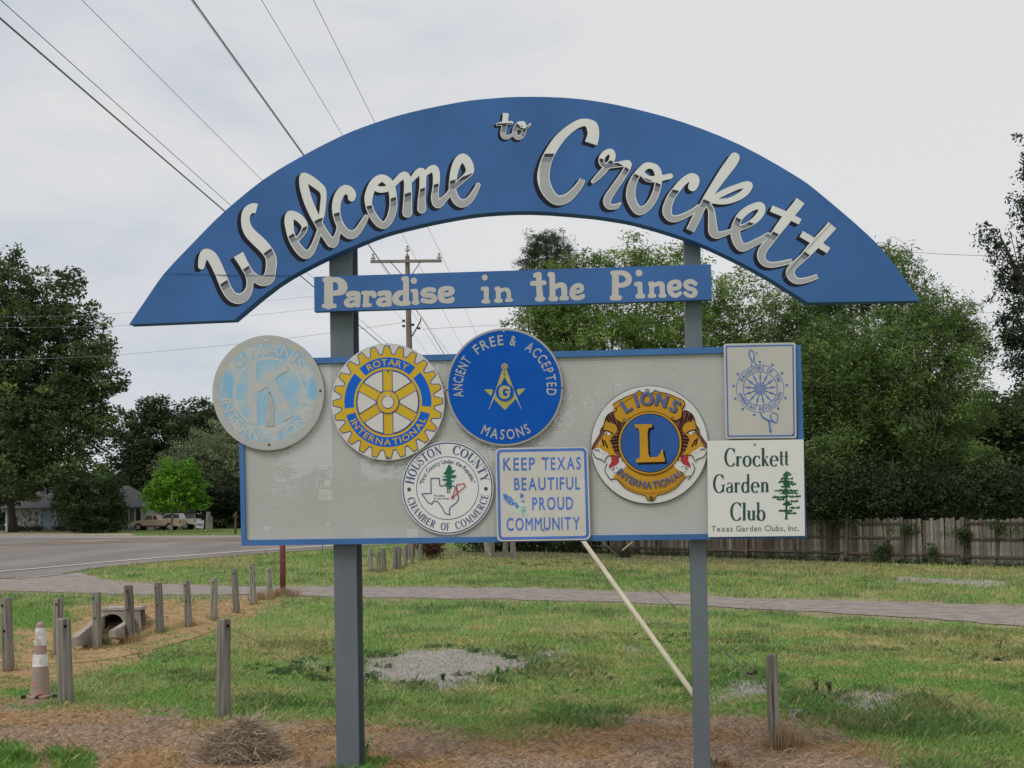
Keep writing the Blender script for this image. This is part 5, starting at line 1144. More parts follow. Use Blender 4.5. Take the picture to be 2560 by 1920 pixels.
tree('broadleaf_tree', 'near-black low tree with a dark trunk between the pickups and the panel', b0, .5, [ell(*e, D) for e in [(560, 1255, 80, 42), (500, 1238, 60, 34), (620, 1262, 80, 42), (455, 1225, 40, 30)]], 22000, .2, [(.016, .024, .012), (.028, .042, .016), (.045, .065, .024)], 25, group='trees behind the house', fill=.5, fork=.5)
D = 104; b0 = gd(428, D)
tree('small_tree', 'small bright lime green tree in front of the pickups', b0, .14, [ell(*e, D) for e in [(440, 1178, 46, 38), (475, 1172, 22, 28), (400, 1225, 48, 32), (455, 1222, 68, 40), (385, 1252, 36, 28), (495, 1248, 34, 28), (440, 1262, 66, 20), (412, 1195, 40, 30)]], 17000, .125, LIME, 26, m=bark_g, clump=.55, fill=.42, fork=.45)
D = 105; b0 = gd(230, D)
tree('large_shrub', 'big dark spreading shrub in front of the stone house', b0, .12, [ell(*e, D) for e in [(195, 1225, 38, 40), (260, 1218, 48, 30), (225, 1262, 65, 40), (278, 1262, 38, 36), (190, 1290, 34, 34), (240, 1305, 66, 32), (295, 1300, 24, 30), (160, 1245, 25, 40)]], 26000, .13, [(.028, .045, .02), (.045, .085, .024), (.085, .16, .034)], 27, clump=.6, fill=.42)

# right-hand mass behind the plank fence
D = 50; b0 = gd(1560, D)
EA = [ell(*e, D, dd) for e, dd in [((1420, 775, 120, 105), 0), ((1350, 800, 90, 85), -1), ((1500, 700, 90, 75), 0), ((1600, 680, 95, 95), 1), ((1690, 700, 90, 100), 0), ((1800, 770, 130, 110), 1), ((1560, 820, 170, 110), -1.5), ((1700, 860, 170, 110), 0), ((1400, 900, 150, 100), 0), ((1620, 1000, 220, 130), 1), ((1380, 690, 50, 45), 0), ((1450, 660, 50, 40), 0)]]
tree('willow_tree', 'broad light green willow-like tree seen between the slogan board and the panel', b0, .28, EA, 92000, .105, WIL, 31, clump=.62, per=45, slim=.26, droop=.25, fill=.45, group='trees along the plank fence')
D = 48; b0 = gd(2225, D)
EB = [ell(*e, D, dd) for e, dd in [((2140, 700, 120, 100), 0), ((2230, 690, 75, 80), 0), ((2290, 790, 110, 95), -1), ((2380, 800, 75, 60), 0), ((2400, 880, 75, 80), 0), ((2000, 800, 140, 110), 1), ((2150, 900, 190, 130), -1.5), ((2330, 960, 130, 110), -1), ((2050, 960, 180, 120), 0), ((2230, 1060, 190, 110), -1), ((2420, 1020, 60, 70), 1), ((2060, 1100, 180, 100), 0), ((2300, 1120, 120, 80), 0), ((2430, 830, 40, 50), 0), ((2080, 1130, 70, 60), -2.4), ((2440, 1160, 60, 60), -2)]]
tree('willow_tree', 'large grey-green willow-like tree rising behind the right end of the blue arch', b0, .42, EB, 165000, .10, [(.085, .135, .042), (.155, .235, .066), (.27, .38, .105)], 32, clump=.62, per=45, slim=.26, droop=.3, fill=.45, group='trees along the plank fence')
# bare grey twigs hanging in the shade
tw = MB()
for k in range(34):
    x, y = random.uniform(2030, 2400), random.uniform(860, 1180); a = at(x, y, 44.9 + random.uniform(-.8, .8)); P = [a]
    dx = random.uniform(-1.0, 1.4); 
    for i in range(5): P.append(P[-1] + Vector((dx * .35 + random.uniform(-.15, .15), random.uniform(-.1, .1), -random.uniform(.15, .5))))
    tw.tube(P, [.017, .014, .012, .009, .006, .003], 4)
o = tw.build('bare_twigs', mat('twig_grey', (.10, .088, .066), .9), bpy.data.objects['willow_tree.002'] if 'willow_tree.002' in bpy.data.objects else None); 
D = 54; b0 = gd(2480, D)
tree('broadleaf_tree', 'dark low tree filling the gap at the far right above the fence', b0, .3, [ell(*e, D) for e in [(2480, 1060, 90, 75), (2420, 1120, 110, 80), (2540, 1140, 100, 100), (2350, 1200, 130, 60), (2200, 1220, 130, 60), (2050, 1230, 130, 50), (2600, 1000, 60, 80)]], 60000, .13, OAK, 33, clump=.8, slim=.45, fill=.5, group='trees along the plank fence')
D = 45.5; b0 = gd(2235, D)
tree('small_tree', 'dark low foliage right behind the fence, coloured as the shaded lower crown of the big willow', b0, .13, [ell(*e, D) for e in [(2150, 1215, 160, 75), (2330, 1225, 150, 70), (2480, 1220, 90, 70), (2230, 1262, 150, 32), (2040, 1235, 80, 55), (2560, 1230, 70, 70)]], 42000, .09, [(.030, .046, .022), (.055, .085, .032), (.095, .145, .045)], 38, clump=.8, slim=.36, fill=.6, droop=.25, group='trees along the plank fence')  # separate foliage; shade of the willow's lower crown is put into its leaf colours
D = 57; b0 = gd(1900, D)
tree('broadleaf_tree', 'dark shaded tree hidden mostly behind the panel over the fence', b0, .3, [ell(*e, D) for e in [(1900, 960, 200, 130), (1800, 1120, 220, 110), (1500, 1150, 230, 110), (1650, 1240, 200, 60), (1300, 1200, 120, 90), (1950, 1200, 160, 90)]], 42000, .17, DARK, 34, clump=1.0, fill=.5, group='trees along the plank fence')
D = 36; b0 = gd(2760, D)
EC = [ell(*e, D, dd) for e, dd in [((2575, 400, 30, 60), 0), ((2580, 520, 50, 80), 0), ((2590, 640, 50, 62), 0), ((2478, 590, 26, 36), 0), ((2500, 640, 34, 40), 0), ((2540, 690, 60, 45), .5), ((2565, 760, 62, 60), 0), ((2520, 790, 40, 24), 0), ((2590, 850, 80, 70), 0), ((2530, 840, 42, 26), 0), ((2670, 600, 80, 260), 0), ((2640, 900, 110, 120), 0), ((2560, 900, 50, 36), 0), ((2452, 562, 13, 22), 0), ((2440, 545, 9, 14), 0), ((2492, 700, 20, 16), 0), ((2470, 745, 22, 12), 0), ((2482, 868, 26, 12), 0), ((2530, 330, 20, 22), 0), ((2515, 455, 18, 14), 0)]]
tree('pecan_tree', 'dark drooping-branched tree cut by the right edge of the picture', b0, .35, EC, 27000, .075, [(.028, .042, .025), (.05, .072, .034), (.08, .115, .045)], 35, clump=.40, per=36, slim=.4, droop=.5, fill=.5, ends=[(e[0] + .3, e[1], e[2]) for e in EC[:10]])
D = 96; b0 = gd(1375, D)
EP = [ell(*e, D) for e in [(1345, 600, 30, 22), (1385, 592, 34, 20), (1425, 612, 20, 22), (1330, 632, 28, 24), (1375, 630, 48, 30), (1315, 655, 22, 14), (1350, 668, 50, 22), (1400, 660, 40, 26), (1440, 640, 12, 12), (1380, 720, 60, 40), (1400, 800, 60, 50)]]
tree('pine_tree', 'distant dark pine crown standing above the willow, left of the right post', b0, .3, EP, 20000, .20, PINE, 36, clump=.62, per=40, slim=.13, fill=.4)
# scrap of greenery peeping above the left part of the panel
D = 140; b0 = gd(1105, D)
tree('broadleaf_tree', 'tip of a far green tree just showing above the panel between two round signs', b0, .3, [ell(*e, D) for e in [(1105, 925, 28, 42), (1140, 960, 60, 60), (1090, 1010, 70, 70), (1150, 1080, 110, 80), (1000, 1120, 120, 80)]], 16000, .22, WIL, 37, clump=.8)
# far woods closing the horizon
wl = []
for k in range(58):
    x = -115 + k * 4.0; wl.append((x, 172 + random.uniform(-6, 6), 1.36 + random.uniform(2.5, 4.5), 4.5, 4, random.uniform(4.5, 7.5)))
wl += [(x, 168, 1.9, 2.6, 2, 1.7) for x in np.arange(-110, 110, 3.2)]
o = leaves('far_woods', wl, 160000, .48, DARK, None, (0, 0, 0), 40, clump=1.6, fill=.35); tag(o, 'dark distant woods closing the view behind house and fence', 'woods', kind='stuff')

ug = [(x, 54 + random.uniform(-1, 2) - (x - 8) * .35, tz(x, 52) + random.uniform(.8, 1.7), 1.5, .8, random.uniform(1.2, 1.9)) for x in np.arange(-2, 27, 1.1)]
o = leaves('undergrowth', ug, 60000, .10, DARK, None, (0, 0, 0), 41, clump=.6, fill=.4); tag(o, 'dark tangled undergrowth behind the plank fence', 'undergrowth', kind='stuff')
# ================================================================ plank fence
plank_ms = [mat('weathered_plank_%s' % n, c, .9, .30, 3, (6, 6, .8), .004, 20) for n, c in (('grey', (.115, .098, .080)), ('brown', (.085, .066, .052)), ('pale', (.185, .165, .14)))]
postw = mat('weathered_post_wood', (.21, .195, .17), .9, .38, 3.5, (9, 9, .55), .006, 9, detail=9)
per_object(postw, .80, 1.25)
for m_ in plank_ms: per_object(m_, .72, 1.3)
hole_m = mat('bolt_hole', (.006, .005, .005), 1)
A0 = gd(1212, 60); A1 = gd(2720, 38.6)
FV = Vector((A1.x - A0.x, A1.y - A0.y, 0)); FL = FV.length; FU = FV.normalized(); FN = Vector((FU.y, -FU.x, 0)); frz = math.atan2(FU.y, FU.x)
FEN = empty('plank_fence', A0, 'long weathered dog-eared plank fence behind the lawn with its rails facing us', 'fence')
def plank_me(h, w, m, ear=.03):
    b = MB(); P = [(-w / 2, 0), (w / 2, 0), (w / 2, h - ear), (w / 2 - ear, h), (-w / 2 + ear, h), (-w / 2, h - ear)]; b.prism([Vector((x, 0, z)) for x, z in P], (0, 0, 0), (0, .017, 0)); return b.me('plank', m)
pms = [plank_me(1.83 + dh, .138, m) for m in plank_ms for dh in (0, .03, -.05)]
s = 0; i = 0; 
while s < FL - .1:
    p = A0 + FU * s; z = tz(p.x, p.y)
    miss = (s < 9 and random.random() < .22)
    if not miss:
        me_ = random.choices(pms, [3, 3, 3, 3, 3, 3, 1.5, 1.5, 1.5] if s < FL * .72 else [1, 1, 1, .5, .5, .5, 3, 3, 3])[0]
        o = link('plank', me_, FEN, (p.x - A0.x, p.y - A0.y, z + random.uniform(-.02, .05) - A0.z), (0, random.uniform(-.02, .02) + (random.uniform(-.12, .12) if s < 6 and random.random() < .3 else 0), frz))
        o.location += Vector((FN.x, FN.y, 0)) * random.uniform(-.006, .012)
    s += .146 + random.uniform(0, .008); i += 1
def fence_bar(s0, s1, h, name='rail'):
    b = MB(); a = A0 + FU * s0; c = A0 + FU * s1; a.z = tz(a.x, a.y) + h; c.z = tz(c.x, c.y) + h; n = FN * .02
    V = [a + n, c + n, c + n + Vector((0, 0, .09)), a + n + Vector((0, 0, .09))]; b.prism(V, (0, 0, 0), FN * .04); return b.build(name, plank_ms[1], FEN)
k = 0; s = 0
while s < FL - 1:
    L_ = min(2.44, FL - s)
    for h in (.32, 1.0, 1.62): 
        if random.random() > .04: fence_bar(s, s + L_ - .02, h + random.uniform(-.02, .02))
    a = A0 + FU * s + FN * .10; z = tz(a.x, a.y); b = MB(); tilt = Matrix.Rotation(random.uniform(-.03, .05), 3, 'Y')
    b.box((a.x, a.y, z + .94), (.10, .10, 1.95), rot=tilt); b.build('fence_post', plank_ms[random.choice((0, 0, 2))], FEN); s += 2.44
# loose boards leaning at the left end of the fence
LB = [(1222, 1362, 1392, 14), (1230, 1360, 1390, 13), (1262, 1360, 1392, 13), (1284, 1360, 1397, 14)]
for q, (x, yt, yb, w) in enumerate(LB):
    g = gp(x, yb, 30, 80); b = MB(); w_ = w * g.y / F; lean = (-.14, .05, .08, -.03)[q]; b.box((0, 0, .9), (w_, .02, 1.8)); me_ = b.me('loose_board', plank_ms[2])
    tag(link('loose_board', me_, None, (g.x, g.y - .3, g.z), (-.16, lean, .1)), ('pale loose board leaning on the fence, %s of four under the panel' % ('leftmost', 'second from left', 'third from left', 'rightmost')[q]), 'board', 'loose boards leaning on the fence')
# vines on the fence
vine = [(A0.x + FU.x * t - FN.x * -.25, A0.y + FU.y * t + FN.y * .15, tz(A0.x + FU.x * t, A0.y + FU.y * t) + h, rx, .25, rz) for t, h, rx, rz in [(FL * .86, 1.2, .8, .4), (FL * .82, .55, .35, .35), (FL * .90, 1.5, .5, .3), (FL * .755, .6, .5, .55), (FL * .79, 1.5, 1.0, .25), (FL * .93, 1.35, .35, .3), (FL * .60, 1.5, 1.5, .3), (FL * .69, 1.55, .9, .25)]]
o = leaves('climbing_vine', vine, 5200, .05, OAK, None, (0, 0, 0), 51, clump=.28, per=26); tag(o, 'green vine creeping over the right part of the plank fence', 'vine', kind='stuff')
# dark brush at the fence foot
br_ = [(A0.x + FU.x * t + FN.x * .35, A0.y + FU.y * t + FN.y * .35, tz(A0.x + FU.x * t, A0.y + FU.y * t) + .10, .6, .22, .16) for t in np.arange(.5, FL, .8)]
o = leaves('weeds', br_, 9000, .05, DARK, None, (0, 0, 0), 52, clump=.22, per=20); tag(o, 'low dark weeds along the foot of the plank fence', 'weeds', kind='stuff')
# ================================================================ posts, cables, cone, culvert
POSTS = []
def wood_post_me(h, r, seed, flat=False):
    rr = random.Random(seed); n = 14; b = MB(); V = []; zs = [-.15, 0, .05, h * .3, h * .6, h * .9, h - .01, h]
    ph = [rr.uniform(.90, 1.08) for _ in range(n)]
    for i, z in enumerate(zs):
        for k in range(n):
            a = 2 * pi * k / n; q = r * ph[k] * (1.05 - .07 * z / h) * (.93 if i == len(zs) - 1 else 1) * rr.uniform(.985, 1.015); V.append((q * math.cos(a), q * math.sin(a), z + (rr.uniform(-.006, .006) if i > 5 else 0)))
    Fc = [(i * n + k, i * n + (k + 1) % n, (i + 1) * n + (k + 1) % n, (i + 1) * n + k) for i in range(len(zs) - 1) for k in range(n)] + [tuple((len(zs) - 1) * n + k for k in range(n))]
    b.add(V, Fc); m = b.me('post_body', postw, smooth=False); return m
def bollard(px, yb, yt, wpx, label, seed, tilt=(0, 0), holes=((.03, .88),), grp='round wooden posts strung round the grass'):
    g = gp(px, yb); s = g.y / F; h = (yb - yt) * s * 1.01; r = wpx * s / 2
    root = empty('wooden_post', g, label, 'post', grp); root.rotation_euler = (tilt[1], tilt[0], 0)
    link('post_body', wood_post_me(h, r, seed), root)
    ax = Vector((-g.x * .3, -g.y, 0)).normalized()
    for dx, fz in holes:
        p = Vector((dx * r / .03 * 1.0, 0, h * fz)); y = -math.sqrt(max(r * r - p.x * p.x, 0)) * .99; b = MB()
        b.lathe((p.x, y - .003, p.z), [(.011 + r * .06, 0), (.011 + r * .06, .006)], 10, 0, Vector((p.x * .6, y, 0)).normalized().to_track_quat('Z', 'Y').to_matrix()); link('bolt_hole', b.me('bolt_hole', hole_m), root)
    # weathering cracks
    b = MB(); rr = random.Random(seed + 50)
    for k in range(3):
        a = -pi / 2 + rr.uniform(-.9, .9); z0 = h * rr.uniform(.05, .5); z1 = min(h, z0 + h * rr.uniform(.3, .6)); q = r * 1.012
        b.prism([Vector((q * math.cos(a + d), q * math.sin(a + d), z)) for d, z in ((-.02, z0), (.05, (z0 + z1) / 2), (.0, z1), (-.06, (z0 + z1) / 2))], (0, 0, 0), (-.01 * math.cos(a), -.01 * math.sin(a), 0))
    link('crack', b.me('crack', mat('wood_crack', (.05, .042, .035), 1)), root)
    POSTS.append((root, h, r)); return root
row = [(21, 1677, 1497, 27, 'thick wooden post at the far left edge left of the traffic cone', (.035, 0)), (146, 1640, 1498, 24, 'wooden post half hidden behind the near post by the cone', (.0, 0)),
       (243, 1622, 1483, 22, 'wooden post just left of the culvert pipe mouth', (.02, 0)), (327, 1598, 1465, 22, 'wooden post with a loop of wire right of the culvert', (.05, 0)), (400, 1580, 1458, 19.5, 'wooden post second to the right of the culvert', (.045, 0)),
       (472, 1564, 1453, 18, 'leaning wooden post fourth from the rusty pole, counting leftwards', (.06, 0)), (535, 1549, 1447, 17, 'wooden post standing upright above the single near post', (.0, 0)), (592, 1533, 1424, 16, 'tall thin wooden post third left of the rusty pole', (.06, 0)),
       (634, 1512, 1410, 15, 'tallest of the far wooden posts, second left of the rusty pole', (.055, 0)), (676, 1498, 1421, 13, 'last wooden post of the row right beside the rusty pole', (.05, 0))]
for i, (x, yb, yt, w, lab, tl) in enumerate(row): bollard(x, yb, yt, w, lab, 100 + i, (-tl[0], tl[1]), holes=((.0 if i % 2 else -.008, .9), (.0, .55)) if i in (0, 2, 3, 4, 5) else ((.0, .9),))
NP = [bollard(166, 1760, 1549, 35, 'big split-topped grey post standing beside the traffic cone', 130, (-.035, 0), ((.018, .91),)), bollard(559, 1795, 1551, 33, 'lone thick wooden post in front of the grass left of the sign', 131, (.005, 0), ((.024, .93),)), bollard(1936, 1870, 1641, 27, 'pale round wooden post right of the sign near the guy anchor', 132, (-.01, 0), ())]
farp = [(927, 1429, 1373, 11), (948, 1432, 1379, 11), (961, 1428, 1372, 11), (988, 1423, 1366, 10), (999, 1423, 1366, 10), (1014, 1416, 1362, 9), (1031, 1410, 1361, 9), (1053, 1403, 1361, 10)]
for i, (x, yb, yt, w) in enumerate(farp):
    bollard(x, yb, yt, w, ['short far post nearest the left sign post, under the panel', 'short far post with a mossy top, second from the left sign post', 'short far post third from the left sign post', 'grey short post left one of a touching pair under the panel', 'grey short post right one of a touching pair under the panel', 'slim far post beside the dark gap left of the fence', 'slim leaning far post just left of the reddish stump', 'pale upright far post touching the reddish brush'][i], 150 + i, (random.uniform(-.06, .04), 0), (), 'short weathered posts beyond the driveway')
# longer grass the mower leaves round every post
def collar_grass():
    r = np.random.default_rng(77); Vs = []; Cs = []
    spots = [(q[0].location, q[2], 90 if q[0].location.y < 14 else 70) for q in POSTS] + [(gp(870, 1925), .10, 110), (gp(1757, 1930), .07, 90)]
    for c, rad, n in spots:
        a = r.uniform(0, 2 * pi, n); q = rad + r.random(n) ** 2 * .10; x = c.x + q * np.cos(a); y = c.y + q * np.sin(a); z = terr(x, y); ln = r.uniform(.03, .12, n) * (1.2 if c.y > 14 else 1); th = r.uniform(0, 2 * pi, n); o_ = r.uniform(.1, .7, n)
        w = max(.0022, .00035 * c.y)
        base = np.stack([x, y, z - .005], 1); s_ = np.stack([-np.sin(th), np.cos(th), 0 * th], 1) * w; tip = base + np.stack([np.cos(th) * o_ * ln, np.sin(th) * o_ * ln, ln], 1)
        Vs.append(np.stack([base - s_, base + s_, tip], 1).reshape(-1, 3)); col, _, _ = zone(np.stack([x, y], 1)); Cs.append(np.clip(col * r.uniform(.6, 1.3, n)[:, None], 0, 1))
    return fastmesh('post_foot_grass', np.concatenate(Vs), 3, BLADE, np.concatenate(Cs))
tag(link('post_foot_grass', collar_grass()), 'longer unmown grass round the feet of the posts', 'grass', kind='stuff')
# cable strung between near posts
cab = mat('rusty_cable', (.16, .09, .06), .8, .3, 60); steel = mat('galvanised_wire', (.10, .105, .105), .6, metal=.4)
def cable_px(name, pts, r, m, label, cat_='cable'):
    """pts: (px,py,depth) control points"""
    P = [tuple(at(x, y, Y)) for x, y, Y in pts]; Q = cat(P, 8); b = MB(); b.tube(Q, r, 5); o = b.build(name, m, None, Q[0]); return tag(o, label, cat_)
yN = [p.location.y for p in NP]
cable_px('rusty_cable', [(-60, 1655, 12.6), (60, 1656, 11.6), (160, 1659, yN[0] - .02)], .0032, cab, 'rusty cable running from the post by the cone out of the left side')
cable_px('rusty_cable', [(160, 1659, yN[0] - .02), (260, 1650, 10.2), (400, 1620, 9.9), (500, 1590, 9.6), (560, 1567, yN[1] + .03)], .0032, cab, 'rusty cable sagging between the cone post and the lone thick post')
cable_px('rusty_cable', [(560, 1567, yN[1] - .02), (640, 1602, 9.2), (730, 1660, 9.25), (840, 1706, 9.3), (950, 1747, 9.4), (1150, 1792, 9.4), (1330, 1810, 9.4), (1550, 1790, 9.4), (1728, 1748, 9.45), (1800, 1722, 9.5), (1880, 1682, 9.5), (1936, 1662, yN[2] - .03)], .0028, cab, 'thin rusty cable sagging low across the whole sign width')
# loop of wire on one post
g = POSTS[3][0].location; b = MB(); b.tube([(g.x + .02 + .05 * math.cos(t), g.y - .10, g.z + POSTS[3][1] * .86 + .07 * math.sin(t)) for t in [k * .5 for k in range(10)]] + [(g.x + .11, g.y - .11, g.z + POSTS[3][1] * .68)], .006, 5)
tag(b.build('wire_loop', cab, None, g), 'rusty wire loop hanging on the post right of the culvert', 'wire')

# ---- traffic cone ------------------------------------------------------------------
g = gp(101, 1746); s = g.y / F
CN = empty('traffic_cone', g, 'tall sun-bleached traffic cone with two white collars', 'traffic cone')
cone_m = mat('bleached_cone', (.30, .245, .205), .8, .15, 6, col2=(.40, .25, .215), detail=6, lo=.42, hi=.6); wht = mat('cone_collar_white', (.70, .70, .68), .5, 0, 9, col2=(.45, .38, .32), lo=.52, hi=.60, detail=3); red_d = mat('cone_red_mark', (.25, .03, .03), .7); rub = mat('cone_rubber_foot', (.02, .02, .022), .8); pinkm = mat('cone_pink_label', (.42, .20, .18), .8, .15, 40)
zz = lambda y: (1746 - y) * s
R_ = lambda w: w * s / 2
rat = lambda y: R_(17 + (y - 1556) * (50 - 17) / (1746 - 1556))
b = MB(); b.lathe((0, 0, 0), [(rat(1746), zz(1744)), (rat(1700), zz(1700)), (rat(1640), zz(1640)), (rat(1580), zz(1580)), (rat(1562), zz(1562)), (rat(1556) * .75, zz(1557)), (rat(1556) * .3, zz(1555.5))], 20); link('cone_body', b.me('cone_body', cone_m, smooth=False), CN)
for y0, y1 in ((1571, 1614), (1636, 1666)):
    b = MB(); b.lathe((0, 0, 0), [(rat(y1) + .004, zz(y1)), (rat(y0) + .004, zz(y0))], 20); link('collar', b.me('collar', wht), CN)
b = MB(); b.lathe((0, 0, 0), [(R_(60), .012), (R_(60), .035), (R_(52), .04)], 8); link('base_plate', b.me('base_plate', cone_m), CN)
for x_, y_ in ((-R_(76) , -.04), (.015, -.11), (R_(76), -.02)):
    b = MB(); b.box((x_, y_, .022), (.03, .04, .036)); link('rubber_foot', b.me('rubber_foot', rub), CN)
b = MB()
for a0, a1, y0, y1 in ((-2.35, -1.55, 1702, 1715),): 
    V = []; Fc = []; n = 8
    for i in range(n + 1):
        a = a0 + (a1 - a0) * i / n
        for y in (y0, y1): V.append(((rat(y) + .003) * math.cos(a), (rat(y) + .003) * math.sin(a), zz(y)))
    b.add(V, [(2 * i, 2 * i + 1, 2 * i + 3, 2 * i + 2) for i in range(n)])
link('label_patch', b.me('label_patch', pinkm), CN)
b = MB(); a = -2.35; b.lathe(((rat(1735) + .001) * math.cos(a), (rat(1735) + .001) * math.sin(a), zz(1735)), [(.012, 0), (.012, .004)], 10, 0, Vector((math.cos(a), math.sin(a), 0)).to_track_quat('Z', 'Y').to_matrix()); link('red_mark', b.me('red_mark', red_d), CN)
b = MB(); b.tube([((rat(1733) + .002) * math.cos(a), (rat(1733) + .002) * math.sin(a), zz(1734 - (a + 1.3) * 3)) for a in (-1.5, -1.3, -1.1, -.9)], [.002, .005, .005, .002], 5); link('red_mark', b.me('red_mark', red_d), CN)

# ---- culvert --------------------------------------------------------------------------
conc = mat('old_concrete', (.34, .30, .26), .95, .16, 5, (1, 1, 1), .004, 30, detail=9); conc_d = mat('damp_concrete', (.23, .20, .175), .95, .2, 5)
def wp(px, py, Y): return at(px, py, Y)
CY = 19.3; c0 = gp(300, 1585); CV = empty('culvert', (c0.x, CY, tz(c0.x, CY)), 'concrete culvert headwall with a round pipe mouth and sloping wings', 'culvert')
wall = [(246, 1524), (350, 1522), (356, 1600), (240, 1604)]; hole = disc(281, 1563, 28, 26)
v, f = union([wall], [hole]) if False else (None, None)
Vv = [Vector(p) for p in wall + hole]; r_ = delaunay_2d_cdt(Vv, [], [[0, 1, 2, 3][::-1] if False else [0, 1, 2, 3], list(range(4, 30))], 0, 1e-5, True)
keep = [list(q) for q, o_ in zip(r_[2], r_[5]) if 0 in o_ and 1 not in o_]
b = MB(); P3 = [wp(p.x, p.y, CY) for p in r_[0]]; b.add(P3, keep); b.add([p + Vector((0, .25, 0)) for p in P3], keep)
hp = [wp(x, y, CY) for x, y in hole]; b.add([p for p in hp] + [p + Vector((0, .45, 0)) for p in hp], [(k, (k + 1) % 26, (k + 1) % 26 + 26, k + 26) for k in range(26)], 1)
b.build('headwall', [conc, mat('pipe_dark', (.07, .06, .05), .95)], CV)
b = MB(); b.box(wp(281, 1563, CY + .45), (.44, .02, .42)); b.build('pipe_shade', mat('pipe_shadow', (.02, .018, .015), 1), CV)  # flat dark plate painted as the darkness deep in the pipe
b = MB(); top = [wp(256, 1519, CY - .02), wp(349, 1518, CY - .02), wp(351, 1525, CY - .02), wp(254, 1526, CY - .02)]; b.prism(top, (0, 0, 0), (0, .36, 0)); b.build('coping', mat('pale_coping', (.38, .335, .295), .9, .12, 8), CV)
a, c = wp(247, 1537, CY - .01), wp(176, 1594, CY - 1.5); dn = Vector((0, 0, -.4)); th_ = Vector((.10, .03, 0))
b = MB(); b.prism([a, c, c + dn * .4, a + dn * 1.3], (0, 0, 0), th_); b.build('wing_wall', conc, CV)
a, c = wp(324, 1546, CY - .01), wp(272, 1577, CY - 1.0); b = MB(); b.prism([a, c, c + dn * .3, a + dn * 1.1], (0, 0, 0), th_); b.build('wing_wall', conc, CV)
b = MB(); rz_ = Matrix.Rotation(.3, 3, 'Y'); q = gp(357, 1545); b.box((q.x, q.y, q.z + .04), (.14, .08, .12), rot=rz_); tag(b.build('rubble_piece', mat('reddish_rubble', (.42, .25, .18), .9), None, q), 'small reddish and white chunk lying right of the culvert', 'rubble')

# ---- rusty red pole ------------------------------------------------------------------------
g = gp(707, 1484); h = (1484 - 1290) * g.y / F
b = MB(); b.tube([g + Vector((0, 0, -.1)), g + Vector((.0, 0, h * .5)), g + Vector((-.01, 0, h))], 7.3 * g.y / F, 14)
rp = empty('rusty_pole', g, 'thick rusty red pole standing by the end of the post row', 'pole'); b.build('pole', mat('rusty_red_paint', (.20, .055, .042), .8, .35, 5, (1, 1, .4), .004, 20, col2=(.085, .045, .04), detail=8, lo=.45, hi=.75), rp, smooth=True)
b = MB(); b.tube([g + Vector((-.24 + .05 * abs(math.cos(t)), -.15, h * (.12 + t * .13))) for t in (0, .8, 1.6, 2.4, 3.1)], .008, 4); b.build('wire', cab, rp)
for hh in (.27, .42):
    b = MB(); b.tube([g + Vector((math.cos(t), math.sin(t), 0)) * (7.9 * g.y / F) + Vector((0, 0, h * hh)) for t in [k * pi / 6 for k in range(13)]], .009, 4); b.build('wire_band', cab, rp)
# small marker stake
g = gp(807, 1385); b = MB(); b.box((0, 0, .45), (.035, .03, .9)); tag(link('marker_stake', b.me('marker_stake', steel), None, g), 'thin dark stake in the grass beside the left sign post', 'stake')

# ================================================================ utility poles and lines
pole_w = mat('utility_pole_wood', (.19, .155, .135), .95, .25, 4, (6, 6, .4), .008, 10); arm_w = mat('cross_arm_wood', (.20, .17, .145), .95, .2, 4, (.4, 6, 6)); porc = mat('grey_porcelain', (.45, .45, .44), .35); iron = mat('dark_iron', (.05, .045, .045), .6, metal=.3); wire_m = mat('aluminium_line', (.20, .19, .205), .55, metal=.2)
UD = 52.0; us = UD / F
UB = Vector((at(1027, 1310, UD).x, UD, tz(-5, UD)))
def utility_pole(base, label, detail=True):
    root = empty('utility_pole', base, label, 'utility pole'); hx = lambda px, py: Vector(((px - 1027) * us, 0, at(1027, py, UD).z - UB.z))
    b = MB(); b.tube([Vector((0, 0, -.3)), hx(1027, 900), hx(1023.5, 642)], [.20, .155, .115], 12); b.lathe(hx(1023.5, 642), [(.115, 0), (.06, .1), (.03, .16)], 10)
    link('pole', b.me('pole', pole_w, smooth=False), root)
    b = MB(); a = hx(932, 655); c = hx(1110.5, 655); b.box((a + c) / 2 + Vector((0, -.16, 0)), (c.x - a.x, .10, .135)); link('cross_arm', b.me('cross_arm', arm_w), root)
    for p in ((982, 1018), (1058, 1029)):
        b = MB(); b.tube([hx(p[0], 657) + Vector((0, -.22, 0)), hx(p[1], 697) + Vector((0, -.14, 0))], .022, 5); link('brace', b.me('brace', iron), root)
    for px_, py_ in ((938.5, 649), (1024, 628), (1104, 649)):
        q = hx(px_, py_) + Vector((0, -.16 if py_ > 640 else 0, 0)); b = MB()
        b.lathe(q, [(.03, -.16), (.03, 0), (.13, .02), (.12, .08), (.06, .10), (.075, .16), (.05, .20)], 12); link('insulator', b.me('insulator', [porc]), root)
        b = MB(); b.lathe(q, [(.045, .17), (.06, .24), (.02, .28)], 8); link('wire_clamp', b.me('wire_clamp', iron), root)
    b = MB(); b.tube([hx(1034, 842) + Vector((0, -.1, 0)), hx(1057, 806) + Vector((0, -.3, 0)), hx(1057, 799) + Vector((0, -.3, 0))], .035, 6); link('stand_off_arm', b.me('stand_off_arm', iron), root)
    for px_, py_ in ((1014, 803), (1037, 813), (1014, 816), (1052, 822)):
        b = MB(); b.lathe(hx(px_, py_) + Vector((0, -.12, 0)), [(.05, -.08), (.075, -.06), (.045, -.02), (.075, .02), (.045, .07)], 8, 0, Matrix.Rotation(pi / 2, 3, 'Y')); link('spool_insulator', b.me('spool_insulator', iron), root)
    return root
UP = utility_pole(UB, 'wooden utility pole with a cross-arm, seen above the slogan board')
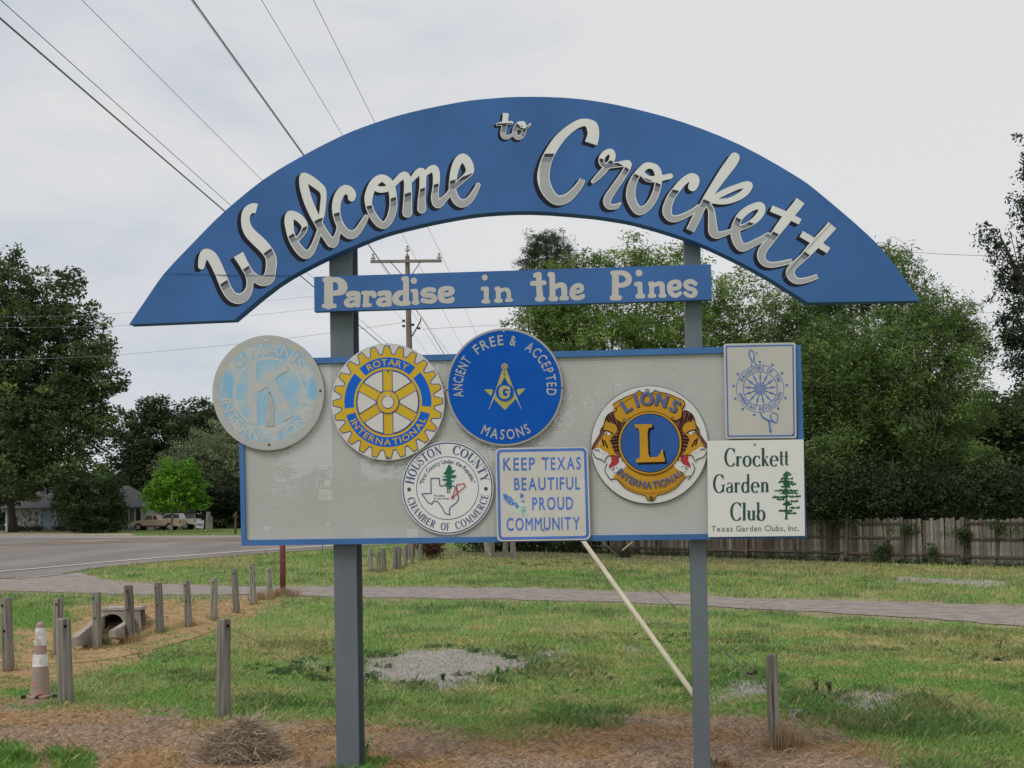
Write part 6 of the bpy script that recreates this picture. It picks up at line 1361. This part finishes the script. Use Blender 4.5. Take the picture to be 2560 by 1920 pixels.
def dup(root, loc, label):
    r = root.copy(); COL.objects.link(r); r.location = loc; r['label'] = label
    for ch in list(root.children): c = ch.copy(); COL.objects.link(c); c.parent = r
    return r
LD = Vector((.0645, 1, 0))
UB2 = UB + LD * 62; UB2.z = tz(UB2.x, UB2.y) - 2.0
dup(UP, UB2, 'next wooden utility pole far behind the sign panel')
UB0 = UB - LD * 60; UB0.z = 0 - .8
def line(px, py, qx, qy, label, r=.007):
    """conductor over the poles: seen at (px,py) on the middle pole and at (qx,qy) overhead, level between"""
    p = at(px, py, UD - .2); d = ray(qx, qy); q = EYE + d * ((p.z - EYE.z) / d.z); dr_ = (p - q) / (p.y - q.y); b = MB()
    b.tube([p - dr_ * (p.y + 12 - i * (p.y + 12) / 8) + Vector((0, 0, -.12 * math.sin(pi * i / 8))) for i in range(9)], r, 5)
    b.tube([p + LD * 62 * t + Vector((0, 0, -2.0 * t - 1.2 * t * (1 - t))) for t in [i / 8 for i in range(9)]], r, 5)
    return tag(b.build('power_line', wire_m, None, p), label, 'power line', 'overhead lines of the utility poles')
line(939, 638, 485, 0, 'power line landing on the left insulator of the cross-arm', .0085)
line(1024, 617, 660, 0, 'power line over the pole-top insulator', .0085)
line(1104, 637, 789, 0, 'power line landing on the right insulator of the cross-arm', .0085)
line(1058, 800, 493, 0, 'thick cable on the stand-off arm of the pole, close to the left power line', .017)
line(1020, 916, 0, 27, 'thickest black cable crossing the upper left corner', .018)
line(1018, 902, 22, 0, 'thin line running just above the thickest cable', .008)
line(1014, 806, 220, 0, 'thin line across the upper left sky between cable and arch', .007)
def wire(pts, r, label, m=None): 
    P = [tuple(at(*p)) for p in pts]; Q = cat(P, 8); b = MB(); b.tube(Q, r, 5); return tag(b.build('service_wire', m or wire_m, None, Q[0]), label, 'wire', 'thin service wires in the distance')
wire([(-60, 902, 60), (250, 890, 58), (595, 860, 55), (850, 829, 53), (1008, 806, 51.8)], .009, 'thin service wire crossing the dark oak, lowest of three on the left')
wire([(1058, 823, 51.7), (1160, 817, 54), (1270, 811, 58), (1500, 800, 66)], .009, 'thin service wire from the pole into the willow')
wire([(-60, 793, 95), (200, 789, 93), (340, 780, 91), (650, 754, 88), (900, 730, 86), (1300, 700, 84)], .012, 'thin distant wire, highest of three left of the arch')
wire([(-60, 819, 95), (200, 817, 93), (325, 813, 91), (616, 790, 88), (800, 770, 86), (1300, 720, 84)], .012, 'thin distant wire, middle of three left of the arch')
# second pole top on the right
D2 = 62; g2 = gd(2221, D2); s2 = D2 / F; R2 = empty('utility_pole', g2, 'utility pole top poking out of the willow at the right', 'utility pole')
b = MB(); b.tube([g2, at(2221, 622, D2)], [.19, .14], 10); b.build('pole', pole_w, R2)
b = MB(); b.tube([at(2221, 622, D2), at(2222, 596, D2)], .05, 6); b.build('pole_top_pin', iron, R2); b = MB(); b.lathe(at(2222, 600, D2), [(.1, -.2), (.14, 0), (.08, .1)], 10); b.build('insulator', porc, R2)
b = MB(); b.tube([at(2228, 624, D2), at(2250, 628, D2), at(2275, 631, D2)], [.05, .12, .06], 8); b.build('dead_end_clamp', porc, R2)
b = MB(); b.tube(cat([tuple(at(*p, D2)) for p in ((2224, 592), (2240, 595), (2262, 610), (2275, 629))], 5), .012, 4); b.build('jumper', wire_m, R2)
wire([(2275, 630.5, D2), (2420, 638, D2), (2700, 648, D2)], .014, 'single wire running right from the pole in the willow'); wire([(2440, 781, D2), (2700, 786, D2)], .010, 'faint lower wire beside the drooping tree')

# guy wires to anchors near the sign
def guy(p_hi, p_lo, r, name, label):
    b = MB(); b.tube([p_hi, p_lo], r, 6); return tag(b.build(name, steel, None, p_lo), label, 'guy wire', 'guy wires of the utility pole')
an1 = gp(1742, 1748); top1 = at(1034, 762, UD - .2)
guy(top1, an1, .0045, 'guy_wire', 'guy wire carrying the cream guard tube')
dirn = (top1 - an1).normalized()
def on_line(a, c, px):
    lo, hi = 0, 1
    for _ in range(50):
        m_ = (lo + hi) / 2; q = a.lerp(c, m_); x, y = proj([[q.x, q.y, q.z]])
        if (x[0] > px) == (proj([[a.x, a.y, a.z]])[0][0] > px): lo = m_
        else: hi = m_
    return a.lerp(c, lo)
e = on_line(an1, top1, 1425); b = MB(); b.tube([an1 + dirn * .05, e], [.029, .034], 12); tag(b.build('guy_guard', mat('cream_plastic', (.50, .45, .33), .55, .10, 4), None, an1, smooth=True), 'long cream plastic guy guard slanting down to behind the right post', 'guy guard')
an2 = gp(2012, 1812); p2 = at(1978, 1778, an2.y + .45); top2 = at(1012, 912, 47)
guy(top2, p2, .005, 'guy_wire', 'dark guy wire slanting to the ring anchor right of the sign')
AR = empty('ground_anchor', an2, 'twisted steel anchor ring sticking out of the brown grass at right', 'anchor')
b = MB(); b.tube([p2 + (an2 - p2) * t + Vector((.06 * math.sin(t * 2 * pi), 0, .05 * math.sin(t * pi))) for t in [k / 12 for k in range(13)]], .009, 6); b.tube([p2 + (an2 - p2) * t + Vector((-.02 * math.sin(t * 2 * pi), .02, -.03 * math.sin(t * pi))) for t in [k / 12 for k in range(13)]], .009, 6); b.tube([an2 + (p2 - an2) * .12, an2 - (p2 - an2) * .2], .013, 6); b.build('anchor_ring', mat('zinc_weathered', (.22, .22, .21), .6, metal=.4), AR)
c_ = at(1885, 1682, 9.45); b = MB(); b.tube([c_ + Vector((-.075, 0, .0)), c_ + Vector((-.02, -.01, -.01)), c_ + Vector((.03, 0, .012))], [.006, .013, .010], 6); b.box(c_ + Vector((.012, -.01, .01)), (.028, .03, .04)); tag(b.build('cable_clamp', iron, None, c_), 'dark clamp where cable and guy wire cross near the right post', 'clamp')
b = MB(); b.tube([at(1582, 1354, 30), at(1556, 1376, 30)], .02, 6); tag(b.build('guy_guard', mat('yellow_guard', (.45, .38, .20), .6), None, at(1556, 1376, 30)), 'short far yellowish guard tube just under the panel before the fence', 'guy guard')

# ================================================================ house and pickups over the road
HD = 124; hs = HD / F
stone = mat('painted_rubble_stone', (.13, .12, .115), .9, 0, 2.6, (1, 1, 1), .02, 3, col2=(.50, .48, .47), detail=3, lo=.42, hi=.56); roofm = mat('grey_shingle', (.105, .10, .105), .9, .18, 3, (1, 1, 5)); hwall = mat('grey_siding', (.30, .30, .31), .9, .1, 2); dkw = mat('window_dark', (.03, .032, .035), .3); trimw = mat('white_trim', (.5, .5, .5), .7)
hb = at(200, 1310, HD); hz = tz(0, HD); HO = empty('house', (hb.x, HD, hz), 'low grey-roofed house with rubble stone wall behind the dark shrub', 'house')
hx = lambda px: at(px, 1310, HD).x; hzt = lambda py, px=200: at(px, py, HD).z
def hbox(name, px0, px1, y0, y1, d0, d1, m): b = MB(); z0, z1 = hzt(y1, (px0 + px1) / 2), hzt(y0, (px0 + px1) / 2); x0, x1 = hx(px0), hx(px1); b.box(((x0 + x1) / 2, HD + (d0 + d1) / 2, (z0 + z1) / 2), (x1 - x0, d1 - d0, z1 - z0)); return b.build(name, m, HO)
hbox('stone_wall', 19, 142, 1262, 1335, 0, 7, stone); hbox('corner_board', 14, 19, 1262, 1335, -.05, .3, trimw); hbox('wall', 142, 345, 1264, 1335, 1.6, 8, hwall); hbox('wall', 348, 372, 1270, 1335, .8, 5, mat('pale_siding', (.38, .40, .40), .9))
dr = hbox('door', 108, 130, 1279, 1322, -.06, .0, mat('pale_blue_door', (.27, .36, .42), .6)); hbox('step', 100, 138, 1318, 1332, -1.2, -.02, conc); hbox('window', 326, 340, 1275, 1303, 1.5, 1.62, dkw); hbox('window', 300, 314, 1275, 1303, 1.5, 1.62, dkw)
for px_ in (323, 338, 354): hbox('porch_post', px_ - 1, px_ + 1, 1268, 1320, -.1, .05, trimw)
def roof(px0, px1, pr0, pr1, ye, yr, d0, d1, m):
    z0, z1 = hzt(ye, (px0 + px1) / 2), hzt(yr, (px0 + px1) / 2); a = [Vector((hx(px0), HD + d0, z0)), Vector((hx(px1), HD + d0, z0)), Vector((hx(px1), HD + d1, z0)), Vector((hx(px0), HD + d1, z0))]; dm_ = (d0 + d1) / 2; r0, r1 = Vector((hx(pr0), HD + dm_, z1)), Vector((hx(pr1), HD + dm_, z1)); b = MB(); dz = Vector((0, 0, -.14)); V = a + [r0, r1] + [p + dz for p in a]; b.add(V, [(0, 1, 5, 4), (1, 2, 5), (2, 3, 4, 5), (3, 0, 4), (0, 1, 7, 6), (1, 2, 8, 7), (2, 3, 9, 8), (3, 0, 6, 9), (6, 7, 8, 9)]); return b.build('roof', m, HO)
roof(5, 365, 90, 291, 1269, 1212, -1.0, 9, roofm); hbox('garage_wall', 376, 413, 1277, 1335, 6, 12, mat('white_siding', (.42, .43, .45), .9, .08, 6, (1, 1, 6))); roof(370, 418, 380, 408, 1278, 1262, 5, 13, roofm)
# pickups
glass = mat('car_glass', (.05, .055, .06), .12, spec=.6); tyre = mat('tyre_rubber', (.02, .02, .02), .9); rim = mat('silver_rim', (.42, .42, .42), .35, metal=.6); tail = mat('tail_lamp_red', (.30, .01, .01), .3); chrome = mat('bumper_chrome', (.45, .45, .45), .3, metal=.7)
def pickup(label, px0, px1, D, paint, lower, cab_x, lift=0.0, rz=0.0):
    x0, x1 = at(px0, 1310, D).x, at(px1, 1310, D).x; L_ = x1 - x0; base = Vector(((x0 + x1) / 2, D, tz((x0 + x1) / 2, D)))
    root = empty('pickup_truck', base, label, 'pickup truck', 'pickups parked at the house', rz); Wd = 1.85; hw_ = Wd / 2; f = lambda t: -L_ / 2 + t * L_
    wheels = (.145, .765); wr = .37 + lift * .25; z0 = .42 + lift
    def arch(tc, r): return [(f(tc) + r * math.cos(a), wr + lift * .2 + r * math.sin(a)) for a in [pi - k * pi / 8 for k in range(9)] if wr + r * math.sin(a) >= z0 - .3]
    P = [(f(0), z0), (f(.0), .78 + lift), (f(.02), .98 + lift), (f(.10), 1.06 + lift), (f(cab_x[0]), 1.14 + lift), (f(1.0), 1.14 + lift), (f(1.0), z0)]
    low = []
    for tc_ in wheels[::-1]: r = wr + .09; low += [(f(tc_) + r * math.cos(a), wr + r * math.sin(a)) for a in [k * pi / 10 for k in range(0, 11)] if wr + r * math.sin(a) > z0]
    poly = P + low; v, tr = union([poly]); V = [Vector((x, -hw_, z)) for x, z in v] + [Vector((x, hw_, z)) for x, z in v]; n = len(v); b = MB(); b.add(V, tr + [[i + n for i in q[::-1]] for q in tr]); k = len(poly)
    b.add([Vector((x, -hw_, z)) for x, z in poly] + [Vector((x, hw_, z)) for x, z in poly], [(i, (i + 1) % k, (i + 1) % k + k, i + k) for i in range(k)])
    link('body', b.me('body', paint), root)
    b = MB(); b.box((f(.46), 0, z0 + .06), (L_ * .40, Wd + .02, .16)); link('rocker_panel', b.me('rocker_panel', lower), root)
    c0, c1, c2, c3 = cab_x; zt = 1.74 + lift; zb = 1.13 + lift; q = [Vector((f(c0), -hw_ + .04, zb)), Vector((f(c1), -hw_ + .16, zt)), Vector((f(c2), -hw_ + .16, zt)), Vector((f(c3), -hw_ + .04, zb))]; q2 = [Vector((p.x, -p.y, p.z)) for p in q]
    b = MB(); b.add(q + q2, [(0, 1, 2, 3), (7, 6, 5, 4), (0, 4, 5, 1), (1, 5, 6, 2), (2, 6, 7, 3)]); link('cab', b.me('cab', paint), root)
    def wn(t0, t1, u0, u1):
        g_ = []
        for t, z in ((t0, .08), (u0, .52), (u1, .52), (t1, .08)): g_.append(Vector((f(t), -hw_ + .03 + .12 * z / .61 - .006, zb + z)))
        b = MB(); b.prism(g_, (0, 0, 0), (0, -.008, 0)); link('window', b.me('window', glass), root)
    m1 = c0 + (c3 - c0) * .60
    wn(c0 + .035, m1, c1 + .012, m1); wn(m1 + .025, c3 - .02, m1 + .025, c2 - .012)
    b = MB(); b.prism([Vector((f(c0) + .06, -.7, zb + .05)), Vector((f(c1) - .02, -.62, zt - .06)), Vector((f(c1) - .02, .62, zt - .06)), Vector((f(c0) + .06, .7, zb + .05))], (-.01, 0, 0), (-.02, 0, 0)); link('windscreen', b.me('windscreen', glass), root)
    b = MB(); b.box((f(.80), 0, 1.10 + lift), (L_ * .36, Wd - .25, .09)); link('bed_floor', b.me('bed_floor', MATS['dark_iron']), root)
    for tc_ in wheels:
        for s_ in (-1, 1):
            w = MB(); ax_ = Matrix.Rotation(pi / 2, 3, 'X'); w.lathe((f(tc_), s_ * (hw_ - .10) + .11, wr), [(wr * .6, -.0), (wr, .03), (wr, .19), (wr * .6, .22)], 20, 0, ax_); wo = link('wheel', w.me('wheel', tyre), root)
            r_ = MB(); r_.lathe((f(tc_), s_ * (hw_ - .10) + (.125 if s_ > 0 else -.0), wr), [(wr * .62, 0), (wr * .55, .012), (.05, .03)], 16, 0, Matrix.Rotation(pi / 2, 3, 'X') if s_ < 0 else Matrix.Rotation(-pi / 2, 3, 'X')); 
            r2_ = MB(); r2_.lathe((f(tc_), s_ * (hw_ + .012), wr), [(wr * .60, 0), (wr * .56, .01), (.05, .022)], 16, 0, Matrix.Rotation(pi / 2 * (1 if s_ < 0 else -1), 3, 'X')); link('rim', r2_.me('rim', rim), wo)
    b = MB(); b.box((f(.985), -hw_ - .004, .93 + lift), (.14, .02, .30)); link('tail_light', b.me('tail_light', tail), root)
    b = MB(); b.box((f(-.012), 0, .56 + lift), (.14, Wd, .2)); link('bumper', b.me('bumper', chrome), root); b = MB(); b.box((f(1.012), 0, .55 + lift), (.13, Wd - .1, .18)); link('bumper', b.me('bumper', chrome), root)
    b = MB(); b.box((f(m1 + .01), -hw_ + .0, .95 + lift), (.012, .012, .5)); link('door_seam', b.me('door_seam', dkw), root); b = MB(); b.box((f(m1 - .03), -hw_ - .012, 1.0 + lift), (.12, .02, .035)); link('door_handle', b.me('door_handle', dkw), root)
    return root
pickup('champagne and maroon pickup facing left, in front of the white one', 335, 459, 114, mat('champagne_paint', (.46, .35, .27), .3, .05, 1, spec=.6), mat('maroon_paint', (.13, .05, .045), .4), (.22, .30, .50, .545))
pickup('white pickup parked half behind the champagne one', 384, 497, 118.5, mat('white_car_paint', (.62, .60, .58), .3, spec=.6), mat('white_lower_paint', (.45, .43, .42), .4), (.20, .32, .62, .66), lift=.14, rz=-.05)
g = gd(500, 101); SG = empty('yard_sign', g, 'small grey and white leaning yard sign by the road', 'sign'); b = MB(); t_ = Matrix.Rotation(.10, 3, 'Y'); b.box((0, 0, .85), (.72, .02, .80), rot=t_); link('board', b.me('board', mat('yard_board', (.36, .37, .40), .6)), SG); b = MB(); b.box((0, -.014, .80), (.52, .004, .16), rot=t_); link('print_band', b.me('print_band', mat('yard_print', (.08, .09, .11), .6)), SG)
for x_ in (-.3, .28): b = MB(); b.box((x_, .02, .3), (.025, .025, .9)); link('stake', b.me('stake', steel), SG)
g = gd(589, 96); b = MB(); b.tube([g, g + Vector((0, 0, 1.3)), g + Vector((.04, 0, 2.05))], [.11, .10, .10], 10); b.box(g + Vector((-.03, 0, 1.75)), (.34, .12, .3)); tag(b.build('brown_post', mat('dark_brown_wood', (.10, .06, .04), .9, .3, 6), None, g), 'brown wooden post with a stub arm at the left edge of the panel', 'post')
for i_, (px_, h_, w_) in enumerate(((520, 2.0, .62), (527, 1.5, .4))):
    g = gd(px_, 113); b = MB(); b.tube([g, g + Vector((.02, 0, h_ * .5)), g + Vector((.05, 0, h_))], [w_ / 2, w_ / 2.4, w_ / 2.8], 9); tag(b.build('tree_stump', bark_g, None, g), ('taller pale grey tree stump right of the pickups', 'shorter pale grey stump touching the taller one')[i_], 'stump')
ug = [(at(x, 1310, 121).x, 121, hz + .25, .9, .5, .45) for x in (45, 62, 85, 95, 150, 158)]
o = leaves('low_hedge', ug, 5000, .07, OAK, None, (0, 0, 0), 60, clump=.3, per=25); tag(o, 'low dark hedge plants along the stone wall', 'hedge', kind='stuff')

# ================================================================ heap, weeds, small things
HEAP = attr_mat('dry_stems', .9, .1)
def stems(name, c, rad, h, n, seed, cols, ln=(.08, .28), w=.0022):
    r = np.random.default_rng(seed); a = r.uniform(0, 2 * pi, n); q = np.sqrt(r.random(n)) * .95; x, y = rad[0] * q * np.cos(a), rad[1] * q * np.sin(a); z = h * (1 - q ** 2) * r.uniform(.25, 1, n) ** .5 * (.55 + .9 * fbm(x * 9 + 5, y * 9, 7, 3))
    th = r.uniform(0, 2 * pi, n); up = r.normal(-.05, .28, n); L_ = r.uniform(*ln, n) * r.uniform(.5, 1, n); d = np.stack([np.cos(th), np.sin(th), up], 1); d /= np.linalg.norm(d, axis=1)[:, None]; P = np.stack([x, y, z], 1)
    sd_ = np.cross(d, r.normal(size=(n, 3))); sd_ /= np.linalg.norm(sd_, axis=1)[:, None]; wv = w * r.uniform(.5, 1.6, n)[:, None]; e = P + d * L_[:, None]; mid = P + d * L_[:, None] * .5 + r.normal(0, .022, (n, 3)); e = mid + (d + r.normal(0, .5, (n, 3))) * L_[:, None] * .5
    V = np.concatenate([np.stack([P - sd_ * wv, P + sd_ * wv, mid + sd_ * wv, mid - sd_ * wv], 1), np.stack([mid - sd_ * wv, mid + sd_ * wv, e + sd_ * wv * .4, e - sd_ * wv * .4], 1)]).reshape(-1, 3)
    cc_ = np.array(cols)[r.integers(0, len(cols), n)] * r.uniform(.6, 1.4, n)[:, None]; return link(name, fastmesh(name, V, 4, HEAP, np.clip(np.concatenate([cc_, cc_]), 0, 1)), None, c)
g = gp(610, 1895); o = stems('dry_grass_heap', g, (.27, .22), .27, 8500, 70, [(.44, .35, .25), (.37, .285, .205), (.30, .23, .165), (.56, .46, .34)], ln=(.06, .22), w=.0017); tag(o, 'heap of pulled dry grass at the foot of the lone thick post', 'grass heap', kind='stuff')
b = MB(); 
for q_ in range(3): b.lathe((random.uniform(-.08, .08), random.uniform(-.05, .05), -.03), [(.17, 0), (.14, .08), (.08, .15), (.02, .19)], 10)
tag(link('soil_mound', b.me('soil_mound', mat('brown_soil', (.13, .095, .07), 1, .3, 20), smooth=True), None, g), kind='structure')
# tufts of taller straw grass
def tuft(px, py, n, h, cols, lab, sp_=.10, name='grass_tuft', w=.0022, cat_='grass tuft'):
    g = gp(px, py); r = np.random.default_rng(int(px + py)); a = r.uniform(0, 2 * pi, n); q = r.random(n) * sp_; P = np.stack([q * np.cos(a), q * np.sin(a), 0 * q], 1); ln = h * r.uniform(.5, 1.1, n); out_ = r.uniform(.05, .55, n); th = a + r.normal(0, .6, n)
    d1 = np.stack([np.cos(th) * out_ * .6, np.sin(th) * out_ * .6, np.ones(n)], 1); d2 = np.stack([np.cos(th) * out_ * 2.2, np.sin(th) * out_ * 2.2, .6 - out_ * .6], 1); M_ = P + d1 * ln[:, None] * .55; E_ = M_ + d2 * ln[:, None] * .5; s_ = np.stack([-np.sin(th), np.cos(th), 0 * th], 1) * w
    V = np.concatenate([np.stack([P - s_, P + s_, M_ + s_ * .8, M_ - s_ * .8], 1), np.stack([M_ - s_ * .8, M_ + s_ * .8, E_ + s_ * .15, E_ - s_ * .15], 1)]).reshape(-1, 3); cc_ = np.array(cols)[r.integers(0, len(cols), n)] * r.uniform(.7, 1.3, n)[:, None]
    return tag(link(name, fastmesh(name, V, 4, BLADE, np.clip(np.concatenate([cc_, cc_]), 0, 1)), None, g), lab, cat_)
ST = [(.48, .36, .20), (.38, .27, .15), (.30, .22, .13)]; GR = [(.12, .24, .04), (.18, .30, .06), (.08, .17, .03)]; DG = [(.05, .12, .04), (.08, .17, .06), (.035, .08, .03)]
tuft(1950, 1872, 190, .26, ST, 'tall straw tuft at the foot of the pale round post', .12); tuft(1985, 1868, 90, .20, ST, 'smaller straw tuft right of the pale round post', .10)
for px_, py_, l_ in ((690, 1492, 'straw tuft left of the rusty pole'), (722, 1492, 'straw tuft right of the rusty pole'), (650, 1500, 'straw tuft among the last posts')): tuft(px_, py_, 200, .34, ST, l_, .35, w=.006)
for px_, py_, l_ in ((255, 1612, 'dark weed tuft at the culvert mouth'), (330, 1605, 'brown tuft round the wire-loop post')): tuft(px_, py_, 150, .2, DG if px_ < 300 else ST, l_, .2, w=.004)
tuft(908, 1893, 40, .10, ST, 'straw wisps against the left sign post', .08)
tuft(40, 1905, 260, .15, GR, 'lush green tuft in the lower left corner', .22); tuft(185, 1900, 160, .12, GR, 'second lush green tuft near the lower left corner', .15); tuft(1770, 1915, 120, .09, DG, 'green tuft at the foot of the right sign post', .08); tuft(1810, 1918, 90, .07, [(.35, .14, .08), (.22, .12, .07)], 'reddish dry tuft right of the right sign post', .07)
# leafy weeds: a stem with real leaves
leafm = mat('weed_leaf', (.14, .28, .065), .6, .25, 40); leafd = mat('weed_leaf_dark', (.10, .18, .075), .7, .25, 40)
def weed(px, py, h, n, lab, m=None, ls=.03, nst=4, name='leafy_weed'):
    g = gp(px, py); root = empty(name, g, lab, 'weed'); st = MB(); lf = MB(); rr = random.Random(int(px * 3 + py))
    for s_ in range(nst):
        a = rr.uniform(0, 2 * pi); o_ = rr.uniform(.05, .5); P = [Vector((math.cos(a) * o_ * h * t * t, math.sin(a) * o_ * h * t * t, h * t * rr.uniform(.9, 1))) for t in (0, .3, .6, .85, 1)]; st.tube(P, [.003, .0025, .002, .0015, .001], 4)
        for k in range(n):
            t = rr.uniform(.12, 1); i_ = min(3, int(t * 4)); p = P[i_].lerp(P[i_ + 1], t * 4 - i_); b_ = rr.uniform(0, 2 * pi); d_ = Vector((math.cos(b_), math.sin(b_), rr.uniform(-.1, .7))).normalized(); s2_ = d_.cross(Vector((0, 0, 1))).normalized(); l_ = ls * rr.uniform(.6, 1.3); up_ = s2_.cross(d_)
            lf.add([p, p + d_ * l_ * .5 + s2_ * l_ * .28 + up_ * l_ * .06, p + d_ * l_ * .55, p + d_ * l_ * .5 - s2_ * l_ * .28 + up_ * l_ * .06, p + d_ * l_], [(0, 1, 2), (0, 2, 3), (1, 4, 2), (2, 4, 3)])
    st.build('stem', mat('weed_stem', (.14, .20, .07), .7), root, (0, 0, 0)); lo = lf.build('foliage', m or leafm, root, (0, 0, 0)); lo['kind'] = 'stuff'; return root
weed(912, 1908, .17, 11, 'bright leafy seedling at the foot of the left sign post', ls=.045, nst=5)
weed(880, 1905, .08, 8, 'low leafy sprout touching the left sign post', ls=.03, nst=4)
for i_, (x, y, h, l_) in enumerate([(2040, 1735, .20, 'tall dark thistle right of the pale round post'), (2075, 1735, .13, 'bushy dark weed beside the tall thistle'), (1108, 1705, .09, 'green spiky weed on the gravel patch'), (1245, 1690, .12, 'leggy weed at the right side of the gravel patch'), (820, 1690, .12, 'dark weed tangle touching the left sign post')]):
    weed(x, y, h, 34, l_, leafd if i_ % 3 else leafm, .030, 6 if h > .08 else 9)
wc = []
for (x, y, w_, h_, k_) in [(730, 1680, 100, 26, 40), (800, 1700, 40, 16, 16), (960, 1640, 60, 6, 12), (1100, 1620, 60, 5, 12), (1187, 1632, 12, 5, 5), (1278, 1645, 16, 6, 6), (1345, 1665, 40, 22, 22), (960, 1668, 6, 4, 2), (1155, 1690, 8, 4, 3), (1040, 1712, 50, 8, 12), (930, 1700, 30, 16, 12), (1250, 1700, 30, 14, 10), (2100, 1745, 60, 16, 16), (2010, 1745, 60, 12, 14), (2300, 1750, 60, 12, 12), (2440, 1640, 60, 8, 8), (2500, 1610, 14, 4, 4), (1600, 1600, 200, 14, 14), (1450, 1700, 120, 30, 14), (2250, 1620, 200, 20, 16), (1850, 1600, 90, 16, 8), (430, 1640, 60, 20, 8), (1330, 1410, 120, 8, 12)]:
    for q_ in range(k_):
        g = gp(x + random.gauss(0, w_ * .5), y + random.gauss(0, h_ * .5)); sz = g.y / 12; wc.append((g.x, g.y, g.z + .012, random.uniform(.05, .13) * sz, random.uniform(.05, .12) * sz, random.uniform(.02, .05)))
o = leaves('broadleaf_weeds', wc, 26000, .013, [(.06, .11, .045), (.095, .165, .06), (.15, .23, .08)], None, (0, 0, 0), 90, clump=.05, per=16, slim=.6); tag(o, 'low dark broadleaf weeds spreading in the lawn and round the gravel', 'weeds', kind='stuff')
lit = mat('white_litter', (.7, .7, .7), .6)
for x, y, s_, l_ in ((402, 1441, .14, 'white scrap of litter on the grass island'), (1922, 1795, .03, 'white scrap left of the pale round post'), (2040, 1794, .03, 'white scrap right of the anchor ring'), (1955, 1917, .04, 'white scrap at the bottom edge below the pale post'), (988, 1367, .35, 'white scrap lying beyond the short posts'), (1180, 1397, .22, 'pale scrap lying before the fence brush'), (1552, 1677, .03, 'white scrap in the middle of the lawn'), (83, 1599, .07, 'white scrap by the thick post at the left edge')):
    g = gp(x, y); b = MB(); b.add([(-s_ / 2, 0, .005), (0, -s_ * .3, .02 + s_ * .1), (s_ / 2, .0, .008), (s_ * .1, s_ * .4, s_ * .2)], [(0, 1, 2, 3)]); tag(link('litter', b.me('litter', lit), None, g), l_, 'litter', 'bits of litter on the grass')
# reddish brush and pile left of the fence
pl = leaves('dead_brush', [(gp(1078, 1398).x, gp(1078, 1398).y, gp(1078, 1398).z + .7, .7, .5, .8)], 5200, .05, [(.10, .05, .035), (.18, .09, .06), (.24, .13, .09)], None, (0, 0, 0), 71, clump=.3, per=26); tag(pl, 'reddish dead brush at the left end of the plank fence', 'brush', kind='stuff')
